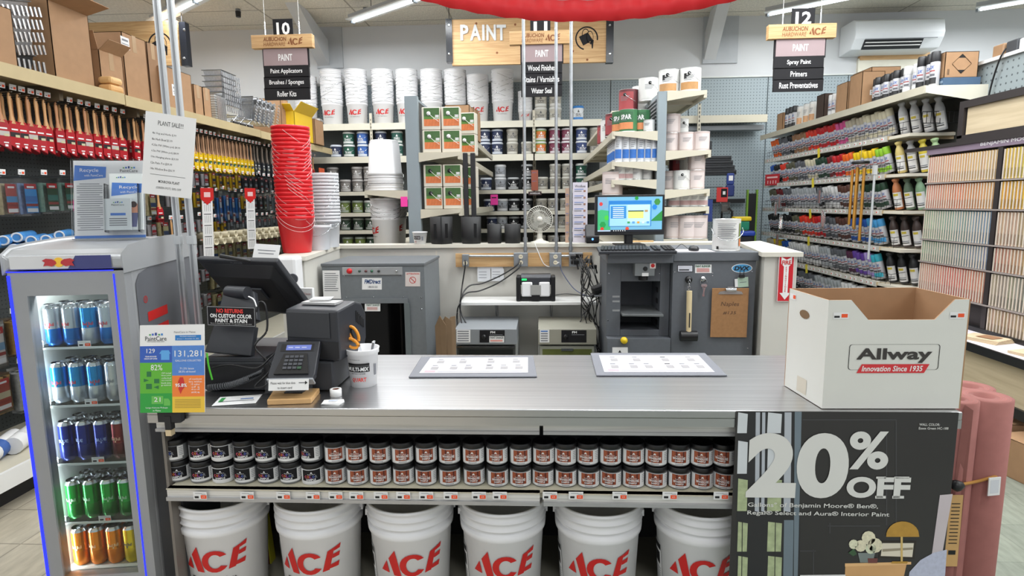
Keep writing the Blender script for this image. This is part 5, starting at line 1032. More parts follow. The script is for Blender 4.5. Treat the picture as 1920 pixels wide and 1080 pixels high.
# front face from (1541,766) to (1800,766); left side recedes to (1470,705)
A0 = atZ(1541, 766, .922); B0 = atZ(1800, 766, .922); C0 = atZ(1470, 722, .922)
ux = (B0-A0).normalized(); w = (B0-A0).length; dvec = C0-A0; uy = Vector((-ux.y, ux.x, 0)); dep = dvec.dot(uy); sk = dvec.dot(ux); print('box', w, dep, sk)
BM_ = Matrix((ux, uy, Vector((0, 0, 1)))).transposed().to_4x4(); BM_.translation = A0
hz = atY(1541, 563, A0.y).z-.922; dep = max(dep, .2); sk = min(sk, 0)
t = thing('display_box', 'large white lettered display box with cut-down front on the counter\'s right end', 'box', M=BM_)
def zfun(px, py): return atY(px, py, A0.y).z-.922
hb = hz+.002; cut = hz*.82; th = .004
# local x along the front, y back, walls
def wallp(p0, p1, prof, nm, extra=()):
    # prof: list of (s,z) CCW outline, s 0..1 along the wall
    p0 = Vector((p0[0], p0[1], 0)); p1 = Vector((p1[0], p1[1], 0)); L = (p1-p0).length; r_ = (p1-p0)/L; X = frame(p0, r_); b = MB(); pts = [(s*L, z) for s, z in prof]
    k = len(pts); vs = [(x, z, 0) for x, z in pts]+[(x, z, -th) for x, z in pts]
    b.add(vs, [tuple(range(k))], BXW, X); b.add(vs, [tuple(reversed(range(k, 2*k)))]+[(i, k+i, k+(i+1) % k, (i+1) % k) for i in range(k)], CARD, X); return b, X, L
hzr = atY(1812, 563, B0.y).z-.922
b, X, L = wallp((0, 0), (w, 0), [(0, 0), (1, 0), (1, hz), (.89, hz), (.76, cut), (.29, cut), (.16, hz), (0, hz)], 'front')
c_ = lambda px, py: ((atY(px, py, A0.y).x-A0.x), atY(px, py, A0.y).z-.922)
def bt(s, x0, y0, x1, y1, m_, **k): p = c_(x0, y0); q = c_(x1, y1); b.text(s, q[0]-p[0], p[1]-q[1], m_, X, (p[0]+q[0])/2, (p[1]+q[1])/2, n=.002, **k)
p = c_(1593, 646); q = c_(1761, 694); rr = []
for (cx, cy, a0) in ((q[0]-.008, p[1]-.008, 0), (p[0]+.008, p[1]-.008, 90), (p[0]+.008, q[1]+.008, 180), (q[0]-.008, q[1]+.008, 270)):
    for k in range(5): rr.append((cx+.008*math.cos(R(a0+22.5*k)), cy+.008*math.sin(R(a0+22.5*k)), .001))
k = len(rr); b.add(rr+[(x*.985+.015*(p[0]+q[0])/2, y-.0006*(1 if y > (p[1]+q[1])/2 else -1), .001) for x, y, z in rr], [(i, k+i, k+(i+1) % k, (i+1) % k)[::-1] for i in range(k)], TXT, X)
bt('Allway', 1607, 653, 1748, 681, mat((56, 52, 50), .5, n=0), bold=.03, res=5); p = c_(1607, 683); q = c_(1743, 700)
b.add([(p[0], q[1], .0015), (q[0]-.014, q[1], .0015), (q[0], p[1], .0015), (p[0]+.014, p[1], .0015)], [(0, 1, 2, 3)], mat((206, 50, 56), .5, n=.02), X); bt('Innovation Since 1935', 1616, 686, 1731, 697, TXW, bold=.02, shear=.2)
for px in (1577, 1798):
    p = c_(px, 592); b.rect(.045, .020, PAPER, X, p[0], p[1], .001); b.rect(.018, .011, TAGO, X, p[0]+.01, p[1]-.0, .0015); b.rect(.016, .006, TXT, X, p[0]-.012, p[1]-.003, .0015)
b.build('front_wall', t)
b, X, L = wallp((sk, dep), (0, 0), [(0, 0), (1, 0), (1, hz), (.85, hz), (0, hb)], 'left')
hl = (L*.45, hz*.80)
pts = [(hl[0]+.030*math.cos(R(a))*(1)+(0), hl[1]+.014*math.sin(R(a))) for a in range(0, 360, 30)]; b.poly(pts, mat((120, 94, 66), .8, n=0), X, .001); b.rect(L*.25, .05, mat((200, 192, 176), .4), X, L*.48, .035, .0008)
b.rect(.04, .02, PAPER, X, L*.12, hb*.93, .001); b.rect(.015, .012, TAGO, X, L*.12+.01, hb*.93, .0015); b.build('left_wall', t)
b, X, L = wallp((w, 0), (w+sk*.6, dep), [(0, 0), (1, 0), (1, hb), (.15, hz), (0, hz)], 'right'); b.build('right_wall', t)
b, X, L = wallp((w+sk*.6, dep), (sk, dep), [(0, 0), (1, 0), (1, hb), (0, hb)], 'back'); b.build('back_wall', t)
MB().add([(0, 0, .003), (w, 0, .003), (w+sk*.6, dep, .003), (sk, dep, .003)], [(0, 1, 2, 3)], CARD).build('base', t)
G_ = mat((110, 104, 98), .7)
for k, (x, y, zz, s) in enumerate(((.48, .62, .0, (.09, .07, .19)), (.66, .45, .0, (.10, .08, .165)), (.34, .4, 0, (.1, .09, .15)))):
    tag(MB().box((0, 0, s[2]/2), s, G_ if k != 1 else mat((150, 132, 110), .7)).build('small_carton', M=BM_ @ Matrix.Translation((w*x, dep*y, .0055+zz)) @ Matrix.Rotation(R(20*k-10), 4, 'Z'), bev=.002), 'small %s pack inside the large white box, %s' % (('dark grey', 'tan', 'grey')[k], ('centre back', 'right', 'left')[k]), 'box')
# ---- small tray box and spray can left of it ----
c = atZ(1462, 700, .92)
t = thing('display_tray', 'small printed tray box beside the large white box', 'box', (1.035, 2.10, .9205), R(35)); MB().bx(-.05, .05, -.07, .07, 0, .085, mat((186, 186, 170), .6)).build('tray_body', t); b = MB(); X = frame((-.0005-.05, 0, .04), (0, -1, 0)); b.rect(.13, .07, mat((206, 202, 188), .6), X); b.rect(.03, .05, mat((214, 170, 60), .6, n=.2, sc=80), X, -.045, 0, .001); b.rect(.02, .03, TXT, X, -.045, .0, .0015); b.rect(.06, .02, TXG, X, .02, .01, .001); b.build('label', t)
def gor():
    t = thing('aerosol_can', 'orange and blue labelled aerosol can with clear cap beside the white box', 'can', (1.04, 2.08, 1.0065)); r = .033; MB().lathe([(r, 0), (r, .17), (r*.8, .18)], mat((196, 190, 180), .35), 20).build('can_body', t); b = MB(); rf = lambda v: r
    b.cylpatch(-.1, .1, .0, .03, rf, mat((60, 130, 200), .5), 16, .0005); b.cylpatch(-.1, .1, .03, .09, rf, mat((214, 214, 210), .5), 16, .0005); b.cylpatch(-.1, .1, .09, .165, rf, mat((176, 96, 50), .5, n=.2, sc=50), 16, .0005); b.cylpatch(-.1, .1, .085, .105, rf, mat((230, 190, 50), .5), 16, .0008); b.ctext('SPRAY', -.0, .095, .05, .014, rf, TXT, .0014, bold=.03, yaw=-.3); b.ctext('CLEAR', 0, .06, .05, .010, rf, TXT, .0014, yaw=-.3); b.build('label', t)
    MB().lathe([(r*.85, .178), (r*.85, .225), (r*.7, .23)], MILK, 18).build('cap', t)
gor()
# ================= ROSIN PAPER ROLLS =================
ROS = mat((140, 88, 82), .85, n=.06, sc=30, name='red_rosin_paper')
def roll(px, py, Y, r, lab, flap=False, h=None):
    c = atY(px, py, Y); t = thing('paper_roll', lab, 'roll', (c.x, Y, 0)); z = h or c.z; b = MB()
    b.lathe([(r, 0), (r, z), (r*.38, z+.0), (r*.36, z-.03), (r*.3, z-.03), (r*.30, z-.02), (.001, z-.02)], ROS, 32, cap=False); b.build('roll_body', t)
    b = MB()
    for k, q in enumerate((.55, .72, .88)): b.lathe([(r*q, z+.0004), (r*q+.0012, z+.0006)], mat((160, 96, 90), .9), 28, cap=False)
    b.build('roll_end', t)
    if flap: b = MB(); b.add([(-r*.6, -r*.82, 0), (r*.15, -r*1.03, 0), (r*.15, -r*1.05, z*.98), (-r*.3, -r*1.0, z)], [(0, 1, 2, 3)], ROS); b.build('loose_edge', t)
    return t
roll(1845, 742, 1.98, .080, 'front pink-red paper roll standing right of the sale poster')
roll(1795, 744, 1.93, .060, 'pink-red paper roll partly behind the sale poster\'s right edge', True, h=.90)
roll(1818, 724, 2.14, .075, 'rear pink-red paper roll between the white box and front roll')
roll(1866, 744, 2.20, .05, 'pink-red paper roll just visible behind the front one\'s right side')
pts = [atY(1785, 912, 1.845), atY(1800, 909, 1.84), atY(1830, 903, 1.89), atY(1860, 895, 1.895), atY(1876, 889, 1.93), atY(1880, 884, 1.98)]
tag(MB().curve(pts, .005, mat((170, 120, 50), .7), 8).build('bungee_strap'), 'yellow and black cord strapped around the pink paper rolls', 'cord'); 
tag(MB().lathe([(.008, 0), (.018, .01), (.018, .02), (.01, .035)], BLACK, 12, X=Matrix.Translation(atY(1784, 912, 1.842)) @ Matrix.Rotation(R(80), 4, 'Y')).build('cord_knob'), 'black knob where the cord meets the sale poster', 'knob')
p = atY(1866, 893, 1.885); b = MB(); X = frame((0, 0, -.035), (1, .15, .03)); b.box((0, 0, 0), (.042, .062, .003), PAPER, X); b.rect(.03, .045, mat((206, 208, 214), .6), X, n=.002); tag(b.build('white_tag', loc=p), 'small white tag hanging on the cord round the paper rolls', 'tag')
p = atY(1770, 985, 1.84); b = MB(); q0 = atY(1783, 928, 1.862); q1 = atY(1806, 928, 1.862); q2 = atY(1770, 1062, 1.862); X, w_, h_ = quadframe(q0, q1, q2); b.rect(w_*1.1, h_, mat((206, 164, 106), .6, n=.05), X); 
for k in range(12): b.rect(w_*.7, h_*.012, TXT, X, 0, h_*(.38-.05*k), .001)
b.rect(w_*.6, h_*.06, TXT, X, 0, -h_*.3, .001); tag(b.build('roll_label', loc=(0, 0, 0)), 'tan printed label band on the paper roll beside the sale poster', 'label')
# yellow and maroon bag behind the first bucket
b = MB(); b.add([(-.03, 0, 0), (.09, 0, 0), (.06, .02, .42), (.0, .02, .42), (-.03, .04, 0), (.09, .04, 0), (.06, .04, .42), (0, .04, .42)], [(0, 1, 2, 3), (7, 6, 5, 4), (0, 3, 7, 4), (1, 5, 6, 2), (3, 2, 6, 7)], mat((196, 190, 50), .5)); b.add([(.01, -.002, 0), (.085, -.002, 0), (.07, .012, .28), (.04, .008, .24), (.03, .004, .15)], [(0, 1, 2, 3, 4)], mat((96, 24, 28), .5)); tag(b.build('yellow_bag', loc=(-1.178, 2.13, .131)), 'yellow and maroon bag behind the leftmost counter bucket', 'bag')
# ================= COUNTER TOP THINGS =================
CZ = .9205
def onC(px, py, z=CZ): return atZ(px, py, z)
# desk pads
PADG = mat((112, 114, 122), .55, n=.03, name='grey_desk_pad')
def pad(c4, s4, lab, chart):
    P = [onC(*p) for p in c4]; cz = sum(P, Vector())/4; t = thing('desk_pad', lab, 'desk pad', (cz.x, cz.y, CZ)); I = Matrix.Translation((-cz.x, -cz.y, 0))
    def slab(pts, z0, z1, mt):
        b = MB(I); v = [(p.x, p.y, z0-CZ) for p in pts]+[(p.x, p.y, z1-CZ) for p in pts]; b.add(v, [(3, 2, 1, 0), (4, 5, 6, 7)]+[(i, (i+1) % 4, 4+(i+1) % 4, 4+i) for i in range(4)], mt); return b
    slab(P, CZ, CZ+.006, PADG).build('pad_body', t, bev=.003)
    Q = [onC(*p) for p in s4]; b = slab(Q, CZ+.0062, CZ+.0072, mat((192, 190, 198), .6, n=.02))
    def uv(u, v, n=.0078): a = Q[0].lerp(Q[1], u); c = Q[3].lerp(Q[2], u); q = a.lerp(c, v); return (q.x, q.y, n)
    for r_, (vv, us) in enumerate(((.72, (.1, .32, .6, .85)), (.32, (.08, .26, .4, .6, .74, .88)))):
        for u in us: b.add([uv(u, vv-.10), uv(u+.07, vv-.10), uv(u+.07, vv+.06), uv(u, vv+.06)], [(0, 1, 2, 3)], mat((150, 148, 150), .6, n=.03)); b.add([uv(u, vv+.12), uv(u+.05, vv+.12), uv(u+.05, vv+.16), uv(u, vv+.16)], [(0, 1, 2, 3)], TXT if (u*100) % 3 < 1 else TXG)
    b.add([uv(.04, .04), uv(.14, .04), uv(.14, .16), uv(.04, .16)], [(0, 1, 2, 3)], mat((206, 160, 168), .6, n=0)); b.add([uv(.16, .06), uv(.95, .06), uv(.95, .12), uv(.16, .12)], [(0, 1, 2, 3)], mat((170, 170, 176), .6, n=0)); b.build('chart_sheet', t)
pad([(766, 709), (1007, 708), (1000, 669), (790, 671)], [(786, 703), (990, 702), (990, 673), (807, 674)], 'grey desk pad with printed chart near the counter\'s middle', 0)
pad([(1118, 706), (1364, 706), (1322, 664), (1107, 664)], [(1133, 701), (1340, 701), (1309, 669), (1123, 669)], 'grey desk pad with printed chart towards the counter\'s right end', 1)
# ---- multi-mix cup ----
c = onC(675, 728); r0, r1, hh = .045, .056, .135
cup = thing('mixing_cup', 'white quart cup holding scissors and pens by the printer', 'cup', (c.x, c.y+.045, CZ), math.atan2(-c.x, c.y)); b = MB()
b.lathe([(.001, 0), (r0, 0), (r1-.002, hh*.86), (r1+.002, hh*.87), (r1+.002, hh*.96), (r1+.004, hh), (r1-.001, hh), (r0-.002, .004), (.001, .004)], PLASTIC, 36, cap=False); b.build('cup_body', cup)
b = MB(); rf = lambda v: r0+(r1-r0)*v/hh; b.cylpatch(-.06, .022, hh*.60, hh*.66, rf, TXT, 10, .0008); b.cylpatch(-.06, .022, hh*.43, hh*.59, rf, TXT, 10, .0008); b.ctext('MULTI-MIX', -.02, hh*.51, .078, hh*.11, rf, TXW, .0014, bold=.03, shear=.15); b.ctext('MEASURING CONTAINER', -.018, hh*.385, .05, hh*.035, rf, TXT, .001); b.ctext('QUART', -.016, hh*.22, .05, hh*.13, rf, mat((226, 60, 44), .5, n=0), .0022, bold=.02); b.ctext('Paint Solutions Inc', -.03, hh*.76, .04, hh*.03, rf, TXT, .001)
b.cylpatch(.04, .052, hh*.3, hh*.6, rf, TXG, 3, .0008); b.build('print', cup)
SO = mat((230, 150, 40), .4, n=.02)
sc = thing('scissors', 'orange and black handled scissors standing in the white quart cup', 'scissors', (c.x-.004, c.y+.04, CZ+.008)); 
def loop(cx, cz, rx, rz, tilt, y, m_, r=.0055): 
    pts = []
    for k in range(17): a = 2*math.pi*k/16; u, v = rx*math.cos(a), rz*math.sin(a); pts.append((cx+u*math.cos(tilt)-v*math.sin(tilt), y, cz+u*math.sin(tilt)+v*math.cos(tilt)))
    return MB().tube(pts, r, m_, 6)
loop(-.022, .175, .014, .03, R(25), .0, SO).build('handle', sc); loop(-.028, .145, .014, .024, R(60), -.008, SO).build('handle', sc); loop(-.018, .172, .009, .024, R(25), .004, BLACK, .003).build('inner_grip', sc)
MB().add([(-.012, 0, .14), (-.002, 0, .145), (.03, .002, .004), (.024, .002, .004)], [(0, 1, 2, 3), (3, 2, 1, 0)], CHROME).build('blade', sc)
for k, (dx, dy, tx, ty, cc, nm_) in enumerate(((.02, .01, .02, .01, (200, 202, 206), 'silver'), (.028, .0, .012, -.01, (226, 226, 228), 'white'), (.016, -.01, .03, .005, (120, 122, 126), 'grey'))):
    tag(MB().cyl((c.x+dx*.6, c.y+.045+dy, CZ+.008), (c.x+dx+tx, c.y+.045+dy*1.5, CZ+.155), .004, mat(cc, .3, .2)).build('pen'), '%s pen leaning in the white quart cup' % nm_, 'pen')
# ---- tape roll and cards ----
p = onC(630, 742); t = thing('tape_roll', 'small white roll of stickers beside the wooden terminal block', 'tape', (p.x, p.y, CZ)); MB().lathe([(.011, 0), (.019, 0), (.019, .024), (.011, .024), (.011, 0)], PAPER, 24, cap=False).build('tape_body', t); MB().lathe([(.0112, 0), (.0112, .0235), (.009, .0235), (.009, 0), (.0112, 0)], mat((110, 70, 56), .7), 20, cap=False).build('core', t)
b = MB(); p = onC(624, 756)
for k in range(6): b.box((0, 0, .0004+.001*k), (.062, .038, .0008), PAPER, Matrix.Rotation(R(3*k-8), 4, 'Z'))
X = Matrix.Translation((0, 0, .0062)) @ Matrix.Rotation(R(7), 4, 'Z'); b.rect(.03, .004, BLUE, X, 0, .008); b.rect(.03, .002, TXG, X, 0, -.002); b.rect(.024, .002, TXG, X, 0, -.006); tag(b.build('business_cards', loc=(p.x, p.y, CZ)), 'small stack of white business cards at the counter\'s front edge', 'cards')
b = MB(); a = onC(401, 762); c_ = onC(488, 757); X, w, h = quadframe(onC(409, 746), onC(488, 741), a); b.box((0, 0, .002), (w, h, .0006), PAPER, X); b.rect(w*.8, h*.06, TXG, X, 0, -h*.1, .003); b.rect(w*.1, h*.5, mat((60, 150, 80), .6, n=0), X, -w*.38, h*.1, .003); b.rect(w*.3, h*.08, BLUE, X, w*.2, h*.1, .003); tag(b.build('paper_slip'), 'white printed slip lying on the counter by the bright recycling poster', 'paper')
# ---- wooden block, card terminal, sleeve note ----
BLK = mat((196, 156, 106), .5, n=.08, sc=20); P = [onC(501, 760), onC(584, 757), onC(600, 737), onC(515, 738)]
cz = sum(P, Vector())/4; t = thing('card_terminal', 'black card payment terminal on a wooden block beside the cash drawer', 'card terminal', (cz.x, cz.y, CZ)); I = Matrix.Translation((-cz.x, -cz.y, 0))
b = MB(I); v = [(p.x, p.y, 0) for p in P]+[(p.x, p.y, .018) for p in P]; b.add(v, [(3, 2, 1, 0), (4, 5, 6, 7)]+[(i, (i+1) % 4, 4+(i+1) % 4, 4+i) for i in range(4)], BLK); b.build('wooden_base', t, bev=.003)
MB().bx(-.03, .03, .0, .05, .018, .022, BLACK).cyl((0, .03, .02), (0, .05, .07), .012, BLACK).build('stand_post', t)
TM = Matrix.Translation((.004, .02, .126)) @ Matrix.Rotation(R(4), 4, 'Z') @ Matrix.Rotation(R(44), 4, 'X') @ Matrix.Diagonal((1.12, 1, 1, 1)); BLG = mat((44, 46, 52), .4, n=.03)
b = MB(TM); b.prism([(-.062, -.07), (.062, -.07), (.068, -.055), (.064, .075), (-.064, .075), (-.068, -.055)], .022, BLG, z0=-.022); o = b.build('terminal_body', t, bev=.004)
b = MB(TM); b.rect(.098, .030, BLACK, None, 0, .048, .0008); b.rect(.074, .020, mat((96, 110, 176), .4, e=.35, n=0), None, .004, .048, .0014)
for k in range(3): b.rect(.014, .002, TXW, None, -.02+.02*k, .048, .002)
b.build('screen', t)
b = MB(TM); b.prism([(-.05, -.055), (.05, -.055), (.034, .022), (-.034, .022)], .006, BLACK); b.build('keypad_hood', t)
b = MB(TM)
for r_ in range(4):
    for q in range(4): b.box((-.021+.014*q, .008-.014*r_, .0075), (.011, .009, .004), mat((70, 72, 78), .4) if q < 3 or r_ < 3 else mat((50, 80, 60), .4))
tag(b.build('keypad', t)); MB(TM).bx(-.066, .066, -.076, -.07, -.028, .004, mat((150, 152, 156), .4)).build('card_slot', t)
# note in plastic sleeve
b = MB(); X = frame((cz.x+.008, cz.y-.045, CZ+.062), (1, .08, 0), (0, .28, 1)); b.box((0, 0, 0), (.150, .05, .001), ACRYL, X); b.rect(.128, .036, PAPER, X, .0, 0, .0016); b.text('Please wait for blue dots', .078, .0075, TXT, X, -.018, .006, n=.0026); b.text('to insert card', .046, .0075, TXT, X, -.012, -.009, n=.0026); b.rect(.022, .002, TXT, X, .043, .006, .0026); b.add([(.052, .000, .0026), (.060, .006, .0026), (.052, .012, .0026)], [(0, 1, 2)], TXT, X)
tag(b.build('sleeve_note'), 'note in clear sleeve hanging below the card terminal, with arrow', 'note')
# ---- cash drawer under POS ----
DB = mat((50, 52, 57), .5, n=.04, name='charcoal_plastic')
p0 = onC(392, 728); p1 = onC(640, 722); t = thing('cash_drawer', 'low black cash drawer under the monitor and receipt printer', 'cash drawer', ((p0.x+p1.x)/2, 2.08, CZ)); w = p1.x-p0.x
MB().bx(-w/2, w/2, -.17, .20, .004, .105, DB).build('drawer_case', t, bev=.006); MB().bx(-w/2+.01, w/2-.12, -.174, -.17, .012, .095, BLACKM).build('drawer_front', t); MB().bx(-w/2+.02, -w/2+.05, -.16, -.12, 0, .004, BLACK).build('rubber_foot', t); MB().bx(w/2-.05, w/2-.02, -.16, -.12, 0, .004, BLACK).build('rubber_foot', t)
dtop = CZ+.1055
# ---- POS monitor (back to camera) ----
Ym = 2.10
TLp, TRp, BRp, BLp = atY(366, 484, Ym+.03), atY(530, 484, Ym+.05), atY(556, 602, Ym-.11), atY(428, 585, Ym-.12)
t = thing('register_monitor', 'black register monitor seen from behind, leaning over its folding stand', 'monitor', (atY(440, 600, Ym).x, Ym, dtop)); I = Matrix.Translation(t.location).inverted()
# tilted slab: outer quad at the back side facing camera, screen faces away
S4 = [atY(366, 492, Ym), atY(523, 498, Ym+.0), atY(560, 576, Ym-.02), atY(420, 568, Ym-.10)]
def loftq(b, A, B, m_): v = list(A)+list(B); b.add(v, [(3, 2, 1, 0), (4, 5, 6, 7)]+[(i, (i+1) % 4, 4+(i+1) % 4, 4+i) for i in range(4)], m_)
A_ = [atY(368, 487, 2.02), atY(532, 486, 2.10), atY(560, 566, 2.16), atY(436, 600, 2.20)]
tlc = atY(368, 488, 2.02); trc = atY(524, 486, 2.12); ex = (trc-tlc); ex.z = 0; wM = ex.length; ex.normalize(); blc = atY(430, 590, 2.0)
MX = frame((tlc+trc)/2+Vector((0, 0, 0)), ex, (0, -.0, 1)); 
# monitor frame leans: its top edge is nearest, bottom further back
ex = Vector((.95, -.31, 0)).normalized(); UPM = Vector((-.2, -.6, .76)); wM = .375; hM = .30
MR = frame(atY(368, 486, 2.13)+ex*wM*.5+Vector((0, 0, 0)), ex, UPM); MR.translation = atY(368, 486, 2.13)+MR.to_3x3() @ Vector((wM*.5, -hM*.5, 0))
b = MB(I); b.box((0, 0, -.01), (wM, hM, .022), DB, MR); b.build('screen_frame', t, bev=.006)
b = MB(I); 
for (sx, sy, z0, z1) in ((.84, .80, 0, .028),):
    P0 = [(-wM*.46, -hM*.44, 0), (wM*.46, -hM*.44, 0), (wM*.44, hM*.44, 0), (-wM*.44, hM*.44, 0)]; P1 = [(-wM*.36, -hM*.34, .03), (wM*.36, -hM*.34, .03), (wM*.38, hM*.30, .03), (-wM*.38, hM*.30, .03)]
    b.add(P0+P1, [(3, 2, 1, 0), (4, 5, 6, 7)]+[(i, (i+1) % 4, 4+(i+1) % 4, 4+i) for i in range(4)], BLACKM, MR)
b.bx(-.07, .07, -.02, .04, .03, .04, DB, MR); b.build('rear_housing', t, bev=.004)
MB(I).text('PLANAR', .055, .009, TXG, MR, 0, hM*.46, n=.0015).build('lettering', t)
MB(I).rect(wM*.94, hM*.9, mat((14, 15, 18), .1), frame(MR @ Vector((0, 0, -.0215)), -ex, UPM)).build('screen', t)
hub = atY(446, 548, 1.99); foot = atY(430, 655, 1.93); 
b = MB(I); hx = ex; b.cyl(hub-hx*.045, hub+hx*.045, .022, BLG, n=16); b.build('hinge', t)
def slabq(px4, Y0, Y1, th, m_, nm_):
    Y4 = (Y0, Y0, Y1, Y1); A = [atY(px, py, y) for (px, py), y in zip(px4, Y4)]; n_ = (A[1]-A[0]).cross(A[3]-A[0]).normalized(); B = [q+n_*th for q in A]; b = MB(I); v = A+B; b.add(v, [(0, 1, 2, 3), (7, 6, 5, 4)]+[(i, 4+i, 4+(i+1) % 4, (i+1) % 4) for i in range(4)], m_); b.build(nm_, t, bev=.004)
slabq([(418, 548), (476, 546), (482, 600), (404, 604)], 1.99, 1.95, .03, DB, 'stand_neck'); slabq([(400, 610), (478, 612), (470, 668), (383, 660)], 1.95, 1.92, .03, DB, 'stand_foot'); 
a_, b2 = atY(394, 664, 1.93), atY(478, 668, 1.93); MB(I).bx(a_.x-.01, b2.x+.04, 1.91, 2.08, dtop, dtop+.012, DB).build('stand_base', t)
# pen on top
tag(MB().cyl(atY(413, 483, 2.02)+Vector((0, .0, .006)), atY(470, 494, 2.04)+Vector((0, 0, .008)), .0075, BLACK, r1=.0045).build('marker'), 'black marker lying along the top edge of the register monitor', 'marker')
# NO RETURNS sign
X, w, h = quadframe(atY(391, 574, 1.90), atY(484, 577, 1.90), atY(384, 609, 1.90)); w *= .98
b = MB(); b.box((0, 0, 0), (w, h, .003), BLKP, X); b.rect(w*.98, h*.96, mat((170, 172, 174), .5), X, n=.0017); b.rect(w*.96, h*.91, BLKP, X, n=.002); b.text('NO RETURNS', w*.55, h*.22, mat((224, 62, 56), .5, n=0), X, -w*.02, h*.28, n=.003, bold=.04); b.text('ON CUSTOM COLOR', w*.86, h*.21, TXW, X, 0, h*.02, n=.003, bold=.04); b.text('PAINT & STAIN', w*.66, h*.2, TXW, X, 0, -h*.22, n=.003, bold=.04); b.text('Not to be admitted by returning to the appropriate store if products', w*.85, h*.07, TXW, X, 0, -h*.38, n=.003, res=1)
tag(b.build('notice_plate'), 'black NO RETURNS ON CUSTOM COLOR sign on the monitor stand', 'sign')
# ---- receipt printer ----
pl = atY(541, 600, 2.02); pr = atY(620, 600, 2.02); w = pr.x-pl.x+.045; t = thing('receipt_printer', 'charcoal receipt printer right of the register monitor', 'printer', (pl.x+w/2+.035, 2.0, dtop), R(-10))
zt = atY(580, 566, 2.02).z-dtop
prof = [(-.075, 0), (.10, 0), (.125, .04), (.13, zt-.06), (.10, zt-.015), (.05, zt), (-.075, zt-.012)]
def extr(b, prof, xa, xb, m_): k = len(prof); vs = [(x, y, z) for x in (xa, xb) for y, z in prof]; b.add(vs, [tuple(range(k))[::-1], tuple(range(k, 2*k))]+[(i, (i+1) % k, k+(i+1) % k, k+i) for i in range(k)][::1], m_)
b = MB(); extr(b, prof, -w/2, w/2, BLG); b.build('printer_body', t, bev=.008); MB().bx(-w/2+.006, w/2-.03, -.079, -.075, zt*.42, zt-.02, DB).build('front_cover', t, bev=.003); MB().bx(-w/2, w/2, -.078, -.0745, zt*.06, zt*.36, BLACKM).build('lower_panel', t)
MB().bx(-w/2+.03, w/2-.04, -.02, .04, zt-.004, zt+.004, mat((180, 180, 180), .5)).build('paper_exit', t)
b = MB(); 
for k in range(6): b.bx(w/2+.0005, w/2+.003, .05+.010*k, .055+.010*k, zt*.6-.006*k, zt*.82-.008*k, BLACKM)
b.build('side_vents', t)
tag(MB().box((0, 0, .002), (.07, .05, .004), PAPER).box((.004, .002, .005), (.07, .05, .002), mat((206, 208, 210), .6)).build('receipt_papers', loc=(pl.x+w/2+.02, 2.03, dtop+zt+.0065), rz=R(8)), 'papers lying on top of the receipt printer', 'paper')
# scanner/phone bits behind the cup
t = thing('label_gun', 'grey hand-held label gun lying behind the white quart cup', 'label gun', (atZ(700, 640, CZ).x-.04, 2.36, CZ)); MB().box((.0, 0, .035), (.10, .05, .03), mat((80, 82, 88), .45)).build('body', t, bev=.008); MB().cyl((-.02, 0, .06), (-.08, 0, .09), .012, mat((110, 112, 118), .45)).build('trigger_handle', t); MB().box((.0, 0, .01), (.12, .06, .02), BLACKM).build('base', t, bev=.004)
# coiled cable + cords on the drawer
pts = [atY(390, 727, 1.88), atY(430, 722, 1.87), atY(460, 712, 1.87), atY(488, 700, 1.89), atY(500, 690, 1.93)]
pts = smoothpath([Vector((p.x, p.y, max(p.z, CZ+.012))) for p in pts], 10); b = MB(); hel = []
for i in range(len(pts)*6):
    f = i/6; k = min(int(f), len(pts)-2); q = pts[k].lerp(pts[k+1], f-k) if f < len(pts)-1 else pts[-1]; a = i*1.05; hel.append(q+Vector((0, .009*math.cos(a), .009*math.sin(a))))
b.tube(hel, .0034, mat((72, 74, 78), .5), 5); tag(b.build('coiled_cable'), 'grey coiled cable running along the front of the cash drawer', 'cable')
def cord(nm, lab, pts, r=.0035, m_=BLACK, cat='cable', sub=8): return tag(MB().curve(pts, r, m_, 6, sub).build(nm), lab, cat)
cord('cable', 'thin black cable crossing the cash drawer front below the monitor', [atY(398, 690, 1.885), atY(430, 684, 1.88), atY(480, 690, 1.87), atY(505, 672, 1.90), atY(520, 655, 1.98)])
cord('cable', 'black cable looping down right of the NO RETURNS sign', [atY(481, 585, 1.93), atY(487, 566, 1.94), atY(498, 575, 1.94), atY(500, 620, 1.93), atY(478, 650, 1.9), atY(508, 688, 1.89), atY(478, 724, 1.86), atY(498, 722, 1.87), atY(512, 700, 1.92)])
cord('cable', 'bright green cord behind the bright recycling poster\'s right edge', [atY(388, 662, 1.87), atY(391, 685, 1.87), atY(398, 712, 1.87)], .003, mat((90, 210, 60), .5, n=0))
cord('cable', 'short white cable hanging from the monitor hinge', [atY(466, 556, 1.95), atY(476, 562, 1.94), atY(481, 575, 1.93)], .0025, TXW)
# soap dispenser, cards, note on left wing end
a = atY(525, 479, 3.44); b_ = atY(570, 570, 3.44); t = thing('soap_dispenser', 'white wall dispenser on the left half-wall end behind the printer', 'dispenser', ((a.x+b_.x)/2, 3.47, a.z-.30)); w = b_.x-a.x; MB().bx(-w/2, w/2, -.11, 0, 0, .30, PLASTIC).build('casing', t, bev=.02); MB().lathe([(.03, 0), (.03, .012)], mat((60, 62, 70), .4), 20, X=frame((w*.33, -.111, .17))).build('dark_window', t)
t = thing('card_holder', 'small clear holder with white cards behind the receipt printer', 'holder', (atY(577, 560, 2.2).x, 2.2, dtop)); zt2 = atY(577, 540, 2.2).z-dtop; b = MB().bx(-.025, .025, -.008, .008, 0, zt2, PAPER, Matrix.Rotation(R(-8), 4, 'Z')); X = Matrix.Rotation(R(-8), 4, 'Z') @ frame((0.004, -.0085, zt2*.9)); b.text('All Invoices', .03, .010, mat((150, 60, 60), .6, n=0), X, n=.0015); b.build('cards', t); MB().bx(-.03, .03, -.012, -.010, 0, zt2*.6, ACRYL).build('holder_front', t)
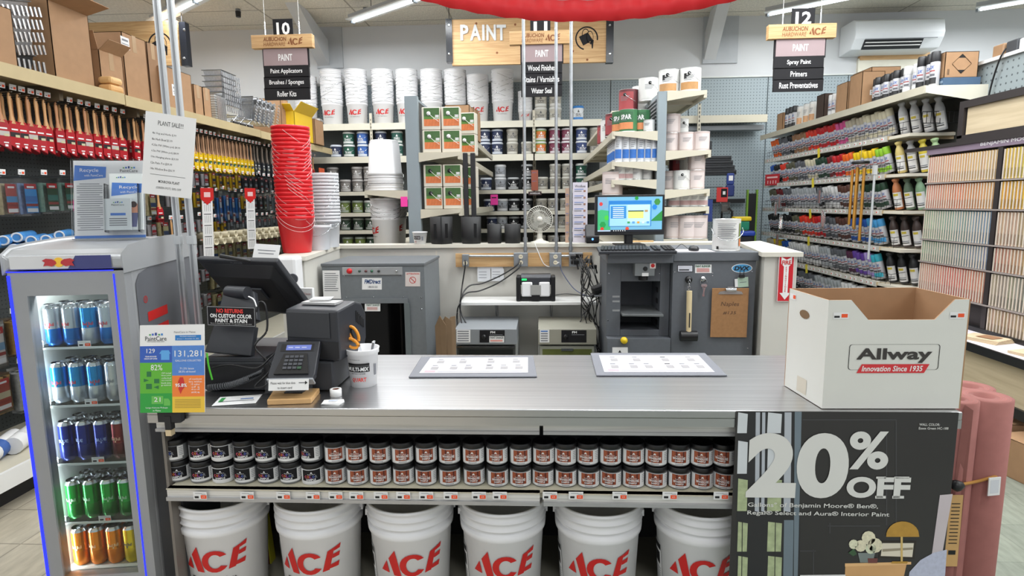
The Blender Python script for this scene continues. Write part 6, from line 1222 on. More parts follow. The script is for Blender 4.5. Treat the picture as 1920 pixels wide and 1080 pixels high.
X, w, h = quadframe(atY(470, 461, 2.18), atY(518, 464, 2.18), atY(480, 487, 2.16)); b = MB(); b.box((0, 0, 0), (w, h*1.2, .001), PAPER, X); b.rect(w*.7, h*.05, TXG, X, 0, h*.2, .001); b.rect(w*.6, h*.05, TXG, X, 0, 0, .001); tag(b.build('paper_note'), 'white paper note standing up behind the register monitor', 'note')
# ================= MACHINES BEHIND =================
def pxbox(b, x0, y0, x1, y1, Y, dep, m_, I=None):   # box whose front face spans the given picture corners on the plane y=Y
    p = atY(x0, y0, Y); q = atY(x1, y1, Y); b.bx(p.x, q.x, Y, Y+dep, q.z, p.z, m_)
# paint shaker cabinet
Ys = 3.75; p = atY(603, 500, Ys); q = atY(795, 500, Ys); t = thing('paint_shaker', 'tall grey paint shaker cabinet with red stop button and black window', 'machine', ((p.x+q.x)/2, Ys, 0)); I = Matrix.Translation(t.location).inverted(); zt = p.z
b = MB(I); x0, x1_ = p.x, q.x; wx = atY(758, 560, Ys).x; wl = atY(645, 560, Ys).x; wt = atY(700, 568, Ys).z
b.bx(x0, wl, Ys, Ys+.55, 0, zt, STEELG).bx(wx, x1_, Ys, Ys+.55, 0, zt, STEELG).bx(wl, wx, Ys, Ys+.55, wt, zt, STEELG).bx(wl, wx, Ys+.5, Ys+.55, 0, wt, BLACKM).bx(wl, wx, Ys, Ys+.55, 0, .3, STEELG); b.build('cabinet', t)
MB(I).bx(x0-.005, x1_+.005, Ys-.005, Ys+.56, zt, zt+.02, mat((96, 100, 104), .5)).build('top_lid', t, bev=.004)
b = MB(I); a = atY(642, 501, Ys); c_ = atY(755, 515, Ys); b.bx(a.x, c_.x, Ys-.008, Ys, c_.z, a.z, mat((168, 170, 172), .35, .4)); CPn = b.build('control_panel', t, bev=.002)
for (px, m_, r_) in ((656, RED, .018), (675, mat((40, 70, 60), .4), .008), (687, mat((90, 40, 40), .4), .008), (698, mat((30, 90, 60), .4), .008), (711, BLACK, .008), (744, CHROME, .006)): c0 = atY(px, 508, Ys); MB(I).lathe([(r_, 0), (r_*.9, .012), (.001, .014)], m_, 16, X=frame((c0.x, Ys-.008, c0.z)), cap=False).build('stop_button' if px == 656 else 'switch', CPn)
b = MB(I); pxpoly(b, [(679, 521), (716, 521), (716, 543), (679, 543)], Ys, PAPER, .002); pxtext(b, 'FMDirect', 683, 524, 714, 532, Ys-.002, mat((40, 70, 120), .5, n=0), .001, bold=.03, shear=.2); pxtext(b, '1-800-555-2525', 690, 536, 708, 540, Ys-.002, TXG, .001); b.build('maker_plate', t)
b = MB(I); pxpoly(b, [(760, 510), (788, 510), (788, 537), (760, 537)], Ys, mat((206, 196, 192), .6), .002); pxtext(b, 'ATTENTION', 762, 512, 786, 515, Ys-.002, REDC, .001); c0 = atY(774, 525, Ys); k_ = .022; ring = []
for k in range(21): a_ = 2*math.pi*k/20; ring += [(k_*math.cos(a_), k_*math.sin(a_), .001), (k_*.85*math.cos(a_), k_*.85*math.sin(a_), .001)]
b.add(ring, [(2*i, 2*i+2, 2*i+3, 2*i+1) for i in range(20)], REDC, frame((c0.x, Ys-.002, c0.z))); b.add([(-.016, .013, .0012), (-.013, .016, .0012), (.016, -.013, .0012), (.013, -.016, .0012)], [(0, 1, 2, 3)][::-1], REDC, frame((c0.x, Ys-.002, c0.z))); b.build('attention_label', t)
b = MB(I); pxpoly(b, [(685, 569), (714, 569), (714, 583), (685, 583)], Ys, PAPER, .012); pxtext(b, 'PAINT SHAKER', 687, 570, 712, 574, Ys-.012, mat((30, 90, 60), .5, n=0), .001); 
for k in range(3): pxpoly(b, [(688, 576+2*k), (708, 576+2*k), (708, 577+2*k), (688, 577+2*k)], Ys-.012, mat((190, 120, 110), .6, n=0), .001)
b.build('shaker_label', t)
b = MB(I); pxpoly(b, [(605, 507), (637, 507), (640, 560), (607, 560)], Ys, PAPER, .004); 
for k in range(9): pxpoly(b, [(609, 512+4*k), (630+(k*5) % 6, 512+4*k), (630+(k*5) % 6, 513.3+4*k), (609, 513.3+4*k)], Ys, TXG, .005)
b.build('instruction_sheet', t)
MB(I).bx(wl-.004, wx+.025, Ys-.014, Ys-.002, wt-.0, wt+.03, STEELG).bx(wx-.0, wx+.035, Ys-.014, Ys-.001, .3, wt, mat((96, 104, 106), .5)).build('door_frame', t); MB(I).bx(wl, wx, Ys+.002, Ys+.006, .3, wt, clear('dark_window', (70, 70, 66), 1.5, .02)).build('window', t)
b = MB(I); b.cyl(((wl+wx)/2-.05, Ys+.2, wt-.13), ((wl+wx)/2-.05, Ys+.2, wt-.11), .14, GREY, n=24).cyl(((wl+wx)/2-.05, Ys+.2, wt-.3), ((wl+wx)/2-.05, Ys+.2, wt-.13), .03, GREY, n=10).bx(wl+.02, wx-.02, Ys+.05, Ys+.35, wt-.32, wt-.30, mat((120, 100, 80), .5)).bx(wl+.03, wl+.09, Ys+.1, Ys+.13, wt-.2, wt, BLACK); b.build('clamp_plate', t)
for (px, py) in ((646, 517), (700, 557), (753, 517), (756, 557), (795, 558), (797, 580), (650, 557)): c0 = atY(min(px, 790), py, Ys); MB(I).lathe([(.005, 0), (.003, .003)], CHROME, 8, X=frame((c0.x, Ys-.0005, c0.z))).build('screw', t)
# two small mixers
def mixer(px0, px1, pyt, lab, green, Y=3.85):
    p = atY(px0, pyt, Y); q = atY(px1, pyt+29, Y); t = thing('can_shaker', lab, 'machine', ((p.x+q.x)/2, Y, 0)); I = Matrix.Translation(t.location).inverted(); G_ = GREY if not green else mat((146, 144, 132), .45)
    MB(I).bx(p.x, q.x, Y-.02, Y+.42, q.z, p.z, G_).build('control_housing', t, bev=.004); MB(I).bx(p.x+.0, q.x, Y+.03, Y+.42, 0, q.z, mat((150, 152, 150), .5)).build('cabinet', t, bev=.004)
    b = MB(I); u0 = px0+(px1-px0)*.40; pxrect(b, u0, pyt+3, u0+47, pyt+26, Y-.02, BLKP, .002); pxtext(b, 'FM', u0+20, pyt+5, u0+29, pyt+9, Y-.022, TXW, .001, bold=.03); pxrect(b, u0+19, pyt+11, u0+43, pyt+12, Y-.02, TXG, .003); b.build('panel', t)
    c0 = atY(u0+8, pyt+15, Y-.02); MB(I).lathe([(.016, 0), (.013, .018), (.001, .02)], BLACK, 14, X=frame((c0.x, Y-.022, c0.z)), cap=False).box((c0.x, Y-.044, c0.z), (.006, .01, .03), BLACK).build('timer_knob', t)
    b = MB(I); pxrect(b, px0+3, pyt+2, px0+(29 if not green else 21), pyt+26, Y-.02, PAPER, .002)
    for k in range(5): pxrect(b, px0+5, pyt+4+4.4*k, px0+(26 if not green else 18), pyt+6+4.4*k, Y-.02, BLUE if green and k == 0 else TXG, .003)
    b.build('label', t)
    if not green: b = MB(I); pxrect(b, u0+18, pyt+14, u0+46, pyt+26, Y-.02, PAPER, .003); pxtext(b, 'PAINT SHAKER', u0+19, pyt+15, u0+45, pyt+19, Y-.024, TXT, .001); pxrect(b, u0+20, pyt+21, u0+43, pyt+24, Y-.02, mat((220, 150, 140), .6, n=0), .004); b.build('warning_label', t)
    d = MB(I); r2 = atY(px1-3, pyt+34, Y).x; l2 = atY(px0+3, pyt+34, Y).x; zz = atY(px0, pyt+33, Y).z; d.bx(l2, r2, Y+.0, Y+.028, .4, zz, mat((60, 62, 60), .25) if not green else mat((150, 152, 140), .4)); d.build('door', t, bev=.006)
    if green: MB(I).rect((r2-l2)*.9, .3, mat((92, 98, 52), .3, n=.2, sc=12), frame(((l2+r2)/2, Y-.001, zz-.02-.15))).build('green_tinted_glass', t); MB(I).bx((l2+r2)/2-.04, (l2+r2)/2+.04, Y-.012, Y, zz-.03, zz-.015, CHROME).build('latch', t)
    else: MB(I).rect((r2-l2)*.92, .3, mat((38, 40, 38), .15), frame(((l2+r2)/2, Y-.001, zz-.022-.15))).build('smoked_glass', t); MB(I).bx(l2, r2, Y-.006, Y+.0, zz-.008, zz, CHROME).build('trim_strip', t)
    return t
mixer(853, 969, 616, 'small grey paint shaker with dark glass door, under the white shelf', False); mixer(1009, 1118, 616, 'small grey-beige paint shaker with green tinted door, under the white shelf', True)
# folded paper bags
for k in range(3): c0 = atY(826+9*k, 660, 3.6); b = MB(); b.add([(-.03, 0, 0), (.03, .01, 0), (.035, .02, .80+.02*k), (.0, .0, .86-.01*k), (-.035, -.01, .79)], [(0, 1, 2, 3, 4)], mat((120, 98, 74), .9, n=.1)); o = tag(b.build('folded_cardboard', loc=(c0.x, 3.6+.03*k, 0), rz=R(-40+30*k)), 'crumpled brown cardboard piece between the shaker and small mixer, %s' % ('left', 'middle', 'right')[k], 'cardboard'); s = o.modifiers.new('t', 'SOLIDIFY'); s.thickness = .004
# white wall shelf
Yw = 4.13; p = atY(862, 568, Yw); q = atY(1120, 562, Yw); zs = atY(990, 567, Yw).z
t = thing('white_shelf', 'white melamine shelf on brackets fixed to the half wall', 'shelf', ((p.x+q.x)/2, 4.4, zs)); w = (q.x-p.x)/2; MB().bx(-w, w, -.27, 0, -.02, 0, WHITE).build('board', t, bev=.001)
for px in (930, 1034): x = atY(px, 590, 4.3).x-(p.x+q.x)/2; MB().bx(x-.012, x+.012, -.01, .0, -.30, -.02, mat((190, 190, 190), .5)).add([(x-.004, -.2, -.021), (x-.004, -.01, -.021), (x-.004, -.01, -.15), (x+.004, -.2, -.021), (x+.004, -.01, -.021), (x+.004, -.01, -.15)], [(0, 1, 2), (5, 4, 3), (0, 2, 5, 3)], mat((190, 190, 190), .5)).build('bracket', t)
# FM label printer on shelf
pL = atY(972, 515, 4.2); pR = atY(1037, 563, 4.2); w = pR.x-pL.x; t = thing('label_printer', 'black and white label printer with green light on the white shelf', 'printer', ((pL.x+pR.x)/2, 4.22, zs+.0005)); h = pL.z-zs
for s in (-1, 1): MB().bx(s*w/2-.016, s*w/2+.016, -.06, .06, 0, h*.95, BLACK).build('side_frame', t, bev=.008)
b = MB(); extr(b, [(-.05, h*.62), (-.045, h*.9), (-.02, h), (.06, h), (.06, h*.6)], -w/2+.016, w/2-.016, BLG); b.build('top_cover', t, bev=.006); MB().bx(-w/2+.016, w/2-.016, -.04, .05, 0, h*.2, BLACK).build('lower_bar', t)
for s in (-1, 1): MB().bx(s*w*.25-w*.16, s*w*.25+w*.16, -.055, .03, h*.18, h*.74, PLASTIC).build('white_panel', t, bev=.01)
MB().bx(-w*.15, w*.15, -.058, -.05, h*.24, h*.62, mat((160, 160, 158), .2)).build('window', t); MB().bx(-w*.4, -w*.26, -.054, -.05, h*.8, h*.86, mat((40, 230, 110), .4, e=1.5, n=0)).build('status_light', t); MB().bx(-w*.12, w*.12, -.065, -.04, h*.05, h*.25, BLACK).build('latch', t)
# papers on half wall
for (x0, y0, x1, y1, w_) in ((895, 487, 943, 504, 'top'), (895, 504, 920, 528, 'lower left'), (921, 504, 945, 527, 'lower right')):
    b = MB(); p = atY(x0, y0, 4.405); q = atY(x1, y1, 4.405); X = frame(((p.x+q.x)/2, 4.408, (p.z+q.z)/2)); b.box((0, 0, 0), (q.x-p.x, p.z-q.z, .001), mat((208, 210, 214), .7), X)
    for k in range(3): b.rect((q.x-p.x)*.6, .004, TXG, X, -.01, (p.z-q.z)*(.25-.22*k), .001)
    tag(b.build('paper_note'), 'white printed note taped below the pine board, %s of three' % w_, 'note')
p = atY(921, 492, 4.39); 
# cords from outlets
def wcord(lab, pts, r=.0055, m_=BLACK): return cord('power_cable', lab, [atY(*q) for q in pts], r, m_, 'power cord')
wcord('black power cord from the narrow outlet box down to the mixers', [(872, 488, 4.33), (872, 500, 4.32), (866, 540, 4.3), (863, 565, 4.1), (858, 580, 4.08), (857, 600, 4.1), (859, 618, 4.0)])
wcord('upper black power cord sweeping left from the middle outlet box', [(975, 486, 4.33), (968, 498, 4.3), (940, 516, 4.28), (905, 531, 4.26), (880, 536, 4.2), (866, 555, 4.1), (863, 585, 4.08), (868, 617, 4.0)])
wcord('lower black power cord sweeping left from the middle outlet box', [(977, 493, 4.33), (970, 505, 4.3), (935, 530, 4.27), (900, 545, 4.25), (874, 550, 4.15), (862, 568, 4.09), (866, 590, 4.08), (880, 617, 4.0)])
wcord('white cord running from the desk fan to the outlets', [(1002, 455, 4.36), (1008, 470, 4.36), (1020, 495, 4.37), (1035, 500, 4.37), (1048, 492, 4.34)], .0035, TXW)
wcord('blue-grey cord curving from the right outlet towards the dispenser', [(1050, 496, 4.33), (1055, 512, 4.33), (1075, 540, 4.3), (1095, 553, 4.25), (1108, 556, 4.2)], .0035, mat((90, 100, 130), .5))
wcord('black cord along the shelf from the label printer to the right', [(1036, 554, 4.2), (1060, 551, 4.2), (1085, 553, 4.2), (1105, 556, 4.2), (1120, 556, 4.15)], .003)
random.seed(4)
for k in range(14):
    x0 = 1092+random.uniform(-8, 20); pts = [(x0, 482+random.uniform(-4, 8), 4.25)]
    y = pts[0][1]; x = x0
    for j in range(6):
        y += random.uniform(14, 34); x += random.uniform(-16, 18); x = min(max(x, 1090), 1136); pts.append((x, y, 4.1+random.uniform(-.1, .1)))
    if k < 6: pts += [(1122+random.uniform(-4, 8), 660, 4.0)]
    wcord('black cable in the tangle hanging left of the tint dispenser', pts, .0035)['group'] = 'tangled cables'
for k, (px, py) in enumerate(((1075, 482), (1086, 480), (1078, 492), (1104, 489), (1112, 500))):
    t = tag(MB().box((0, 0, 0), (.04, .05, .03), BLACK).cyl((0, -.02, -.01), (.0, -.03, -.05), .006, BLACK).build('power_plug', loc=atY(px, py, 4.3), rz=R(25*k), bev=.006), 'black power plug in the crowded outlet, %s from left' % ORD[k+1], 'plug')
p = atY(1122, 540, 4.0); t = thing('barcode_scanner', 'black hand-held scanner resting on a bracket among the cables', 'scanner', (p.x, 4.0, p.z)); MB().box((0, 0, 0), (.10, .06, .05), BLACK, Matrix.Rotation(R(-20), 4, 'Y')).build('head', t, bev=.015); MB().cyl((.02, 0, -.01), (-.05, 0, -.06), .018, BLACK).build('grip', t); MB().bx(-.03, .09, -.03, .05, -.055, -.045, GREY).build('bracket', t)
# ================= TINT DISPENSER (DVX) =================
Yd = 3.62; zt = atY(1260, 490, Yd).z; xl = atY(1139, 560, Yd).x; xm = atY(1260, 560, Yd).x; xr = atY(1415, 560, Yd).x
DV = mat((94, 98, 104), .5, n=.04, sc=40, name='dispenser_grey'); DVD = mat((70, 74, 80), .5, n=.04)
t = thing('tint_dispenser', 'grey two-part paint tint dispenser with blue oval badge behind the counter', 'machine', ((xl+xr)/2, Yd, 0)); I = Matrix.Translation(t.location).inverted()
Zp = lambda px, py, Y=Yd: atY(px, py, Y)
b = MB(I); b.bx(xm, xr, Yd, Yd+.6, 0, zt, DV); b.build('right_cabinet', t, bev=.003)
MB(I).bx(xm-.0, xr+.012, Yd-.012, Yd+.61, zt, zt+.055, DV).build('right_top', t, bev=.004)
nb = Zp(1180, 634).z; nt_ = Zp(1180, 493).z; ix0 = Zp(1166, 560).x; ix1 = Zp(1241, 560).x; it = Zp(1200, 530, Yd).z
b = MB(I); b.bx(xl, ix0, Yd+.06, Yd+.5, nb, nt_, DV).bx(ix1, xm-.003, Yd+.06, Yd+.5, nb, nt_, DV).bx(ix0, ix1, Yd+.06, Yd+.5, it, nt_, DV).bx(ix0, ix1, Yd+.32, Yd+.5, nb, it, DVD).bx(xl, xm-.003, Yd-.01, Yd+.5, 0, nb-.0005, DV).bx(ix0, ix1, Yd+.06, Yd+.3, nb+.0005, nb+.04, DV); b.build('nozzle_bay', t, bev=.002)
MB(I).bx(xl-.005, xm-.004, Yd-.03, Yd+.55, nt_, nt_+.055, DV).build('left_top', t, bev=.004)
a = Zp(1191, 493, Yd-.03); c_ = Zp(1228, 518, Yd-.03); b = MB(I); b.bx(a.x, c_.x, Yd-.02, Yd+.1, c_.z, a.z, mat((120, 124, 126), .5)); H_ = b.build('nozzle_head', t, bev=.004)
b = MB(I); b.cyl(((a.x+c_.x)/2, Yd+.03, c_.z-.03), ((a.x+c_.x)/2, Yd+.03, c_.z), .028, BLACK); b.build('nozzle', t); c0 = Zp(1210, 504, Yd-.02); MB(I).lathe([(.014, 0), (.012, .006)], BLACK, 14, X=frame((c0.x, Yd-.02, c0.z))).build('head_knob', H_)
MB(I).rect(.04, .02, PAPER, frame((c0.x, Yd-.0215, c0.z-.035))).build('head_label', H_); c0 = Zp(1224, 498, Yd-.02); MB(I).rect(.035, .035, mat((226, 214, 210), .6), frame((c0.x, Yd-.0215, c0.z))).lathe([(.012, 0), (.010, .001)], REDC, 12, X=frame((c0.x, Yd-.022, c0.z))).build('warning_label', H_)
a = Zp(1167, 596, Yd); c_ = Zp(1240, 596, Yd); zsf = Zp(1200, 592, Yd).z; b = MB(I); b.prism([(a.x-.005, Yd-.02), (c_.x+.005, Yd-.04), (c_.x, Yd+.3), (a.x, Yd+.3)], .015, mat((124, 128, 130), .35, .4), z0=zsf); b.build('can_platform', t, bev=.003)
for k in range(5): MB(I).bx(ix1-.006, ix1-.001, Yd+.12, Yd+.16, it-.08-.07*k, it-.05-.07*k, BLACK).build('adjuster_slot', t)
b = MB(I); c0 = Zp(1170, 638, Yd-.012); b.lathe([(.022, 0), (.02, .018), (.001, .022)], mat((230, 196, 30), .4), 16, X=frame((c0.x, Yd-.011, c0.z)), cap=False); b.build('yellow_button', t)
for k in range(3): c0 = Zp(1155, (556, 565, 582)[k], Yd+.06); MB(I).rect(.045, .012, mat((150, 152, 154), .4), frame((c0.x, Yd+.058, c0.z))).build('slot_label', t)
b = MB(I); pxrect(b, 1148, 651, 1177, 663, Yd-.01, PAPER, .002); pxpoly(b, [(1162, 656), (1165, 661), (1159, 661)], Yd-.01, TXT, .003); b.build('caution_label', t)
b = MB(I); pxrect(b, 1270, 497, 1299, 510, Yd, TXT, .0015); pxrect(b, 1271, 498, 1298, 509, Yd, mat((206, 208, 218), .5), .002); pxrect(b, 1273, 505, 1292, 507, Yd, TXT, .003); b.build('name_plate', t)
b = MB(I); pxrect(b, 1303, 496, 1334, 512, Yd, PAPER, .0015); pxtext(b, 'PAINT BLENDER', 1304, 497, 1332, 501, Yd-.002, mat((30, 90, 60), .5, n=0), .001, bold=.02)
for k in range(4): pxrect(b, 1306, 503+2*k, 1330, 504+2*k, Yd, mat((206, 120, 110), .6, n=0), .003)
b.build('blender_label', t)
b = MB(I); c0 = Zp(1391, 503, Yd); pts = [(.062*math.cos(R(a)), .028*math.sin(R(a))) for a in range(0, 360, 15)]; X = frame((c0.x, Yd, c0.z)); b.poly(pts, TXW, X, .0015); b.poly([(x*.93, y*.88) for x, y in pts], mat((70, 150, 200), .4, n=.02), X, .002); b.text('DVX', .095, .026, mat((20, 26, 40), .4, n=0), X, 0, 0, n=.003, bold=.05, shear=.2, res=3); b.build('badge', t)
for (px, py) in ((1265, 510), (1336, 512), (1336, 517), (1410, 509), (1259, 653), (1402, 653), (1144, 515), (1240, 515), (1142, 604)): c0 = Zp(px, py, Yd); yy = Yd if px > 1262 else Yd+.06; MB(I).lathe([(.005, 0), (.003, .003)], CHROME, 8, X=frame((c0.x, yy-.0005, c0.z))).build('screw', t)
# mallet
c0 = Zp(1291, 524); t = thing('rubber_mallet', 'black rubber mallet with pale wooden handle hanging on the dispenser', 'mallet', (c0.x, Yd, c0.z))
MB().lathe([(.022, 0), (.02, .012), (.001, .016)], BLACK, 16, X=frame((0, -.001, 0)), cap=False).build('magnet_hook', t); tp = Zp(1290, 545, Yd-.02).z-c0.z; bt_ = Zp(1288, 625, Yd-.02).z-c0.z; dx_ = Zp(1288, 625, Yd).x-c0.x
lk = MB(); 
for k in range(3): lk.tube([(0.006*math.cos(a)*(k % 2 == 0), -.022+.006*math.cos(a)*(k % 2), -.012-.018*k+.012*math.sin(a)) for a in [j*math.pi/5 for j in range(11)]], .002, CHROME, 5)
lk.build('chain_link', t); HDL = mat((214, 196, 156), .5, n=.04)
MB().cyl((0, -.03, tp), (dx_, -.04, bt_), .017, HDL, r1=.0155, n=12).build('handle', t); MB().box((dx_*.6, -.051, (tp+bt_*2)/3), (.006, .012, .09), BLACKM).build('handle_print', t); MB().cyl((dx_-.05, -.04, bt_-.012), (dx_+.05, -.04, bt_-.012), .032, BLACK, n=24).build('head', t, bev=.004)
c0 = Zp(1318, 523); t = thing('key_ring', 'bunch of silver keys hanging in the dispenser\'s lock', 'keys', (c0.x, Yd, c0.z)); MB().lathe([(.018, 0), (.016, .01), (.001, .012)], CHROME, 16, X=frame((0, -.001, 0)), cap=False).build('lock', t)
MB().tube([(.02*math.cos(k*math.pi/8), -.018, -.015+.02*math.sin(k*math.pi/8)) for k in range(17)], .0016, CHROME, 5).build('ring', t)
for k in range(3): X = Matrix.Translation((-.006+.008*k, -.02-.003*k, -.03)) @ Matrix.Rotation(R(-8+10*k), 4, 'Y'); MB(X).lathe([(.011, 0), (.011, .002)], CHROME, 12, X=frame((0, 0, -.008))).bx(-.004, .004, -.002, 0, -.075, -.015, CHROME).build('key', t)
# clipboard
X, w, h = quadframe(Zp(1335, 540, Yd-.012), Zp(1404, 540, Yd-.012), Zp(1331, 632, Yd-.012)); MSO = mat((158, 116, 76), .6, n=.08, sc=60, name='hardboard')
t = thing('clipboard', 'brown hardboard clipboard with handwriting hanging on the dispenser', 'clipboard', X.translation); I = Matrix.Translation(t.location).inverted(); X2 = Matrix.Translation(Vector((0, -.004, 0))) @ X
MB(I).box((0, 0, .0), (w, h, .004), MSO, X2).build('board', t, bev=.0015); b = MB(I); b.text('Naples', w*.5, h*.11, mat((90, 66, 50), .7, n=0), X2, 0, h*.17, n=.003, shear=.2); b.text('#135', w*.36, h*.07, mat((90, 66, 50), .7, n=0), X2, .0, -h*.0, n=.003, shear=.2); b.build('handwriting', t)
b = MB(I); b.poly([(-w*.34, h*.38), (w*.34, h*.38), (w*.30, h*.43), (w*.14, h*.45), (w*.08, h*.53), (-w*.08, h*.53), (-w*.14, h*.45), (-w*.30, h*.43)], mat((170, 172, 170), .3, .8), X2, .006); b.cyl(X2 @ Vector((-w*.14, h*.47, .008)), X2 @ Vector((w*.14, h*.47, .008)), .012, CHROME, n=12); b.build('clip', t)
b = MB(); c0 = Zp(1393, 523, Yd-.01); X = frame(c0, (1, 0, .08)); b.box((0, -.02, 0), (.062, .06, .001), mat((176, 200, 180), .7, n=.02), X); b.rect(.04, .003, TXG, X, 0, -.02, .0015); b.box((-.034, -.022, -.001), (.03, .05, .001), PAPER, X); tag(b.build('green_note'), 'pale green note held by black binder clip on the dispenser', 'note')
b = MB(); b.box((0, 0, 0), (.03, .014, .018), BLACK).tube([(-.01, 0, .008), (-.012, 0, .035), (.0, 0, .04), (.012, 0, .035), (.01, 0, .008)], .0025, BLACK, 5); tag(b.build('binder_clip', loc=Zp(1391, 518, Yd-.02)), 'black binder clip holding the pale green note', 'clip')
# keyboard, mouse, pad, gallon can on dispenser
zk = nt_+.0555; p = atZ(1127, 474, zk+.02); q = atZ(1258, 473, zk+.02)
t = thing('keyboard', 'black computer keyboard on the dispenser under the monitor', 'keyboard', (atY(1193, 474, Yd-.02).x, Yd-.0, zk+.006)); w = .46; KM = Matrix.Translation((0, 0, .008)) @ Matrix.Rotation(R(6), 4, 'X')
MB(KM).bx(-w/2, w/2, -.085, .085, 0, .018, mat((44, 46, 52), .5)).build('keyboard_base', t, bev=.004)
b = MB(KM); KC = mat((20, 21, 24), .5, n=0)
for r_ in range(5):
    for c2 in range(21):
        if c2 in (14, 17): continue
        b.box((-w/2+.02+.021*c2+(.004*r_ if c2 < 13 else 0)*(1 if c2 < 13 else 0), -.06+.028*r_, .023), (.017, .022, .009), KC)
tag(b.build('keys', t)); MB(KM).bx(-w*.32, w*.3, -.14, -.085, -.0, .012, DB).build('palm_rest', t, bev=.004) if 0 else None
MB().bx(xl, xm, Yd-.08, Yd+.2, zk, zk+.005, DV).build('keyboard_tray', bpy.data.objects['tint_dispenser'], loc=tuple(-bpy.data.objects['tint_dispenser'].location))
zr = zt+.0555; p = atZ(1300, 476, zr); tag(MB().bx(-.11, .11, -.09, .09, 0, .003, mat((206, 200, 204), .6, n=.06)).build('mouse_mat', loc=(atY(1300, 475, Yd+.08).x, Yd+.09, zr)), 'white mouse mat on top of the tint dispenser', 'mat')
t = thing('computer_mouse', 'black computer mouse on the white mat by the monitor', 'mouse', (atY(1302, 474, Yd+.05).x, Yd+.07, zr+.0035)); MB().lathe([(.03, 0), (.033, .01), (.025, .026), (.001, .032)], BLACK, 20, X=Matrix.Diagonal((.95, 1.6, 1, 1)), cap=False).build('mouse_body', t); cord('cable', 'thin mouse cable looping towards the monitor', [atY(1302, 471, Yd+.12), atY(1290, 466, Yd+.15), atY(1277, 458, Yd+.2), atY(1262, 470, Yd+.15), atY(1240, 474, Yd+.1)], .002)
Pc = can((206, 206, 204), (206, 206, 206), .083, .195, (214, 214, 212), cname='paint_can')
c0 = atY(1361, 475, Yd+.11); t = Pc.put(loc=(c0.x, Yd+.115, zr), rz=R(-10), label='white gallon paint can with wire handle on top of the dispenser'); t.scale = (1.0, 1.0, 1.0)
b = MB(); rf = lambda v: .0855
for k in range(9): b.cylpatch(-.065, .05-(k % 3)*.01, .165-.011*k, .168-.011*k, rf, TXG, 6, .0012)
b.cylpatch(.075, .092, .03, .17, rf, mat((110, 130, 60), .5, n=.1), 4, .001); b.cylpatch(.075, .092, .03, .075, rf, ORG, 4, .0015); b.cylpatch(-.07, -.055, .012, .03, rf, TXT, 2, .001); b.build('printed_text', t)
b = MB(); b.tube([(.092*math.cos(a), -.05*abs(math.sin(a))-.055*(math.sin(a) > .1), .14-.075*math.sin(a)) for a in [j*math.pi/14 for j in range(15)]], .0022, CHROME, 6); b.build('bail_handle', t)
# computer monitor
Yq = 4.15; a = atY(1116, 366, Yq); c_ = atY(1246, 440, Yq); t = thing('computer_monitor', 'black computer monitor showing paint software in front of the gondola', 'monitor', ((a.x+c_.x)/2, Yq, 1.19)); w = c_.x-a.x; h = a.z-c_.z; zc_ = (a.z+c_.z)/2-1.19; rz_ = R(3)
XM = Matrix.Rotation(rz_, 4, 'Z') @ frame((0, 0, zc_)); MB().box((0, 0, -.02), (w, h, .035), BLACK, XM).build('bezel', t, bev=.004)
b = MB(XM); sw, sh = w*.93, h*.86
def em(rgb, e=.5): return mat(rgb, .3, 0, e, 0)
b.rect(sw, sh, em((110, 170, 200)), None, n=0, v=h*.02); V0 = h*.02
b.poly([(-sw/2, -sh*.5+V0), (-sw*.3, -sh*.5+V0), (-sw*.32, sh*.1+V0), (-sw*.5, sh*.15+V0)], em((60, 170, 110)), None, .0012); b.poly([(-sw*.5, sh*.1+V0), (-sw*.34, sh*.2+V0), (-sw*.36, sh*.5+V0), (-sw*.5, sh*.5+V0)], em((120, 160, 190)), None, .0013); b.poly([(sw*.32, -sh*.2+V0), (sw*.5, -sh*.2+V0), (sw*.5, sh*.1+V0)], em((40, 130, 60)), None, .0012)
for (u, v, r_, cc) in ((-.42, -.3, .05, (30, 140, 70)), (-.36, -.1, .04, (70, 190, 60)), (-.45, .3, .03, (200, 60, 60)), (.42, .35, .05, (60, 130, 60)), (.1, .46, .03, (40, 140, 60)), (.38, .2, .04, (30, 120, 200)), (-.04, -.42, .03, (210, 70, 50)), (-.43, -.42, .03, (220, 50, 40))): b.poly([(sw*u+sw*r_*math.cos(R(q*60)), V0+sh*v+sh*r_*2*math.sin(R(q*60))) for q in range(6)], em(cc), None, .0016)
b.rect(sw*.66, sh*.74, em((40, 120, 190)), None, 0, V0+sh*.02, .002); b.rect(sw*.63, sh*.62, em((150, 200, 226)), None, 0, V0-sh*.03, .0024); b.rect(sw*.24, sh*.36, em((50, 130, 196)), None, -sw*.18, V0+sh*.06, .0028)
for k in range(6): b.rect(sw*.17, sh*.022, em((220, 235, 245)), None, -sw*.18, V0+sh*(.19-.055*k), .0032)
b.rect(sw*.34, sh*.5, em((180, 214, 232)), None, sw*.13, V0+sh*.02, .0028); b.rect(sw*.24, sh*.2, em((206, 214, 120)), None, sw*.09, V0-sh*.02, .0032); b.rect(sw*.24, sh*.03, em((30, 60, 40)), None, sw*.09, V0+sh*.09, .0033); b.rect(sw*.05, sh*.06, em((170, 140, 90)), None, sw*.25, V0+sh*.09, .0033)
for k in range(5): b.rect(sw*.04, sh*.06, em(((60, 150, 90), (90, 150, 200), (206, 150, 60), (200, 214, 230), (90, 150, 200))[k]), None, -sw*.02+sw*.075*k, V0-sh*.24, .0032)
b.rect(sw, sh*.05, em((30, 34, 44)), None, 0, V0-sh*.475, .002); b.rect(sw*.2, sh*.04, em((170, 190, 210)), None, -sw*.4, V0-sh*.475, .003)
for k in range(6): b.rect(sw*.012, sh*.03, em((230, 230, 230)), None, -sw*.25+sw*.035*k, V0-sh*.475, .003)
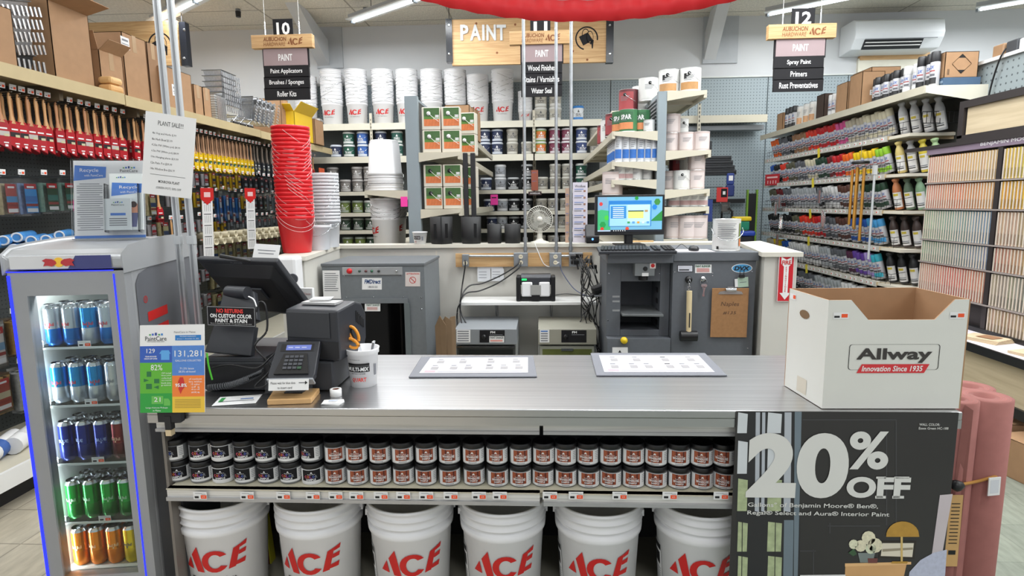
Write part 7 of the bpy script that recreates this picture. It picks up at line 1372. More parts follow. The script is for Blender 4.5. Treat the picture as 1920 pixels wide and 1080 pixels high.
b.build('screen', t); MB(Matrix.Rotation(rz_, 4, 'Z')).bx(-.03, .03, .03, .05, zc_-h*.8, zc_, BLACK).bx(-.10, .10, -.06, .12, 1.2515-1.19, 1.262-1.19, BLACK).bx(-.02, .02, .02, .05, 1.26-1.19, zc_, BLACK).build('stand', t, bev=.003)
t.location.y = Yq
# small black label device left of monitor
p = atY(1105, 466, 4.2); t = thing('label_maker', 'small black device with blue light on the half wall beside the monitor', 'device', (atY(1118, 460, 4.43).x-.03, 4.46, 1.2515)); b = MB(); extr(b, [(-.06, 0), (.06, 0), (.06, .11), (.02, .14), (-.06, .05)], -.05, .05, BLACK); b.build('body', t, bev=.01); MB().lathe([(.008, 0), (.007, .002)], mat((90, 150, 255), .4, e=3, n=0), 12, X=frame((0, -.062, .03))).build('blue_light', t)
# fan
c0 = atY(1012, 454, 4.47); t = thing('desk_fan', 'small white desk fan standing on the half wall between the conduits', 'fan', (c0.x, 4.48, 1.2505)); zc_ = atY(1013, 411, 4.45).z-1.2505; fr3 = .098
FWm = mat((214, 212, 202), .4, n=.02); MB().lathe([(.07, 0), (.07, .01), (.03, .022), (.022, .035)], FWm, 28, cap=False).cyl((0, 0, .02), (0, 0, zc_-fr3+.03), .02, FWm).build('base', t)
MB().cyl((0, .02, zc_), (0, .09, zc_), .045, FWm, n=20).build('motor', t, bev=.01)
b = MB(frame((0, -.03, zc_)))
for k in range(36):
    a = 2*math.pi*k/36; b.tube([(.024*math.cos(a), .024*math.sin(a), .012), (.06*math.cos(a+.25), .06*math.sin(a+.25), .012), (fr3*math.cos(a+.45), fr3*math.sin(a+.45), -.005)], .0014, FWm, 4)
for rr_ in (fr3, .065): b.tube([(rr_*math.cos(2*math.pi*k/32), rr_*math.sin(2*math.pi*k/32), -.005 if rr_ == fr3 else .01) for k in range(33)], .003 if rr_ == fr3 else .0015, FWm, 5)
tag(b.build('front_grille', t)); MB(frame((0, -.03, zc_))).lathe([(.022, .01), (.02, .016), (.001, .018)], FWm, 16, cap=False).build('centre_cap', t)
b = MB(frame((0, -.0, zc_))); b.lathe([(fr3, -.03), (fr3+.003, 0), (fr3, .024)], FWm, 36, cap=False); b.lathe([(fr3, -.03), (.03, -.05)], mat((150, 148, 140), .5), 36, cap=False); b.build('rear_shroud', t)
for k in range(3): b = MB(frame((0, -.0, zc_)) @ Matrix.Rotation(R(120*k), 4, 'Z')); b.add([(.015, -.01, .004), (.08, -.045, .008), (.088, .02, -.008), (.02, .015, -.004)], [(0, 1, 2, 3), (3, 2, 1, 0)], mat((190, 190, 184), .4)); b.build('blade', t)
# black bins
def bin_(x0, x1, lab, y0=407, seam=False, slotx=None):
    Y = 4.5; p = atY(x0, y0, Y-.08); q = atY(x1, 459, Y-.08); w = (q.x-p.x); h = p.z-1.2505; t = thing('black_bin', lab, 'bin', ((p.x+q.x)/2, Y, 1.2505)); r = w/2*.98
    b = MB(); k = 28
    b.lathe([(r*.9, 0), (r*.98, .01), (r, h), (r-.006, h), (r*.9, .012), (.001, .012)], mat((17, 17, 19), .6, n=.08), k, X=Matrix.Diagonal((1, .8, 1, 1)), cap=False).lathe([(.001, 0), (r*.9, 0)], BLACK, k, X=Matrix.Diagonal((1, .8, 1, 1)), cap=False); b.build('bin_body', t)
    if slotx:
        for s in slotx: MB().box((s*r, -math.sqrt(max(.05, 1-s*s))*r*.8-.002, h*.5), (.022, .006, h*.52), mat((10, 10, 11), .3)).build('slot', t, bev=.002)
    if seam: MB().box((r*.12, -r*.8-.001, h*.5), (.006, .008, h), mat((8, 8, 9), .5)).build('seam', t)
bin_(802, 847, 'left black slotted bin on the half wall, right of the small cup', 407, True, (-.45, .55)); bin_(861, 901, 'black slotted bin at the foot of the two tall black posts', 407, False, (.5,)); bin_(911, 940, 'smaller plain black bin, second from right on the half wall', 421); bin_(944, 976, 'plain black bin with white sticker just left of the fan', 421)
p = atY(957, 425, 4.43); tag(MB().rect(.045, .03, PAPER, frame((0, 0, 0))).build('sticker', loc=(p.x, 4.425, p.z)), 'white sticker on the black bin nearest the fan', 'sticker') if 0 else None
c0 = atY(788, 458, 4.48); t = thing('mixing_cup', 'small white measuring cup on the half wall beside the gondola post', 'cup', (c0.x, 4.48, 1.2505)); MB().lathe([(.001, 0), (.042, 0), (.056, .088), (.058, .088), (.058, .094), (.053, .094), (.04, .004), (.001, .004)], PLASTIC, 28, cap=False).build('cup_body', t); b = MB(); rf = lambda v: .042+.014*v/.09; b.cylpatch(-.045, .012, .038, .062, rf, BLKP, 6, .001); b.ctext('MULTI-MIX', -.016, .05, .048, .014, rf, TXW, .0016); b.ctext('PINT', -.03, .02, .02, .012, rf, REDC, .001); b.cylpatch(.02, .035, .03, .06, rf, TXG, 3, .001); b.build('print', t)
# small wooden stir sticks bundle right of monitor stand
tag(MB().box((0, 0, .006), (.16, .03, .01), mat((206, 170, 120), .6)).build('stir_sticks', loc=(atY(1205, 452, 4.5).x, 4.5, 1.251)), 'pale wooden stir sticks on the half wall behind the keyboard', 'sticks')
# fire extinguisher sign on right wing end
Yf = 3.497; b = MB(); X, w, h = quadframe(atY(1462, 475, Yf), atY(1491, 475, Yf), atY(1454, 565, Yf)); w = atY(1491, 475, Yf).x-atY(1462, 475, Yf).x; h = atY(1470, 475, Yf).z-atY(1470, 566, Yf).z; c0 = atY(1473, 520, Yf); X = frame((c0.x, Yf, c0.z)); b.box((0, 0, 0), (w, h, .002), mat((200, 24, 40), .4, n=.01), X); 
for (s1, s2, m_, n_) in ((1, 1, TXW, .0015), (.93, .98, mat((200, 24, 40), .4, n=.01), .002)): b.rect(w*s1, h*s2, m_, X, n=n_)
b.poly([(-w*.34, h*.42), (0, h*.36), (w*.34, h*.42), (w*.34, h*.28), (w*.16, h*.22), (w*.16, -h*.32), (w*.36, -h*.32), (0, -h*.46), (-w*.36, -h*.32), (-w*.16, -h*.32), (-w*.16, h*.22), (-w*.34, h*.28)][::-1], TXW, X, .003)
b.text('FIRE', w*.58, h*.085, REDC, X, 0, h*.305, n=.004, bold=.03)
for k, ch in enumerate('EXTINGUISHER'): b.text(ch, None, h*.034, REDC, X, 0, h*(.20-.044*k), n=.004, bold=.02)
tag(b.build('fire_extinguisher_sign'), 'red and white FIRE EXTINGUISHER arrow sign on the right half-wall end', 'sign')
# ================= LEFT WALL: BRUSHES AND ROLLERS =================
def YL(px, X=3.0): return X*1104/(1015-px)
def hook(Y, z, lab, dep=.24):
    t = thing('peg_hook', lab, 'hook', (-3.27, Y, z)); MB().cyl((0, 0, 0), (dep+.04, 0, .004), .0028, CHROME, n=5).build('rod', t)
    b = MB(); X = frame((dep+.05, 0, .028), (0, 1, 0), (.1, 0, 1)); b.box((0, 0, 0), (.042, .03, .004), PAPER, X, ); b.rect(.016, .013, TAGO, X, .009, -.004, .0025); b.rect(.012, .006, TXG, X, -.01, -.005, .0025); b.build('price_tag', t)
def brush(hc, sc_, bc, w=.068, angled=True, cname='paint_brush', hl=.16, sl=.15):
    def fn():
        t = thing(cname, '', 'brush'); H = mat(hc, .45, n=.06)
        MB(Matrix.Diagonal((.6, 1, 1, 1))).lathe([(.004, .012), (.009, .004), (.0125, -.02), (.010, -.07), (.011, -.11), (.022, -hl)], H, 10).build('handle', t)
        MB().cyl((-.012, 0, -.002), (.012, 0, -.002), .003, BLACK, n=6).build('hang_hole', t)
        S_ = mat(sc_, .35, n=.03); lo = -hl-sl; X = Matrix(((0, 0, 1, 0), (1, 0, 0, 0), (0, 1, 0, 0), (0, 0, 0, 1)))
        MB().prism([(-w/2, lo+(.03 if angled else .0)), (w/2, lo), (w/2, -hl-.01), (w*.32, -hl+.015), (-w*.32, -hl+.015), (-w/2, -hl-.01)], .02, S_, X, z0=-.010).build('cardboard_sleeve', t)
        b = MB(); Xf = frame((.0108, 0, -hl-.06), (0, 1, 0)); b.rect(w*.92, .026, mat(bc, .4, n=0), Xf); b.rect(w*.4, .014, mat((190, 186, 150), .5, n=.1), Xf, w*.2, -.008, .0006); b.rect(w*.6, .008, TXW, Xf, 0, .028, .0004); b.rect(w*.4, .006, TXW, Xf, .1*w, -.05, .0004); b.rect(w*.25, .012, TXW, Xf, .1*w, -.066, .0004); b.build('print', t)
        return t
    return Proto(fn)
B_red = brush((196, 148, 98), (170, 26, 36), (34, 30, 32)); B_red2 = brush((180, 126, 84), (160, 28, 38), (180, 176, 170)); B_yel = brush((176, 134, 100), (226, 184, 20), (50, 60, 80), .055); B_yel2 = brush((170, 128, 96), (230, 190, 30), (40, 90, 50), .055); B_blk = brush((110, 96, 84), (44, 46, 50), (110, 112, 116), .05)
zt1 = 2.205; n_ = 0
redx = [-14, 8, 25, 43, 59, 75, 98, 118, 138, 153, 171, 188, 204, 220, 247, 264, 281, 300, 320, 340]
for i, px in enumerate(redx):
    Y = YL(px, 3.02); lab = 'red sleeved brush, %s hook of the top row from the left, %s in depth'
    hook(Y, zt1, 'steel peg hook with price tag, %s along the row of red brushes' % ORD[i+1])
    for k in range(3 if i % 4 != 2 else 2):
        (B_red if (i+k) % 3 else B_red2).put(loc=(-3.01-.055*k, Y+.012*(k % 2), zt1-.012), rz=R((-4, 6, -2)[k]+(i*7) % 9-4), label=lab % (ORD[i+1], ('front', 'second', 'third')[k]), group='red sleeved brushes')
i = 0; Y = 5.1
while Y < 7.9:
    if Y < 6.15: P_ = (B_yel, B_yel2)[i % 2]; nm_ = 'yellow sleeved brush'
    elif Y < 7.0: P_ = B_blk; nm_ = 'dark sleeved brush'
    else: P_ = B_red; nm_ = 'small red sleeved brush'
    hook(Y, zt1-.02, 'steel peg hook with price tag, %s along the far brush row' % ORD[i+1])
    for k in range(2): P_.put(loc=(-3.01-.06*k, Y, zt1-.032), rz=R((i*5) % 11-5), label='%s, %s along the far row, %s on its hook' % (nm_, ORD[i+1], ('front', 'rear')[k]), group='brushes on the far left wall')
    Y += .072 if Y < 6.2 else .11; i += 1
def pack(w, h, body, lab_, band, roll_=None, cname='roller_pack', d=.05):
    def fn():
        t = thing(cname, '', 'pack'); X = frame((0, 0, 0), (0, 1, 0))
        if roll_:
            b = MB(); r = roll_
            for s in (0, 1): b.cyl((-.0+.0, -w*.28+s*w*.0, -h*.95), (0, -w*.28, -h*.12), r, mat(body, .85, n=.25, sc=60), n=14) if s == 0 else None
            b.box((-.012, w*.08, -h*.53), (.028, w*.7, h*.82), mat(body, .85, n=.25, sc=60)); b.build('roller_covers', t, bev=.004)
        else: MB().box((0, 0, -h*.55), (d*.5, w*.85, h*.8), mat(body, .45, n=.08)).build('contents', t, bev=.004)
        b = MB(); Xf = frame((d*.5+.002, w*.1, -h*.52), (0, 1, 0)) @ Matrix.Translation((w*.08, 0, 0)); lw = w*.54; b.box((0, 0, 0), (lw, h*.78, .001), mat(lab_, .5, n=.02), Xf); b.rect(lw, h*.14, mat((190, 30, 40), .5, n=0), Xf, 0, h*.32, .0012); b.rect(lw*.6, h*.05, TXW, Xf, 0, h*.3, .0018); b.rect(lw, h*.16, mat(band, .5, n=0), Xf, 0, -.02*h, .0012); b.rect(lw, h*.07, mat((150, 40, 40), .5, n=0), Xf, 0, -h*.18, .0012); b.rect(lw*.9, h*.1, PAPER, Xf, 0, -h*.32, .0012); b.build('label_card', t)
        MB().box((0, 0, -h*.5), (d+.008, w, h), BLISTER).build('clear_wrap', t)
        return t
    return Proto(fn)
P_bl = pack(.15, .215, (140, 165, 205), (40, 150, 215), (30, 120, 190), .02); P_gr = pack(.14, .21, (130, 165, 150), (36, 78, 50), (40, 120, 110), .02); P_cr = pack(.13, .21, (206, 190, 150), (180, 60, 56), (70, 150, 200), .02)
for k, (px, P_, nm_) in enumerate(((-22, P_cr, 'cream'), (17, P_bl, 'pale blue'), (62, P_gr, 'green fleck'), (99, P_gr, 'green fleck'), (134, P_cr, 'cream'), (172, P_bl, 'pale blue'))):
    Y = YL(px, 3.0); z = atX(px, 334, -3.0).z; hook(Y, z+.01, 'peg hook above the %s roller pack, %s from left' % (nm_, ORD[k+1]), .22)
    P_.put(loc=(-3.01, Y, z), rz=0, label='%s roller cover pack, %s from the left under the red brushes' % (nm_, ORD[k+1]))
WR = mat((70, 140, 205), .3, n=.25, sc=14, name='blue_white_wrap'); FUZ = mat((206, 208, 212), .9, n=.1)
for k, (px, py) in enumerate(((12, 452), (38, 446), (64, 452), (92, 450), (118, 442), (30, 468), (82, 468), (-10, 460))):
    Y = YL(px, 2.9); z = atX(px, py, -2.85).z; t = thing('roller_cover', 'white roller cover in blue wrap behind the fridge top, %s' % ORD[k+1], 'roller', (-3.0, Y, z), R(-58))
    MB().cyl((-.22, 0, 0), (.16, 0, .0), .028, WR, n=14).build('wrap', t); MB().lathe([(.028, 0), (.028, .004), (.019, .004), (.019, -.01)], FUZ, 14, X=Matrix.Translation((.16, 0, 0)) @ Matrix.Rotation(R(90), 4, 'Y'), cap=False).lathe([(.001, 0), (.019, 0)], BLACK, 10, X=Matrix.Translation((.158, 0, 0)) @ Matrix.Rotation(R(90), 4, 'Y'), cap=False).build('open_end', t)
# mixed rows farther along
P_y = pack(.075, .16, (226, 184, 24), (230, 190, 40), (50, 60, 90), None, 'scraper_pack', .03); P_rw = pack(.09, .13, (214, 206, 206), (206, 200, 204), (190, 40, 50), None, 'tool_pack', .03); P_b = pack(.08, .17, (40, 42, 48), (60, 64, 70), (160, 164, 170), None, 'tool_pack', .03); P_s = pack(.085, .2, (150, 154, 160), (200, 204, 210), (70, 74, 90), None, 'tool_pack', .03); P_bw = pack(.06, .30, (60, 130, 205), (210, 216, 222), (50, 120, 200), None, 'roller_pack', .05); P_cf = pack(.11, .2, (206, 190, 140), (206, 196, 150), (60, 80, 120), .02); P_br = brush((196, 148, 98), (168, 26, 36), (34, 30, 32))
def choose(r, Y):
    if Y < 4.75: return [(P_br, 'red brush'), (P_rw, 'red and white pack'), (P_cf, 'cream roller pack')][(r*2+int(Y*9)) % 3]
    if r == 0: return (P_rw, 'red and white pack') if Y < 5.2 else (P_y, 'yellow scraper pack') if Y < 5.8 else (P_b, 'black tool pack')
    if r == 1: return (P_y, 'yellow scraper pack') if Y < 5.3 else (P_bw, 'blue and white roller pack') if Y < 5.75 else (P_y, 'yellow scraper pack') if Y < 5.95 else (P_b, 'black tool pack') if Y < 6.4 else (P_s, 'silver tool pack')
    if r == 2: return (P_rw, 'red and white pack') if Y < 5.1 else (P_y, 'yellow scraper pack') if Y < 5.5 else (P_s, 'silver tool pack')
    return (P_rw, 'red and white pack') if Y < 5.15 else (P_cf, 'cream roller pack')
rowz = [1.86, 1.68, 1.44, 1.22, 1.0, .78]; rn2 = ['upper', 'second', 'third', 'fourth', 'fifth', 'lowest']
for r, z in enumerate(rowz):
    Y = 4.12 if r > 0 else 4.9; k = 1
    while Y < (7.6 if r < 4 else 5.6):
        P_, nm_ = choose(min(r, 3), Y); zz = z+(.0 if (k*3) % 4 else .02)
        tY = Y; hook(tY, zz+.004, 'peg hook in the %s row of small goods, %s from the near end' % (rn2[r], ORD[min(k, 30)]), .22) if r < 4 else None
        P_.put(loc=(-3.0, tY, zz), rz=R((k*7) % 9-4), label='%s on the left wall, %s row, %s from the near end' % (nm_, rn2[r], ORD[min(k, 30)]), group='small goods on the left wall'); 
        Y += (.105 if nm_[0] in 'ysb' else .125)+.01*(k % 3); k += 1
# loose roller covers lying in the low bins
k = 0
for zz in (1.30, 1.245):
    for q in range(12):
        Y = 5.0+.135*q+(.06 if zz < 1.27 else 0); k += 1
        t = thing('roller_cover', 'cream roller cover end sticking out of the low bin, %s row, %s' % ('upper' if zz > 1.27 else 'lower', ORD[q+1]), 'roller', (-2.86, Y, zz), R((q*13) % 30-15), 'cream roller covers in the bin'); MB().lathe([(.028, 0), (.028, -.22), (.018, -.22), (.018, 0), (.028, 0)], mat((206, 196, 168), .85, n=.08), 14, X=Matrix.Rotation(R(90), 4, 'Y'), cap=False).build('sleeve_body', t)
def arrow(x0, y0, x1, y1, Xp, lab):
    p = atX(x0, y0, Xp); q = atX(x1, y1, Xp); t = thing('arrow_strip', lab, 'sign', p); L = (p-q).length; X = frame((p+q)/2-p, (.6, .8, 0), (p-q)); w = .085; b = MB(X); b.box((0, 0, 0), (w, L, .002), PAPER)
    for k in range(5):
        for c_ in range(4): b.rect(.003, L*.1, TXG, None, -.022+.015*c_, L*(.22-.16*k), .0015)
        b.rect(w*.7, .006, TXT, None, 0, L*(.29-.16*k), .0015)
    b.build('price_list', t); b = MB(X); b.add([(-w*.62, L*.5, .003), (-w*.62, L*.5-.09, .003), (0, L*.5-.14, .003), (w*.62, L*.5-.09, .003), (w*.62, L*.5, .003)], [(0, 1, 2, 3, 4)], REDC); b.rect(w*.6, .04, mat((230, 190, 190), .5, n=0), None, 0, L*.5-.055, .0038); b.build('red_arrow', t)
arrow(377, 353, 402, 482, -2.78, 'white price strip with red arrow head, left one near the register'); arrow(465-2, 353, 478, 466, -2.78, 'white price strip with red arrow head, right one beside the red pails') 
# low shelf goods beside the fridge
for k in range(9):
    Y = 2.75+.17*k; t = thing('roller_cover', 'white fluffy roller pack on the left base shelf, %s from near' % ORD[k+1], 'roller', (-2.95, Y, .2205+.05), R(-70)); MB().cyl((-.14, 0, 0), (.18, 0, 0), .048, mat((214, 214, 214), .9, n=.06), n=14).build('cover', t); MB().cyl((.02, 0, 0), (.09, 0, 0), .0495, mat((50, 90, 160) if k % 2 else (206, 206, 206), .4), n=14).build('wrap_band', t)
P_big = pack(.16, .26, (206, 204, 200), (206, 200, 196), (120, 160, 190), .03); P_ora = pack(.15, .22, (196, 150, 80), (170, 60, 50), (200, 190, 160), .03)
for r, z in enumerate((.95, .66)):
    for k in range(8): (P_big if (r+k) % 2 else P_ora).put(loc=(-2.98, 2.75+.2*k, z), rz=R((k*5) % 9-4), label='%s roller pack low on the left wall, %s row, %s from near' % ('white' if (r+k) % 2 else 'tan and red', ('upper', 'lower')[r], ORD[k+1]), group='low roller packs on the left wall'); hook(2.75+.2*k, z+.004, 'peg hook holding a low roller pack, %s row, %s from near' % (('upper', 'lower')[r], ORD[k+1]), .22)
# ---- cartons and trays on the left top shelf ----
ZT = LZ+.001
def onL(x0, x1, yt, nm_, lab, X=-2.98, **k):
    Y0, Y1 = YL(x0, -X), YL(x1, -X); zt = atX((x0+x1)/2, yt, X).z; d = k.pop('d', .36); return carton(nm_, lab, X-d/2, (Y0+Y1)/2, ZT, d, (Y1-Y0)*.98, max(.05, zt-ZT), **k)
FOIL = mat((196, 198, 202), .28, .9, n=.12, sc=60, name='tray_metal')
def tray(w=.28, d=.36, h=.075, m_=FOIL):
    def fn():
        t = thing('paint_tray', '', 'tray'); b = MB(Matrix.Diagonal((w, d, 1, 1))); q = .7071; b.lathe([(.001, .0), (.42*q*1.0, 0), (.5*q, h*.9), (.53*q, h), (.52*q, h*.96), (.49*q, h*.85), (.41*q, .004), (.001, .004)], m_, 4, a0=R(45), smooth=False, cap=False); b.build('tray_pan', t, bev=.006)
        b = MB(Matrix.Diagonal((w, d, 1, 1)))
        for k in range(9): b.bx(.345, .362, -.3+.07*k, -.272+.07*k, .012, h*.66, FOIL)
        b.build('ribs', t)
        MB(Matrix.Diagonal((w, d, 1, 1))).lathe([(.53*.7071, h*.94), (.548*.7071, h*.94), (.548*.7071, h*1.0), (.53*.7071, h*1.01)], mat((96, 98, 100), .4, .7), 4, a0=R(45), smooth=False, cap=False).build('rolled_rim', t); return t
    return Proto(fn)
TR = tray(.40, .52, .10); TRW = tray(.36, .46, .09, WHITE)
c0 = YL(38, 3.05)
for k in range(4): t = TR.put(loc=(-3.13, c0, ZT+.10+.072*k), label='silver paint tray in the stack above the red brushes, %s from bottom' % ORD[k+1]); t.rotation_euler = (R(14), 0, R(6))
t = tray(.42, .5, .12, BLACK).put(loc=(-3.13, c0-.03, ZT+.0), rz=0, label='black paint tray beneath the silver stack at far left'); t.rotation_euler = (R(5), 0, 0)
t = tray(.42, .5, .08, BLACK).put(loc=(-3.13, c0-.03, ZT+.405), rz=0, label='black tray on top of the silver stack at far left'); t.rotation_euler = (R(14), 0, R(6))
carton('carton', 'brown carton edge at the far left end of the top shelf', -3.12, YL(-12, 3.05)-.1, ZT, .36, .28, .32, tape=False)
onL(108, 183, 22, 'carton', 'large open brown carton with raised flaps on the left shelf', X=-3.0, open_=1, d=.40, flaps=(('f', 70, .22), ('r', 15, .16), ('b', 60, .14)), tape=False)
onL(196, 240, 104, 'carton', 'small open carton with raised flaps next to the large one', X=-3.02, open_=1, d=.3, flaps=(('f', 75, .12), ('r', 40, .1)), tape=True)
t = thing('sponge_pack', 'tan rounded sponge pack wedged in front of the small open carton', 'pack', (-2.96, YL(213, 2.96), ZT)); MB().box((0, 0, .03), (.1, .13, .055), mat((216, 168, 110), .7, n=.1)).build('sponges', t, bev=.02); MB().box((0, 0, .085), (.1, .12, .05), mat((222, 180, 124), .7, n=.1)).build('sponges', t, bev=.02)
onL(243, 287, 74, 'carton', 'tall brown carton with white stickers behind the steel struts', X=-3.04, d=.38, sticker=(-.1, .85, 'r', .09)); onL(289, 310, 88, 'carton', 'narrow tall carton beside the steel struts', X=-3.06, d=.38, mt=CARD2)
onL(318, 368, 136, 'carton', 'brown carton with white sticker right of the steel struts', X=-3.0, d=.38, sticker=(-.05, .5, 'r', .1)); onL(371, 387, 163, 'carton', 'small brown carton second right of the struts', X=-3.0, d=.36); onL(388, 402, 168, 'carton', 'small brown carton just left of the white trays', X=-3.0, d=.36)
Y_ = YL(416, 3.05)
for k in range(11): t = TRW.put(loc=(-3.12, Y_, ZT+.022*k), rz=0, label='white tray liner, %s up in the white stack on the left shelf' % ORD[k+1], group='white tray liner stack'); t.scale = (.8, .55, .5)
Y_ = YL(450, 3.02); t = TRW.put(loc=(-3.15, Y_, ZT+.12), rz=0, label='white tray under the tower of silver trays'); t.scale = (1, 1.2, 1)
for k in range(6): t = TR.put(loc=(-3.17, Y_, ZT+.19+.052*k), rz=0, label='silver roller tray, %s up in the tower left of sign ten' % ORD[k+1], group='silver tray tower'); t.scale = (.9, 1.0, .8)
for k in range(3): tag(MB().tube([(-2.95, YL(430+14*k, 3), ZT+.02), (-2.93, YL(438+14*k, 3), ZT+.09), (-3.2, YL(440+14*k, 3), ZT+.1)], .006, CHROME, 6).cyl((-2.95, YL(430+14*k, 3), ZT+.02), (-2.95, YL(430+14*k, 3)+.1, ZT+.02), .018, BLACK, n=8).build('paint_roller'), 'black and steel roller frame under the silver tray tower, %s from left' % ORD[k+1], 'roller frame')
for k in range(6):
    Y_ = YL(482+8*k, 3.0); t = TR.put(loc=(-3.08, Y_, ZT+.20), label='silver tray leaning on its side below aisle sign ten, %s' % ORD[k+1], group='leaning silver trays'); t.rotation_euler = (R(68), R(0), R(0)); t.scale = (.9, .95, .8)
onL(534, 548, 190, 'carton', 'brown carton behind the leaning silver trays', X=-2.98, d=.34)
YM = mat((226, 186, 30), .5, n=.02); t = onL(558, 592, 217, 'carton', 'bright yellow open carton with flaps above the red pail stack', X=-2.88, open_=1, d=.34, mt=YM, flaps=(('f', 35, .12), ('r', 50, .14), ('b', 60, .12)), tape=False, sticker=(0, .4, 'r', .1))
t = onL(596, 612, 228, 'carton', 'small brown carton right of the yellow carton', X=-2.86, d=.3, tape=False); t = TRW.put(loc=(-2.98, YL(604, 2.95), ZT+.33), rz=0, label='white tray lying on the small brown carton'); t.scale = (.6, .5, .6); t.location.z = ZT+max(.05, atX(604, 228, -2.86).z-ZT)+.002
for k in range(4): tag(MB().cyl((-2.95, 8.02-.05*k, .9), (-2.95, 8.0-.05*k, 2.05), .012, mat((206, 90, 50), .5)).build('long_tool'), 'orange long handle at the far end of the left wall, %s' % ORD[k+1], 'handle')
# ================= RIGHT WALL: SPRAY PAINT =================
def spray(cap_, body=(184, 184, 188), tint=None, dx=True):
    def fn():
        t = thing('spray_can', '', 'spray can'); r = .0305; B = mat(body, .35, n=.03); MB().lathe([(r*.9, 0), (r, .004), (r, .158), (r*.85, .168)], B, 14).build('can_body', t)
        MB().lathe([(r*1.0, .162), (r*1.03, .165), (r*.99, .222), (r*.9, .228)], mat(cap_, .4, n=.03), 14).build('cap', t)
        b = MB(); rf = lambda v: r; yaw = R(-70); b.cylpatch(-.03, .03, .02, .06, rf, mat(tint or cap_, .5, n=.1), 5, .0006, yaw=yaw); b.cylpatch(-.012, .02, .07, .085, rf, mat((90, 90, 96), .5, n=0), 3, .0006, yaw=yaw)
        if dx: b.ctext('2X', 0, .128, .032, .022, rf, mat((44, 84, 160), .5, n=0), .0008, yaw=yaw, bold=.03, shear=.3)
        b.cylpatch(-.02, .02, .1, .108, rf, mat((150, 60, 60), .5, n=0), 3, .0006, yaw=yaw); b.build('label', t); return t
    return Proto(fn)
CC = {'cream': (206, 198, 172), 'beige': (186, 176, 156), 'pink': (206, 80, 140), 'red': (190, 28, 34), 'scarlet': (222, 56, 36), 'tan': (156, 116, 84), 'black': (28, 28, 30), 'grey': (92, 94, 100), 'orange': (230, 100, 30), 'lime': (140, 190, 50), 'yellow': (232, 196, 30), 'dark green': (36, 64, 48), 'green': (40, 150, 50), 'brown': (84, 52, 44), 'white': (214, 214, 214), 'silver': (164, 168, 172), 'sky blue': (70, 150, 206), 'blue': (36, 84, 166), 'teal': (60, 170, 190), 'lilac': (160, 140, 200), 'purple': (96, 62, 150), 'plum': (80, 40, 66), 'olive': (90, 88, 70), 'maroon': (110, 30, 36)}
SPR = {k: spray(v) for k, v in CC.items()}
RUN = [[('cream', 7), ('beige', 5), ('pink', 3), ('red', 7), ('scarlet', 4), ('tan', 6), ('black', 2), ('grey', 4), ('orange', 4)],
       [('lime', 3), ('yellow', 6), ('orange', 3), ('red', 3), ('maroon', 2), ('dark green', 4), ('cream', 4), ('grey', 4), ('olive', 4), ('scarlet', 3), ('black', 3), ('blue', 2)],
       [('dark green', 6), ('beige', 3), ('brown', 4), ('white', 5), ('black', 2), ('silver', 10), ('grey', 4), ('maroon', 3), ('olive', 4)],
       [('sky blue', 4), ('blue', 5), ('brown', 4), ('grey', 4), ('red', 3), ('scarlet', 6), ('olive', 3), ('black', 12)],
       [('teal', 2), ('lilac', 2), ('purple', 3), ('plum', 2), ('grey', 5), ('silver', 4), ('white', 12), ('blue', 3), ('yellow', 4), ('beige', 4)],
       [('white', 9), ('silver', 8), ('grey', 6), ('black', 8), ('green', 5)]]
rn3 = ['top', 'second', 'third', 'fourth', 'fifth', 'lowest']
TILT = Matrix.Rotation(R(-15), 4, 'Y')
for r, runs in enumerate(RUN):
    tot = sum(n for _, n in runs); Y = RY0+.06; st = min(.072, (8.1-Y)/tot); k = 0
    for cn, n in runs:
        for q in range(n):
            jz = .012*((k*5) % 3 == 0); M_ = Matrix.Translation((RX+.085+.006*((k*3) % 3), Y, RZ[r]+.012+jz)) @ TILT @ Matrix.Rotation(R((k*11) % 9-4), 4, 'X')
            SPR[cn].put(M=M_, label='%s-capped spray can in the %s rack of the right wall' % (cn, rn3[r]), group='%s-capped spray cans, %s rack' % (cn, rn3[r])); Y += st; k += 1
def bottle(body, cap_, cname='spray_bottle'):
    def fn():
        t = thing(cname, '', 'spray can'); r = .036; MB().lathe([(r*.9, 0), (r, .006), (r, .17), (r*.8, .205), (r*.52, .225), (r*.52, .24)], mat(body, .4, n=.03), 18).build('can_body', t); MB().lathe([(r*.56, .236), (r*.78, .25), (r*.78, .262), (r*.3, .268)], mat(cap_, .4), 16).build('cap', t)
        b = MB(); rf = lambda v: r; yaw = R(-60); b.cylpatch(-.045, .045, .02, .15, rf, mat((210, 208, 206), .5, n=.02), 8, .0006, yaw=yaw); b.cylpatch(-.02, .02, .12, .14, rf, mat((190, 170, 60), .5, n=0), 4, .0014, yaw=yaw); b.cylpatch(-.03, .03, .05, .058, rf, TXG, 4, .0014, yaw=yaw); b.cylpatch(-.03, .03, .035, .043, rf, BLKP, 4, .0014, yaw=yaw); b.build('label', t); return t
    return Proto(fn)
bt_specs = [[((176, 176, 178), 'silver')]*4, [((196, 176, 110), 'gold'), ((150, 150, 152), 'silver'), ((200, 180, 60), 'yellow'), ((150, 176, 130), 'pale green')], [((176, 110, 70), 'copper'), ((90, 110, 90), 'green'), ((120, 150, 120), 'sage')], [((60, 48, 44), 'dark brown')]*3, [((34, 34, 36), 'black')]*4, [((206, 206, 206), 'clear')]*3]
BC = {}
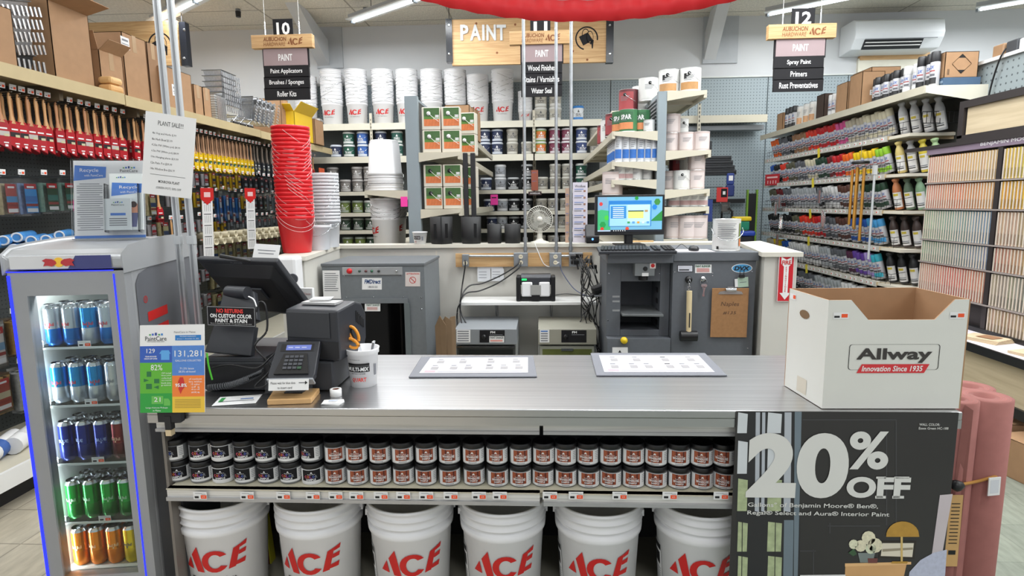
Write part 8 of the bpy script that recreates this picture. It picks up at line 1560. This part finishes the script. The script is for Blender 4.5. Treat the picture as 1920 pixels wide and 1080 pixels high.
for r, L in enumerate(bt_specs):
    for k, (c_, nm_) in enumerate(L):
        if (c_, nm_) not in BC: BC[(c_, nm_)] = bottle(c_, c_)
        Y = 5.30-.085*k; BC[(c_, nm_)].put(M=Matrix.Translation((RX+.10+.045*k, Y, RZ[r]+.01)) @ Matrix.Rotation(R(-13), 4, 'Y'), label='%s waisted spray bottle ending the %s rack, %s from the right' % (nm_, rn3[r], ORD[len(L)-k]))
# top shelf goods
def YR(px, X=3.05): return X*1104/(px-1015)
ZR = 2.4015
def onR(x0, x1, yt, lab, X=2.97, **k):
    Y1, Y0 = YR(x0, X), YR(x1, X); zt = atX((x0+x1)/2, yt, X).z; d = k.pop('d', .34); return carton('carton', lab, X+d/2+.01, (Y0+Y1)/2, ZR+k.pop('dz', 0), d, (Y1-Y0)*.98, max(.05, (zt-ZR)*.82), **k)
t = tag(MB().box((0, 0, .03), (.27, .22, .06), mat((66, 90, 116), .6, n=.08)).box((-.136, 0, .03), (.003, .2, .02), mat((120, 140, 160), .6)).build('folded_cloth', loc=(3.2, 4.93, ZR), bev=.012), 'folded blue drop cloth pack under the diamond-marked carton', 'cloth')
t = carton('carton', 'carton with black diamond hazard mark, near end of the right shelf', 3.195, 4.92, ZR+.061, .245, .17, .19, tape=False)
b = MB(); X = frame((-.1235, 0, .1), (0, -1, 0)); b.rect(.05, .05, PAPER, X, -.03, .05, .001); b.build('sticker', t)
b = MB(); X = frame((0, -.0865, .1)) @ Matrix.Diagonal((.82, .82, 1, 1)); d_2 = .085
for s in (1,): 
    for (p_, q_) in (((0, d_2), (d_2, 0)), ((d_2, 0), (0, -d_2)), ((0, -d_2), (-d_2, 0)), ((-d_2, 0), (0, d_2))):
        nx, ny = (q_[1]-p_[1]), -(q_[0]-p_[0]); l = math.hypot(nx, ny); nx, ny = nx/l*.003, ny/l*.003; b.add([(p_[0], p_[1], .001), (p_[0]-nx, p_[1]-ny, .001), (q_[0]-nx, q_[1]-ny, .001), (q_[0], q_[1], .001)], [(0, 1, 2, 3), (3, 2, 1, 0)], TXT, X)
b.add([(-.03, .055, .001), (.03, .055, .001), (0, .085, .001)], [(0, 1, 2)], TXT, X); b.add([(-.03, -.055, .001), (0, -.085, .001), (.03, -.055, .001)], [(0, 1, 2)], TXT, X); b.rect(.004, .05, TXT, X, -.12, -.07, .001); b.rect(.004, .05, TXT, X, -.11, -.07, .001); b.build('hazard_mark', t)
BK = spray((34, 34, 36)); WHc = spray((214, 214, 214)); 
for k, px in enumerate((1694, 1683, 1672, 1661, 1650, 1641, 1632, 1624, 1616, 1609, 1602, 1595)):
    P_ = WHc if k in (3, 4) else BK; t = P_.put(loc=(3.03+.02*(k % 2), YR(px, 3.0), ZR), rz=R(k*9 % 20), label='%s-capped white spray can standing on the right top shelf, %s from the near carton' % ('white' if k in (3, 4) else 'black', ORD[k+1])); t.scale = (1.1, 1.1, 1.15 if k < 3 else 1)
for k in range(5): t = tag(MB().box((0, 0, .14), (.02, .09, .28), mat((40, 40, 42), .5)).box((-.0115, 0, .17), (.002, .05, .05), TXW).build('display_card', loc=(3.2, YR(1680-14*k, 3.2), ZR)), 'black card with white mark behind the spray cans, %s from near' % ORD[k+1], 'card')
onR(1560, 1592, 134, 'wide brown carton standing behind black-capped cans', X=3.05, d=.26, tape=False); onR(1556, 1577, 141, 'tall brown carton with two white stickers on the right shelf', X=2.95, d=.2, sticker=(.0, .4, 'l', .05)); onR(1534, 1553, 159, 'brown carton left of the taller one on the right shelf', X=2.95, d=.25)
for k, px in enumerate((1530, 1524, 1518)): WHc.put(loc=(3.03, YR(px, 3.0), ZR), rz=0, label='small pale spray can between dark box and cartons, %s' % ORD[k+1])
onR(1501, 1514, 180, 'narrow dark brown box on the right top shelf', X=2.95, d=.2, mt=mat((62, 46, 38), .7), tape=False)
C_tall = can((206, 206, 204), (60, 60, 64), .042, .23, (210, 206, 200), band=(196, 150, 110))
for k, px in enumerate((1493, 1483, 1472)): C_tall.put(loc=(3.03, YR(px, 3.0), ZR), rz=R(-60), label='wide pale aerosol on the right top shelf, %s from the dark box' % ORD[k+1])
for k, px in enumerate((1462, 1456, 1450)): BK.put(loc=(3.03, YR(px, 3.0), ZR), rz=0, label='black-capped can near the shelf\'s far end, %s' % ORD[k+1])
onR(1434, 1444, 214, 'small brown carton at the very far end of the right shelf', X=2.97, d=.2)
# gold tubes, blister packs, tags
GLDM = mat((206, 150, 70), .3, .6, n=.05); c0 = atX(1618, 305, 2.9); t = thing('wind_chime', 'set of long gold tubes hanging from a black ring over the racks', 'wind chime', (2.88, c0.y, c0.z))
MB().lathe([(.07, -.01), (.075, .0), (.07, .012), (.02, .012)], BLACK, 20).build('ring', t); MB().cyl((0, 0, .01), (0, 0, .22), .002, CHROME, n=5).tube([(0, 0, .22), (.03, 0, .24), (.05, 0, .22)], .003, CHROME, 5).build('hanger', t)
for k, (dx, dy, l0, l1) in enumerate(((-.03, .07, -.06, -.56), (.0, .035, -.05, -.60), (-.02, .01, -.04, -.58), (.01, -.05, -.05, -.70))): MB().cyl((dx, dy, l0), (dx, dy, l1), .0125, GLDM, n=12).build('tube', t); MB().cyl((dx, dy, l0), (dx, dy, 0), .001, WIRE, n=4).build('string', t)
tag(MB().cyl((0, 0, 0), (0, 0, -.75), .010, milky('clear_rod', (200, 204, 206), .6), n=10).box((0, 0, .03), (.03, .03, .08), milky('clear_rod2', (206, 208, 210), .7)).build('clear_tube', loc=atX(1640, 325, 2.9)), 'clear plastic tube hanging beside the gold tubes', 'tube')
P_bl2 = pack(.10, .17, (180, 110, 100), (206, 200, 204), (190, 60, 60), None, 'blister_pack', .03)
for k, (px, py) in enumerate(((1537, 352), (1543, 398), (1462, 365), (1464, 405), (1458, 436), (1455, 380))):
    p = atX(px, py, 2.93); t = P_bl2.put(M=Matrix.Translation(p) @ Matrix.Rotation(R(180-20), 4, 'Z') @ Matrix.Rotation(R(15*(k % 2)), 4, 'X'), label='clear and red blister pack clipped to the spray racks, %s' % ORD[k+1])
for k, (px, py) in enumerate(((1535, 287), (1524, 343), (1519, 401), (1516, 452), (1512, 504))): p = atX(px, py, RX-.016); tag(MB().box((0, 0, 0), (.002, .05, .10), mat((226, 206, 60), .5, n=0), Matrix.Rotation(R(-12), 4, 'X')).build('yellow_tag', loc=p), 'yellow tag sticking out of the %s price strip' % rn3[k], 'tag')
X, w, h = quadframe(atX(1440, 329, 2.96), atX(1462, 329, 2.96), atX(1432, 346, 2.96)); b = MB(); p = atX(1448, 337, 2.96); X = frame((0, 0, 0), (.3, -.95, 0)); b.box((0, 0, 0), (.27, .14, .003), mat((180, 40, 48), .5), X); b.rect(.2, .02, mat((230, 190, 190), .5, n=0), X, 0, .03, .0025)
for k in range(4): b.rect(.015, .04, mat((230, 190, 190), .5, n=0), X, -.08+.05*k, -.03, .0025)
tag(b.build('rack_sign', loc=p), 'small red sign card standing on the second spray rack', 'sign')
# items at the bare pegboard
TRB = mat((40, 42, 46), .45, n=.03)
for k in range(4):
    p = atY(1340, 298+9*k, 7.4); tag(MB().box((0, 0, 0), (.44-.0*k, .28, .03), TRB).box((0, -.13, .02), (.44, .02, .04), TRB).build('black_tray', loc=(p.x+.02*k, 7.6, p.z), bev=.004), 'black plastic tray on the pegboard arm, %s from top' % ORD[k+1], 'tray')
p = atY(1325, 285, 7.5); tag(MB().bx(-.12, .12, -.01, .01, -.1, .15, TRB).build('black_sheet', loc=(p.x, 7.72, p.z)), 'black sheet standing behind the black trays', 'panel')
p = atY(1369, 345, 7.4); t = thing('knee_pad_pack', 'blue and white knee pad pack hanging on the bare pegboard', 'pack', (p.x, 7.4, p.z)); MB().box((0, 0, .06), (.09, .04, .14), mat((40, 60, 130), .6, n=.06)).build('upper_pad', t, bev=.015); MB().box((0, 0, -.08), (.10, .05, .14), mat((34, 50, 110), .6, n=.06)).build('lower_pad', t, bev=.015); MB().rect(.05, .06, TXW, frame((0, -.022, .07))).build('label', t); MB().cyl((0, .0, .13), (0, 1.27, .16), .004, CHROME, n=5).build('hook_rod', t)
p = atY(1354, 365, 7.2); t = thing('blister_pack', 'red and black carded tool in clear pack on the pegboard', 'pack', (p.x, 7.2, p.z)); MB().box((0, 0, 0), (.13, .01, .17), mat((200, 50, 46), .5, n=.03)).box((.02, -.006, .02), (.07, .003, .1), BLKP).box((.02, -.008, .02), (.03, .002, .04), PAPER).build('card', t); MB().box((.03, -.02, -.16), (.12, .06, .14), BLISTER).build('blister', t, bev=.01); MB().box((.03, -.015, -.16), (.07, .03, .08), mat((120, 116, 112), .4)).build('tool', t, bev=.01); MB().cyl((0, 0, .09), (0, 1.46, .12), .004, BLACK, n=5).build('hook_rod', t)
p = atY(1363, 400, 7.2); t = tag(MB().tube([(-.06, 0, -.3), (-.06, 0, .02), (-.03, 0, .05), (.03, 0, .05), (.06, 0, .02), (.06, 0, -.3)], .014, BLACK, 8).bx(-.08, .08, -.06, .06, -p.z+.001, -.28, BLACKM).build('hand_truck', loc=(p.x, 7.2, p.z)), 'black tubular handle rising behind the white gallon can', 'handle')
p = atY(1390, 415, 7.0); t = thing('plastic_caddy', 'yellow topped green and blue plastic item behind the right half wall', 'plastic item', (p.x, 7.0, p.z)); MB().box((0, 0, .03), (.2, .12, .05), mat((226, 196, 30), .4)).build('yellow_top', t, bev=.015); MB().box((0, 0, -.05), (.16, .1, .1), mat((30, 130, 100), .4)).build('green_body', t, bev=.01); MB().box((.02, 0, -.14), (.26, .14, .06), mat((40, 70, 170), .4)).build('blue_base', t, bev=.02); MB().box((0, 0, -.17-(p.z-.17)/2), (.2, .14, p.z-.17-.01), BLACKM).build('stand', t)
GF = mat((130, 176, 60), .5); p = atY(1409, 392, 7.9); t = thing('green_rack', 'green framed rack at the far end of the spray paint run', 'rack', (p.x, 7.9, 0)); MB().bx(-.07, -.05, -.02, .02, 0, p.z+.25, GF).build('upright', t); MB().bx(.05, .07, -.02, .02, 0, p.z+.25, GF).build('upright', t); MB().bx(-.05, .05, -.01, .01, .1, p.z+.2, BLACKM).build('panel', t)
p = atY(1330, 418, 7.2); b = tag(MB().box((0, 0, 0), (.1, .04, .26), mat((50, 70, 140), .6, n=.05)).cyl((0, .02, .1), (0, 1.46, .12), .004, CHROME, n=5).build('blue_pack', loc=(atY(1327, 395, 7.2).x, 7.2, atY(1327, 395, 7.2).z)), 'dark blue pack hanging right of the lower gondola shelves', 'pack')
for k in range(4): p = atY(1316-5*(k % 2), 418+9*k, 4.9); P_bl2.put(M=Matrix.Translation((p.x, 4.88, p.z)) @ Matrix.Rotation(R(-90), 4, 'Z') @ Matrix.Diagonal((.6, .6, .6, 1)), label='small clear blister pack at the lower gondola shelf edge, %s down' % ORD[k+1])
# ================= COLOUR CHIP DISPLAY =================
DX = 3.0; zt_ = 2.0; DKF = mat((46, 40, 40), .5, n=.03); t = thing('colour_display', 'tall dark-framed colour chip display with a mauve header', 'display', (DX, 4.1, 0)); I = Matrix.Translation(t.location).inverted()
yl, yd, yr = 4.81, 4.075, 3.30
ztop = lambda: atX(1705, 306, DX).z
zh = atX(1705, 283, DX).z; zc0 = atX(1705, 297, DX).z
zr = [zc0]+[atX(px, py, DX).z for px, py in ((1703, 346), (1702, 391), (1698, 445), (1694, 484), (1690, 536))]; zr.append(atX(1920, 641, DX).z)
MB(I).bx(DX+.03, DX+.10, yr, yl+.02, .60, zh, DKF).build('back_board', t)
LAV = mat((128, 112, 128), .5, n=.03); b = MB(I); b.bx(DX-.01, DX+.03, yr, yl+.015, zc0+.005, zh, LAV); X = frame((DX-.0105, 3.95, (zc0+zh)/2+.002), (0, -1, 0)); b.text('BENJAMIN MOORE CLASSICS', .70, .03, TXW, X, .04, -.0, n=.001); b.build('header', t)
for i in range(1, 7):
    b = MB(I); b.bx(DX-.015, DX+.03, yr if i > 0 else yd, (yl if i < 6 else yd), zr[i]-.006, zr[i]+.004, mat((150, 140, 136), .4)); b.build('ledge', t)
MB(I).bx(DX-.012, DX+.03, yd-.02, yd+.02, .62, zc0, DKF).build('divider', t)
def chipcol(r, bank, u):
    u2 = u
    pal = {('L', 0): [(206, 160, 140), (214, 176, 130), (210, 190, 150)], ('L', 1): [(200, 140, 126), (206, 130, 84), (206, 170, 120)], ('L', 2): [(150, 176, 150), (140, 168, 168), (140, 160, 186)], ('L', 3): [(136, 166, 146), (120, 140, 140), (150, 160, 186)], ('L', 4): [(206, 170, 150), (200, 110, 104), (206, 160, 140)],
           ('R', 0): [(214, 190, 110), (196, 196, 120), (120, 176, 110)], ('R', 1): [(206, 160, 60), (206, 190, 70), (130, 180, 90)], ('R', 2): [(196, 170, 150), (190, 180, 160), (120, 110, 110)], ('R', 3): [(196, 150, 140), (186, 176, 130), (150, 150, 150)], ('R', 4): [(180, 170, 160), (160, 158, 150), (120, 110, 106)], ('R', 5): [(190, 170, 150), (176, 160, 140), (140, 120, 110)]}[(bank, r)]
    a, c = (pal[0], pal[1]) if u2 < .5 else (pal[1], pal[2]); f = (u2*2) % 1; v = random.uniform(-26, 4)
    return tuple(max(20, min(235, int((a[i]*(1-f)+c[i]*f+v)/8)*8)) for i in range(3))
random.seed(3); EDG = mat((208, 196, 182), .6, n=0); chipmesh = {}
for bank, (ya, yb), n, R_ in (('L', (yl-.01, yd+.025), 27, 5), ('R', (yd-.025, yr), 27, 6)):
    for r in range(R_):
        pit = (ya-yb)/n; z0 = zr[r+1]+.005; z1 = zr[r]-.012
        for k in range(n):
            if bank == 'R' and r < 5 and k >= 25: continue
            cc = chipcol(r, bank, k/n); mm = sum(cc)/3; cc = tuple(int(max(20, min(240, mm*.85+(q-mm)*1.25))) for q in cc); key = (cc, r, bank)
            if key not in chipmesh:
                b = MB(); h = z1-z0; b.bx(-.006, .022, -pit*.46, pit*.05, 0, h, mat(cc, .6, n=0)); b.bx(-.012, .022, pit*.05, pit*.36, 0, h*.98, EDG); cd = tuple(int(q*.8) for q in cc); b.bx(-.0065, .0, -pit*.46, pit*.04, h*.05, h*.35, mat(cd, .6, n=0)); o = b.build('colour_chips'); chipmesh[key] = o.data
            else: o = bpy.data.objects.new('colour_chips', chipmesh[key]); COL.objects.link(o)
            o.location = (DX+.004, ya-pit*(k+.5), z0+.001); tag(o, 'colour chip stack in row %s of the %s bank, %s from its left end' % (ORD[r+1], ('left' if bank == 'L' else 'right'), ORD[k+1]), 'colour chips', 'colour chip stacks')
# header boards above
b = thing('display_canopy', 'dark framed pale wood canopy boards above the colour display', 'canopy', (3.1, 4.2, 2.1)); I2 = Matrix.Translation(b.location).inverted(); cb_ = b
za1 = atX(1755, 262, 3.05).z; za2 = atX(1755, 215, 3.05).z
m = MB(I2).bx(3.06, 3.09, 3.2, 4.52, za1, za2, LWOOD); m.build('upper_board', cb_); MB(I2).bx(3.04, 3.1, 3.2, 4.58, za2, za2+.05, DKF).bx(3.04, 3.1, 4.53, 4.58, za1-.02, za2, DKF).bx(3.04, 3.1, 3.2, 4.58, za1-.05, za1, DKF).build('frame', cb_)
MB(I2).bx(2.98, 3.04, 3.2, 5.1, za1-.075, za1-.05, DKF).build('front_rail', cb_); MB(I2).bx(3.07, 3.10, 3.2, 4.56, zh, za1-.05, mat((196, 172, 140), .5)).build('lower_board', cb_)
MB(I2).bx(3.1, 3.38, 3.3, 3.33, zh, za1, DKF).bx(3.1, 3.38, 4.5, 4.53, zh, za1, DKF).build('bracket', cb_)
cord('power_cable', 'black cable hanging over the grey pegboard top at right', [(3.36, 4.63, 2.62), (3.345, 4.66, 2.55), (3.35, 4.72, 2.4), (3.35, 4.75, 2.25)], .006, BLACK, 'power cord')
for k, (y, c_, s) in enumerate(((4.62, (60, 62, 66), .09), (4.5, (206, 206, 206), .08), (4.36, (164, 128, 95), .1), (4.75, (150, 118, 88), .09))): tag(MB().box((0, 0, s/2), (.1, .11, s), mat(c_, .5)).build('small_box', loc=(3.44, y, 2.5855), bev=.01), 'small %s item on top of the grey pegboard at right' % ('dark grey', 'white', 'tan', 'brown')[k], 'box')
# ledge with brochures
zl = .64; t = thing('display_ledge', 'white ledge with black edge and wood front below the colour chips', 'ledge', (2.85, 4.0, 0)); I = Matrix.Translation(t.location).inverted()
MB(I).bx(2.72, 3.05, 2.9, 4.9, zl-.01, zl, mat((226, 218, 226), .4)).build('ledge_top', t); MB(I).bx(2.705, 2.72, 2.9, 4.9, zl-.05, zl+.002, BLACK).build('black_edge', t); MB(I).bx(2.76, 2.80, 2.9, 4.9, zl-.30, zl-.01, LWOOD).build('wood_front', t); MB(I).bx(2.74, 2.80, 2.9, 4.9, zl-.36, zl-.30, BLACK).build('lower_rail', t)
MB(I).bx(2.9, 2.95, 2.95, 3.0, .02, zl-.36, BLACK).bx(2.74, 2.79, 2.95, 3.0, .02, zl-.3, BLACK).build('leg', t); MB(I).cyl((2.765, 2.975, 0), (2.765, 2.975, .03), .03, CHROME).build('foot', t); MB(I).bx(3.1, 3.3, 2.9, 4.9, 0, .6, BLACKM).build('back', t); MB(I).bx(2.98, 3.05, 2.9, 4.9, zl, zl+.03, BLACK).build('rear_stop', t)
BRO = mat((206, 186, 156), .6, n=.06)
for k, (y, n, rz_) in enumerate(((3.85, 5, 20), (3.45, 4, 12), (3.2, 3, -8))):
    b = MB()
    for q in range(n): b.box((.004*q, .003*q, .002+.004*q), (.17, .22, .003), BRO, Matrix.Rotation(R(rz_+2*q), 4, 'Z'))
    b.box((.02, .0, .003+.004*n), (.10, .10, .001), mat((150, 110, 80), .6), Matrix.Rotation(R(rz_), 4, 'Z')); tag(b.build('brochure_stack', loc=(2.86, y, zl+.0005)), 'tan colour brochure stack on the white ledge, %s from the display\'s left end' % ORD[k+1], 'brochures')
for k, (x, y, s, rz_) in enumerate(((2.62, 3.25, .22, 10), (2.70, 3.55, .24, -5), (2.72, 3.85, .2, 8))): t = carton('carton', 'small brown carton on the floor under the ledge, %s from near' % ORD[k+1], x+.1, y, 0, s, s*1.1, s, rz=R(rz_), tape=False)
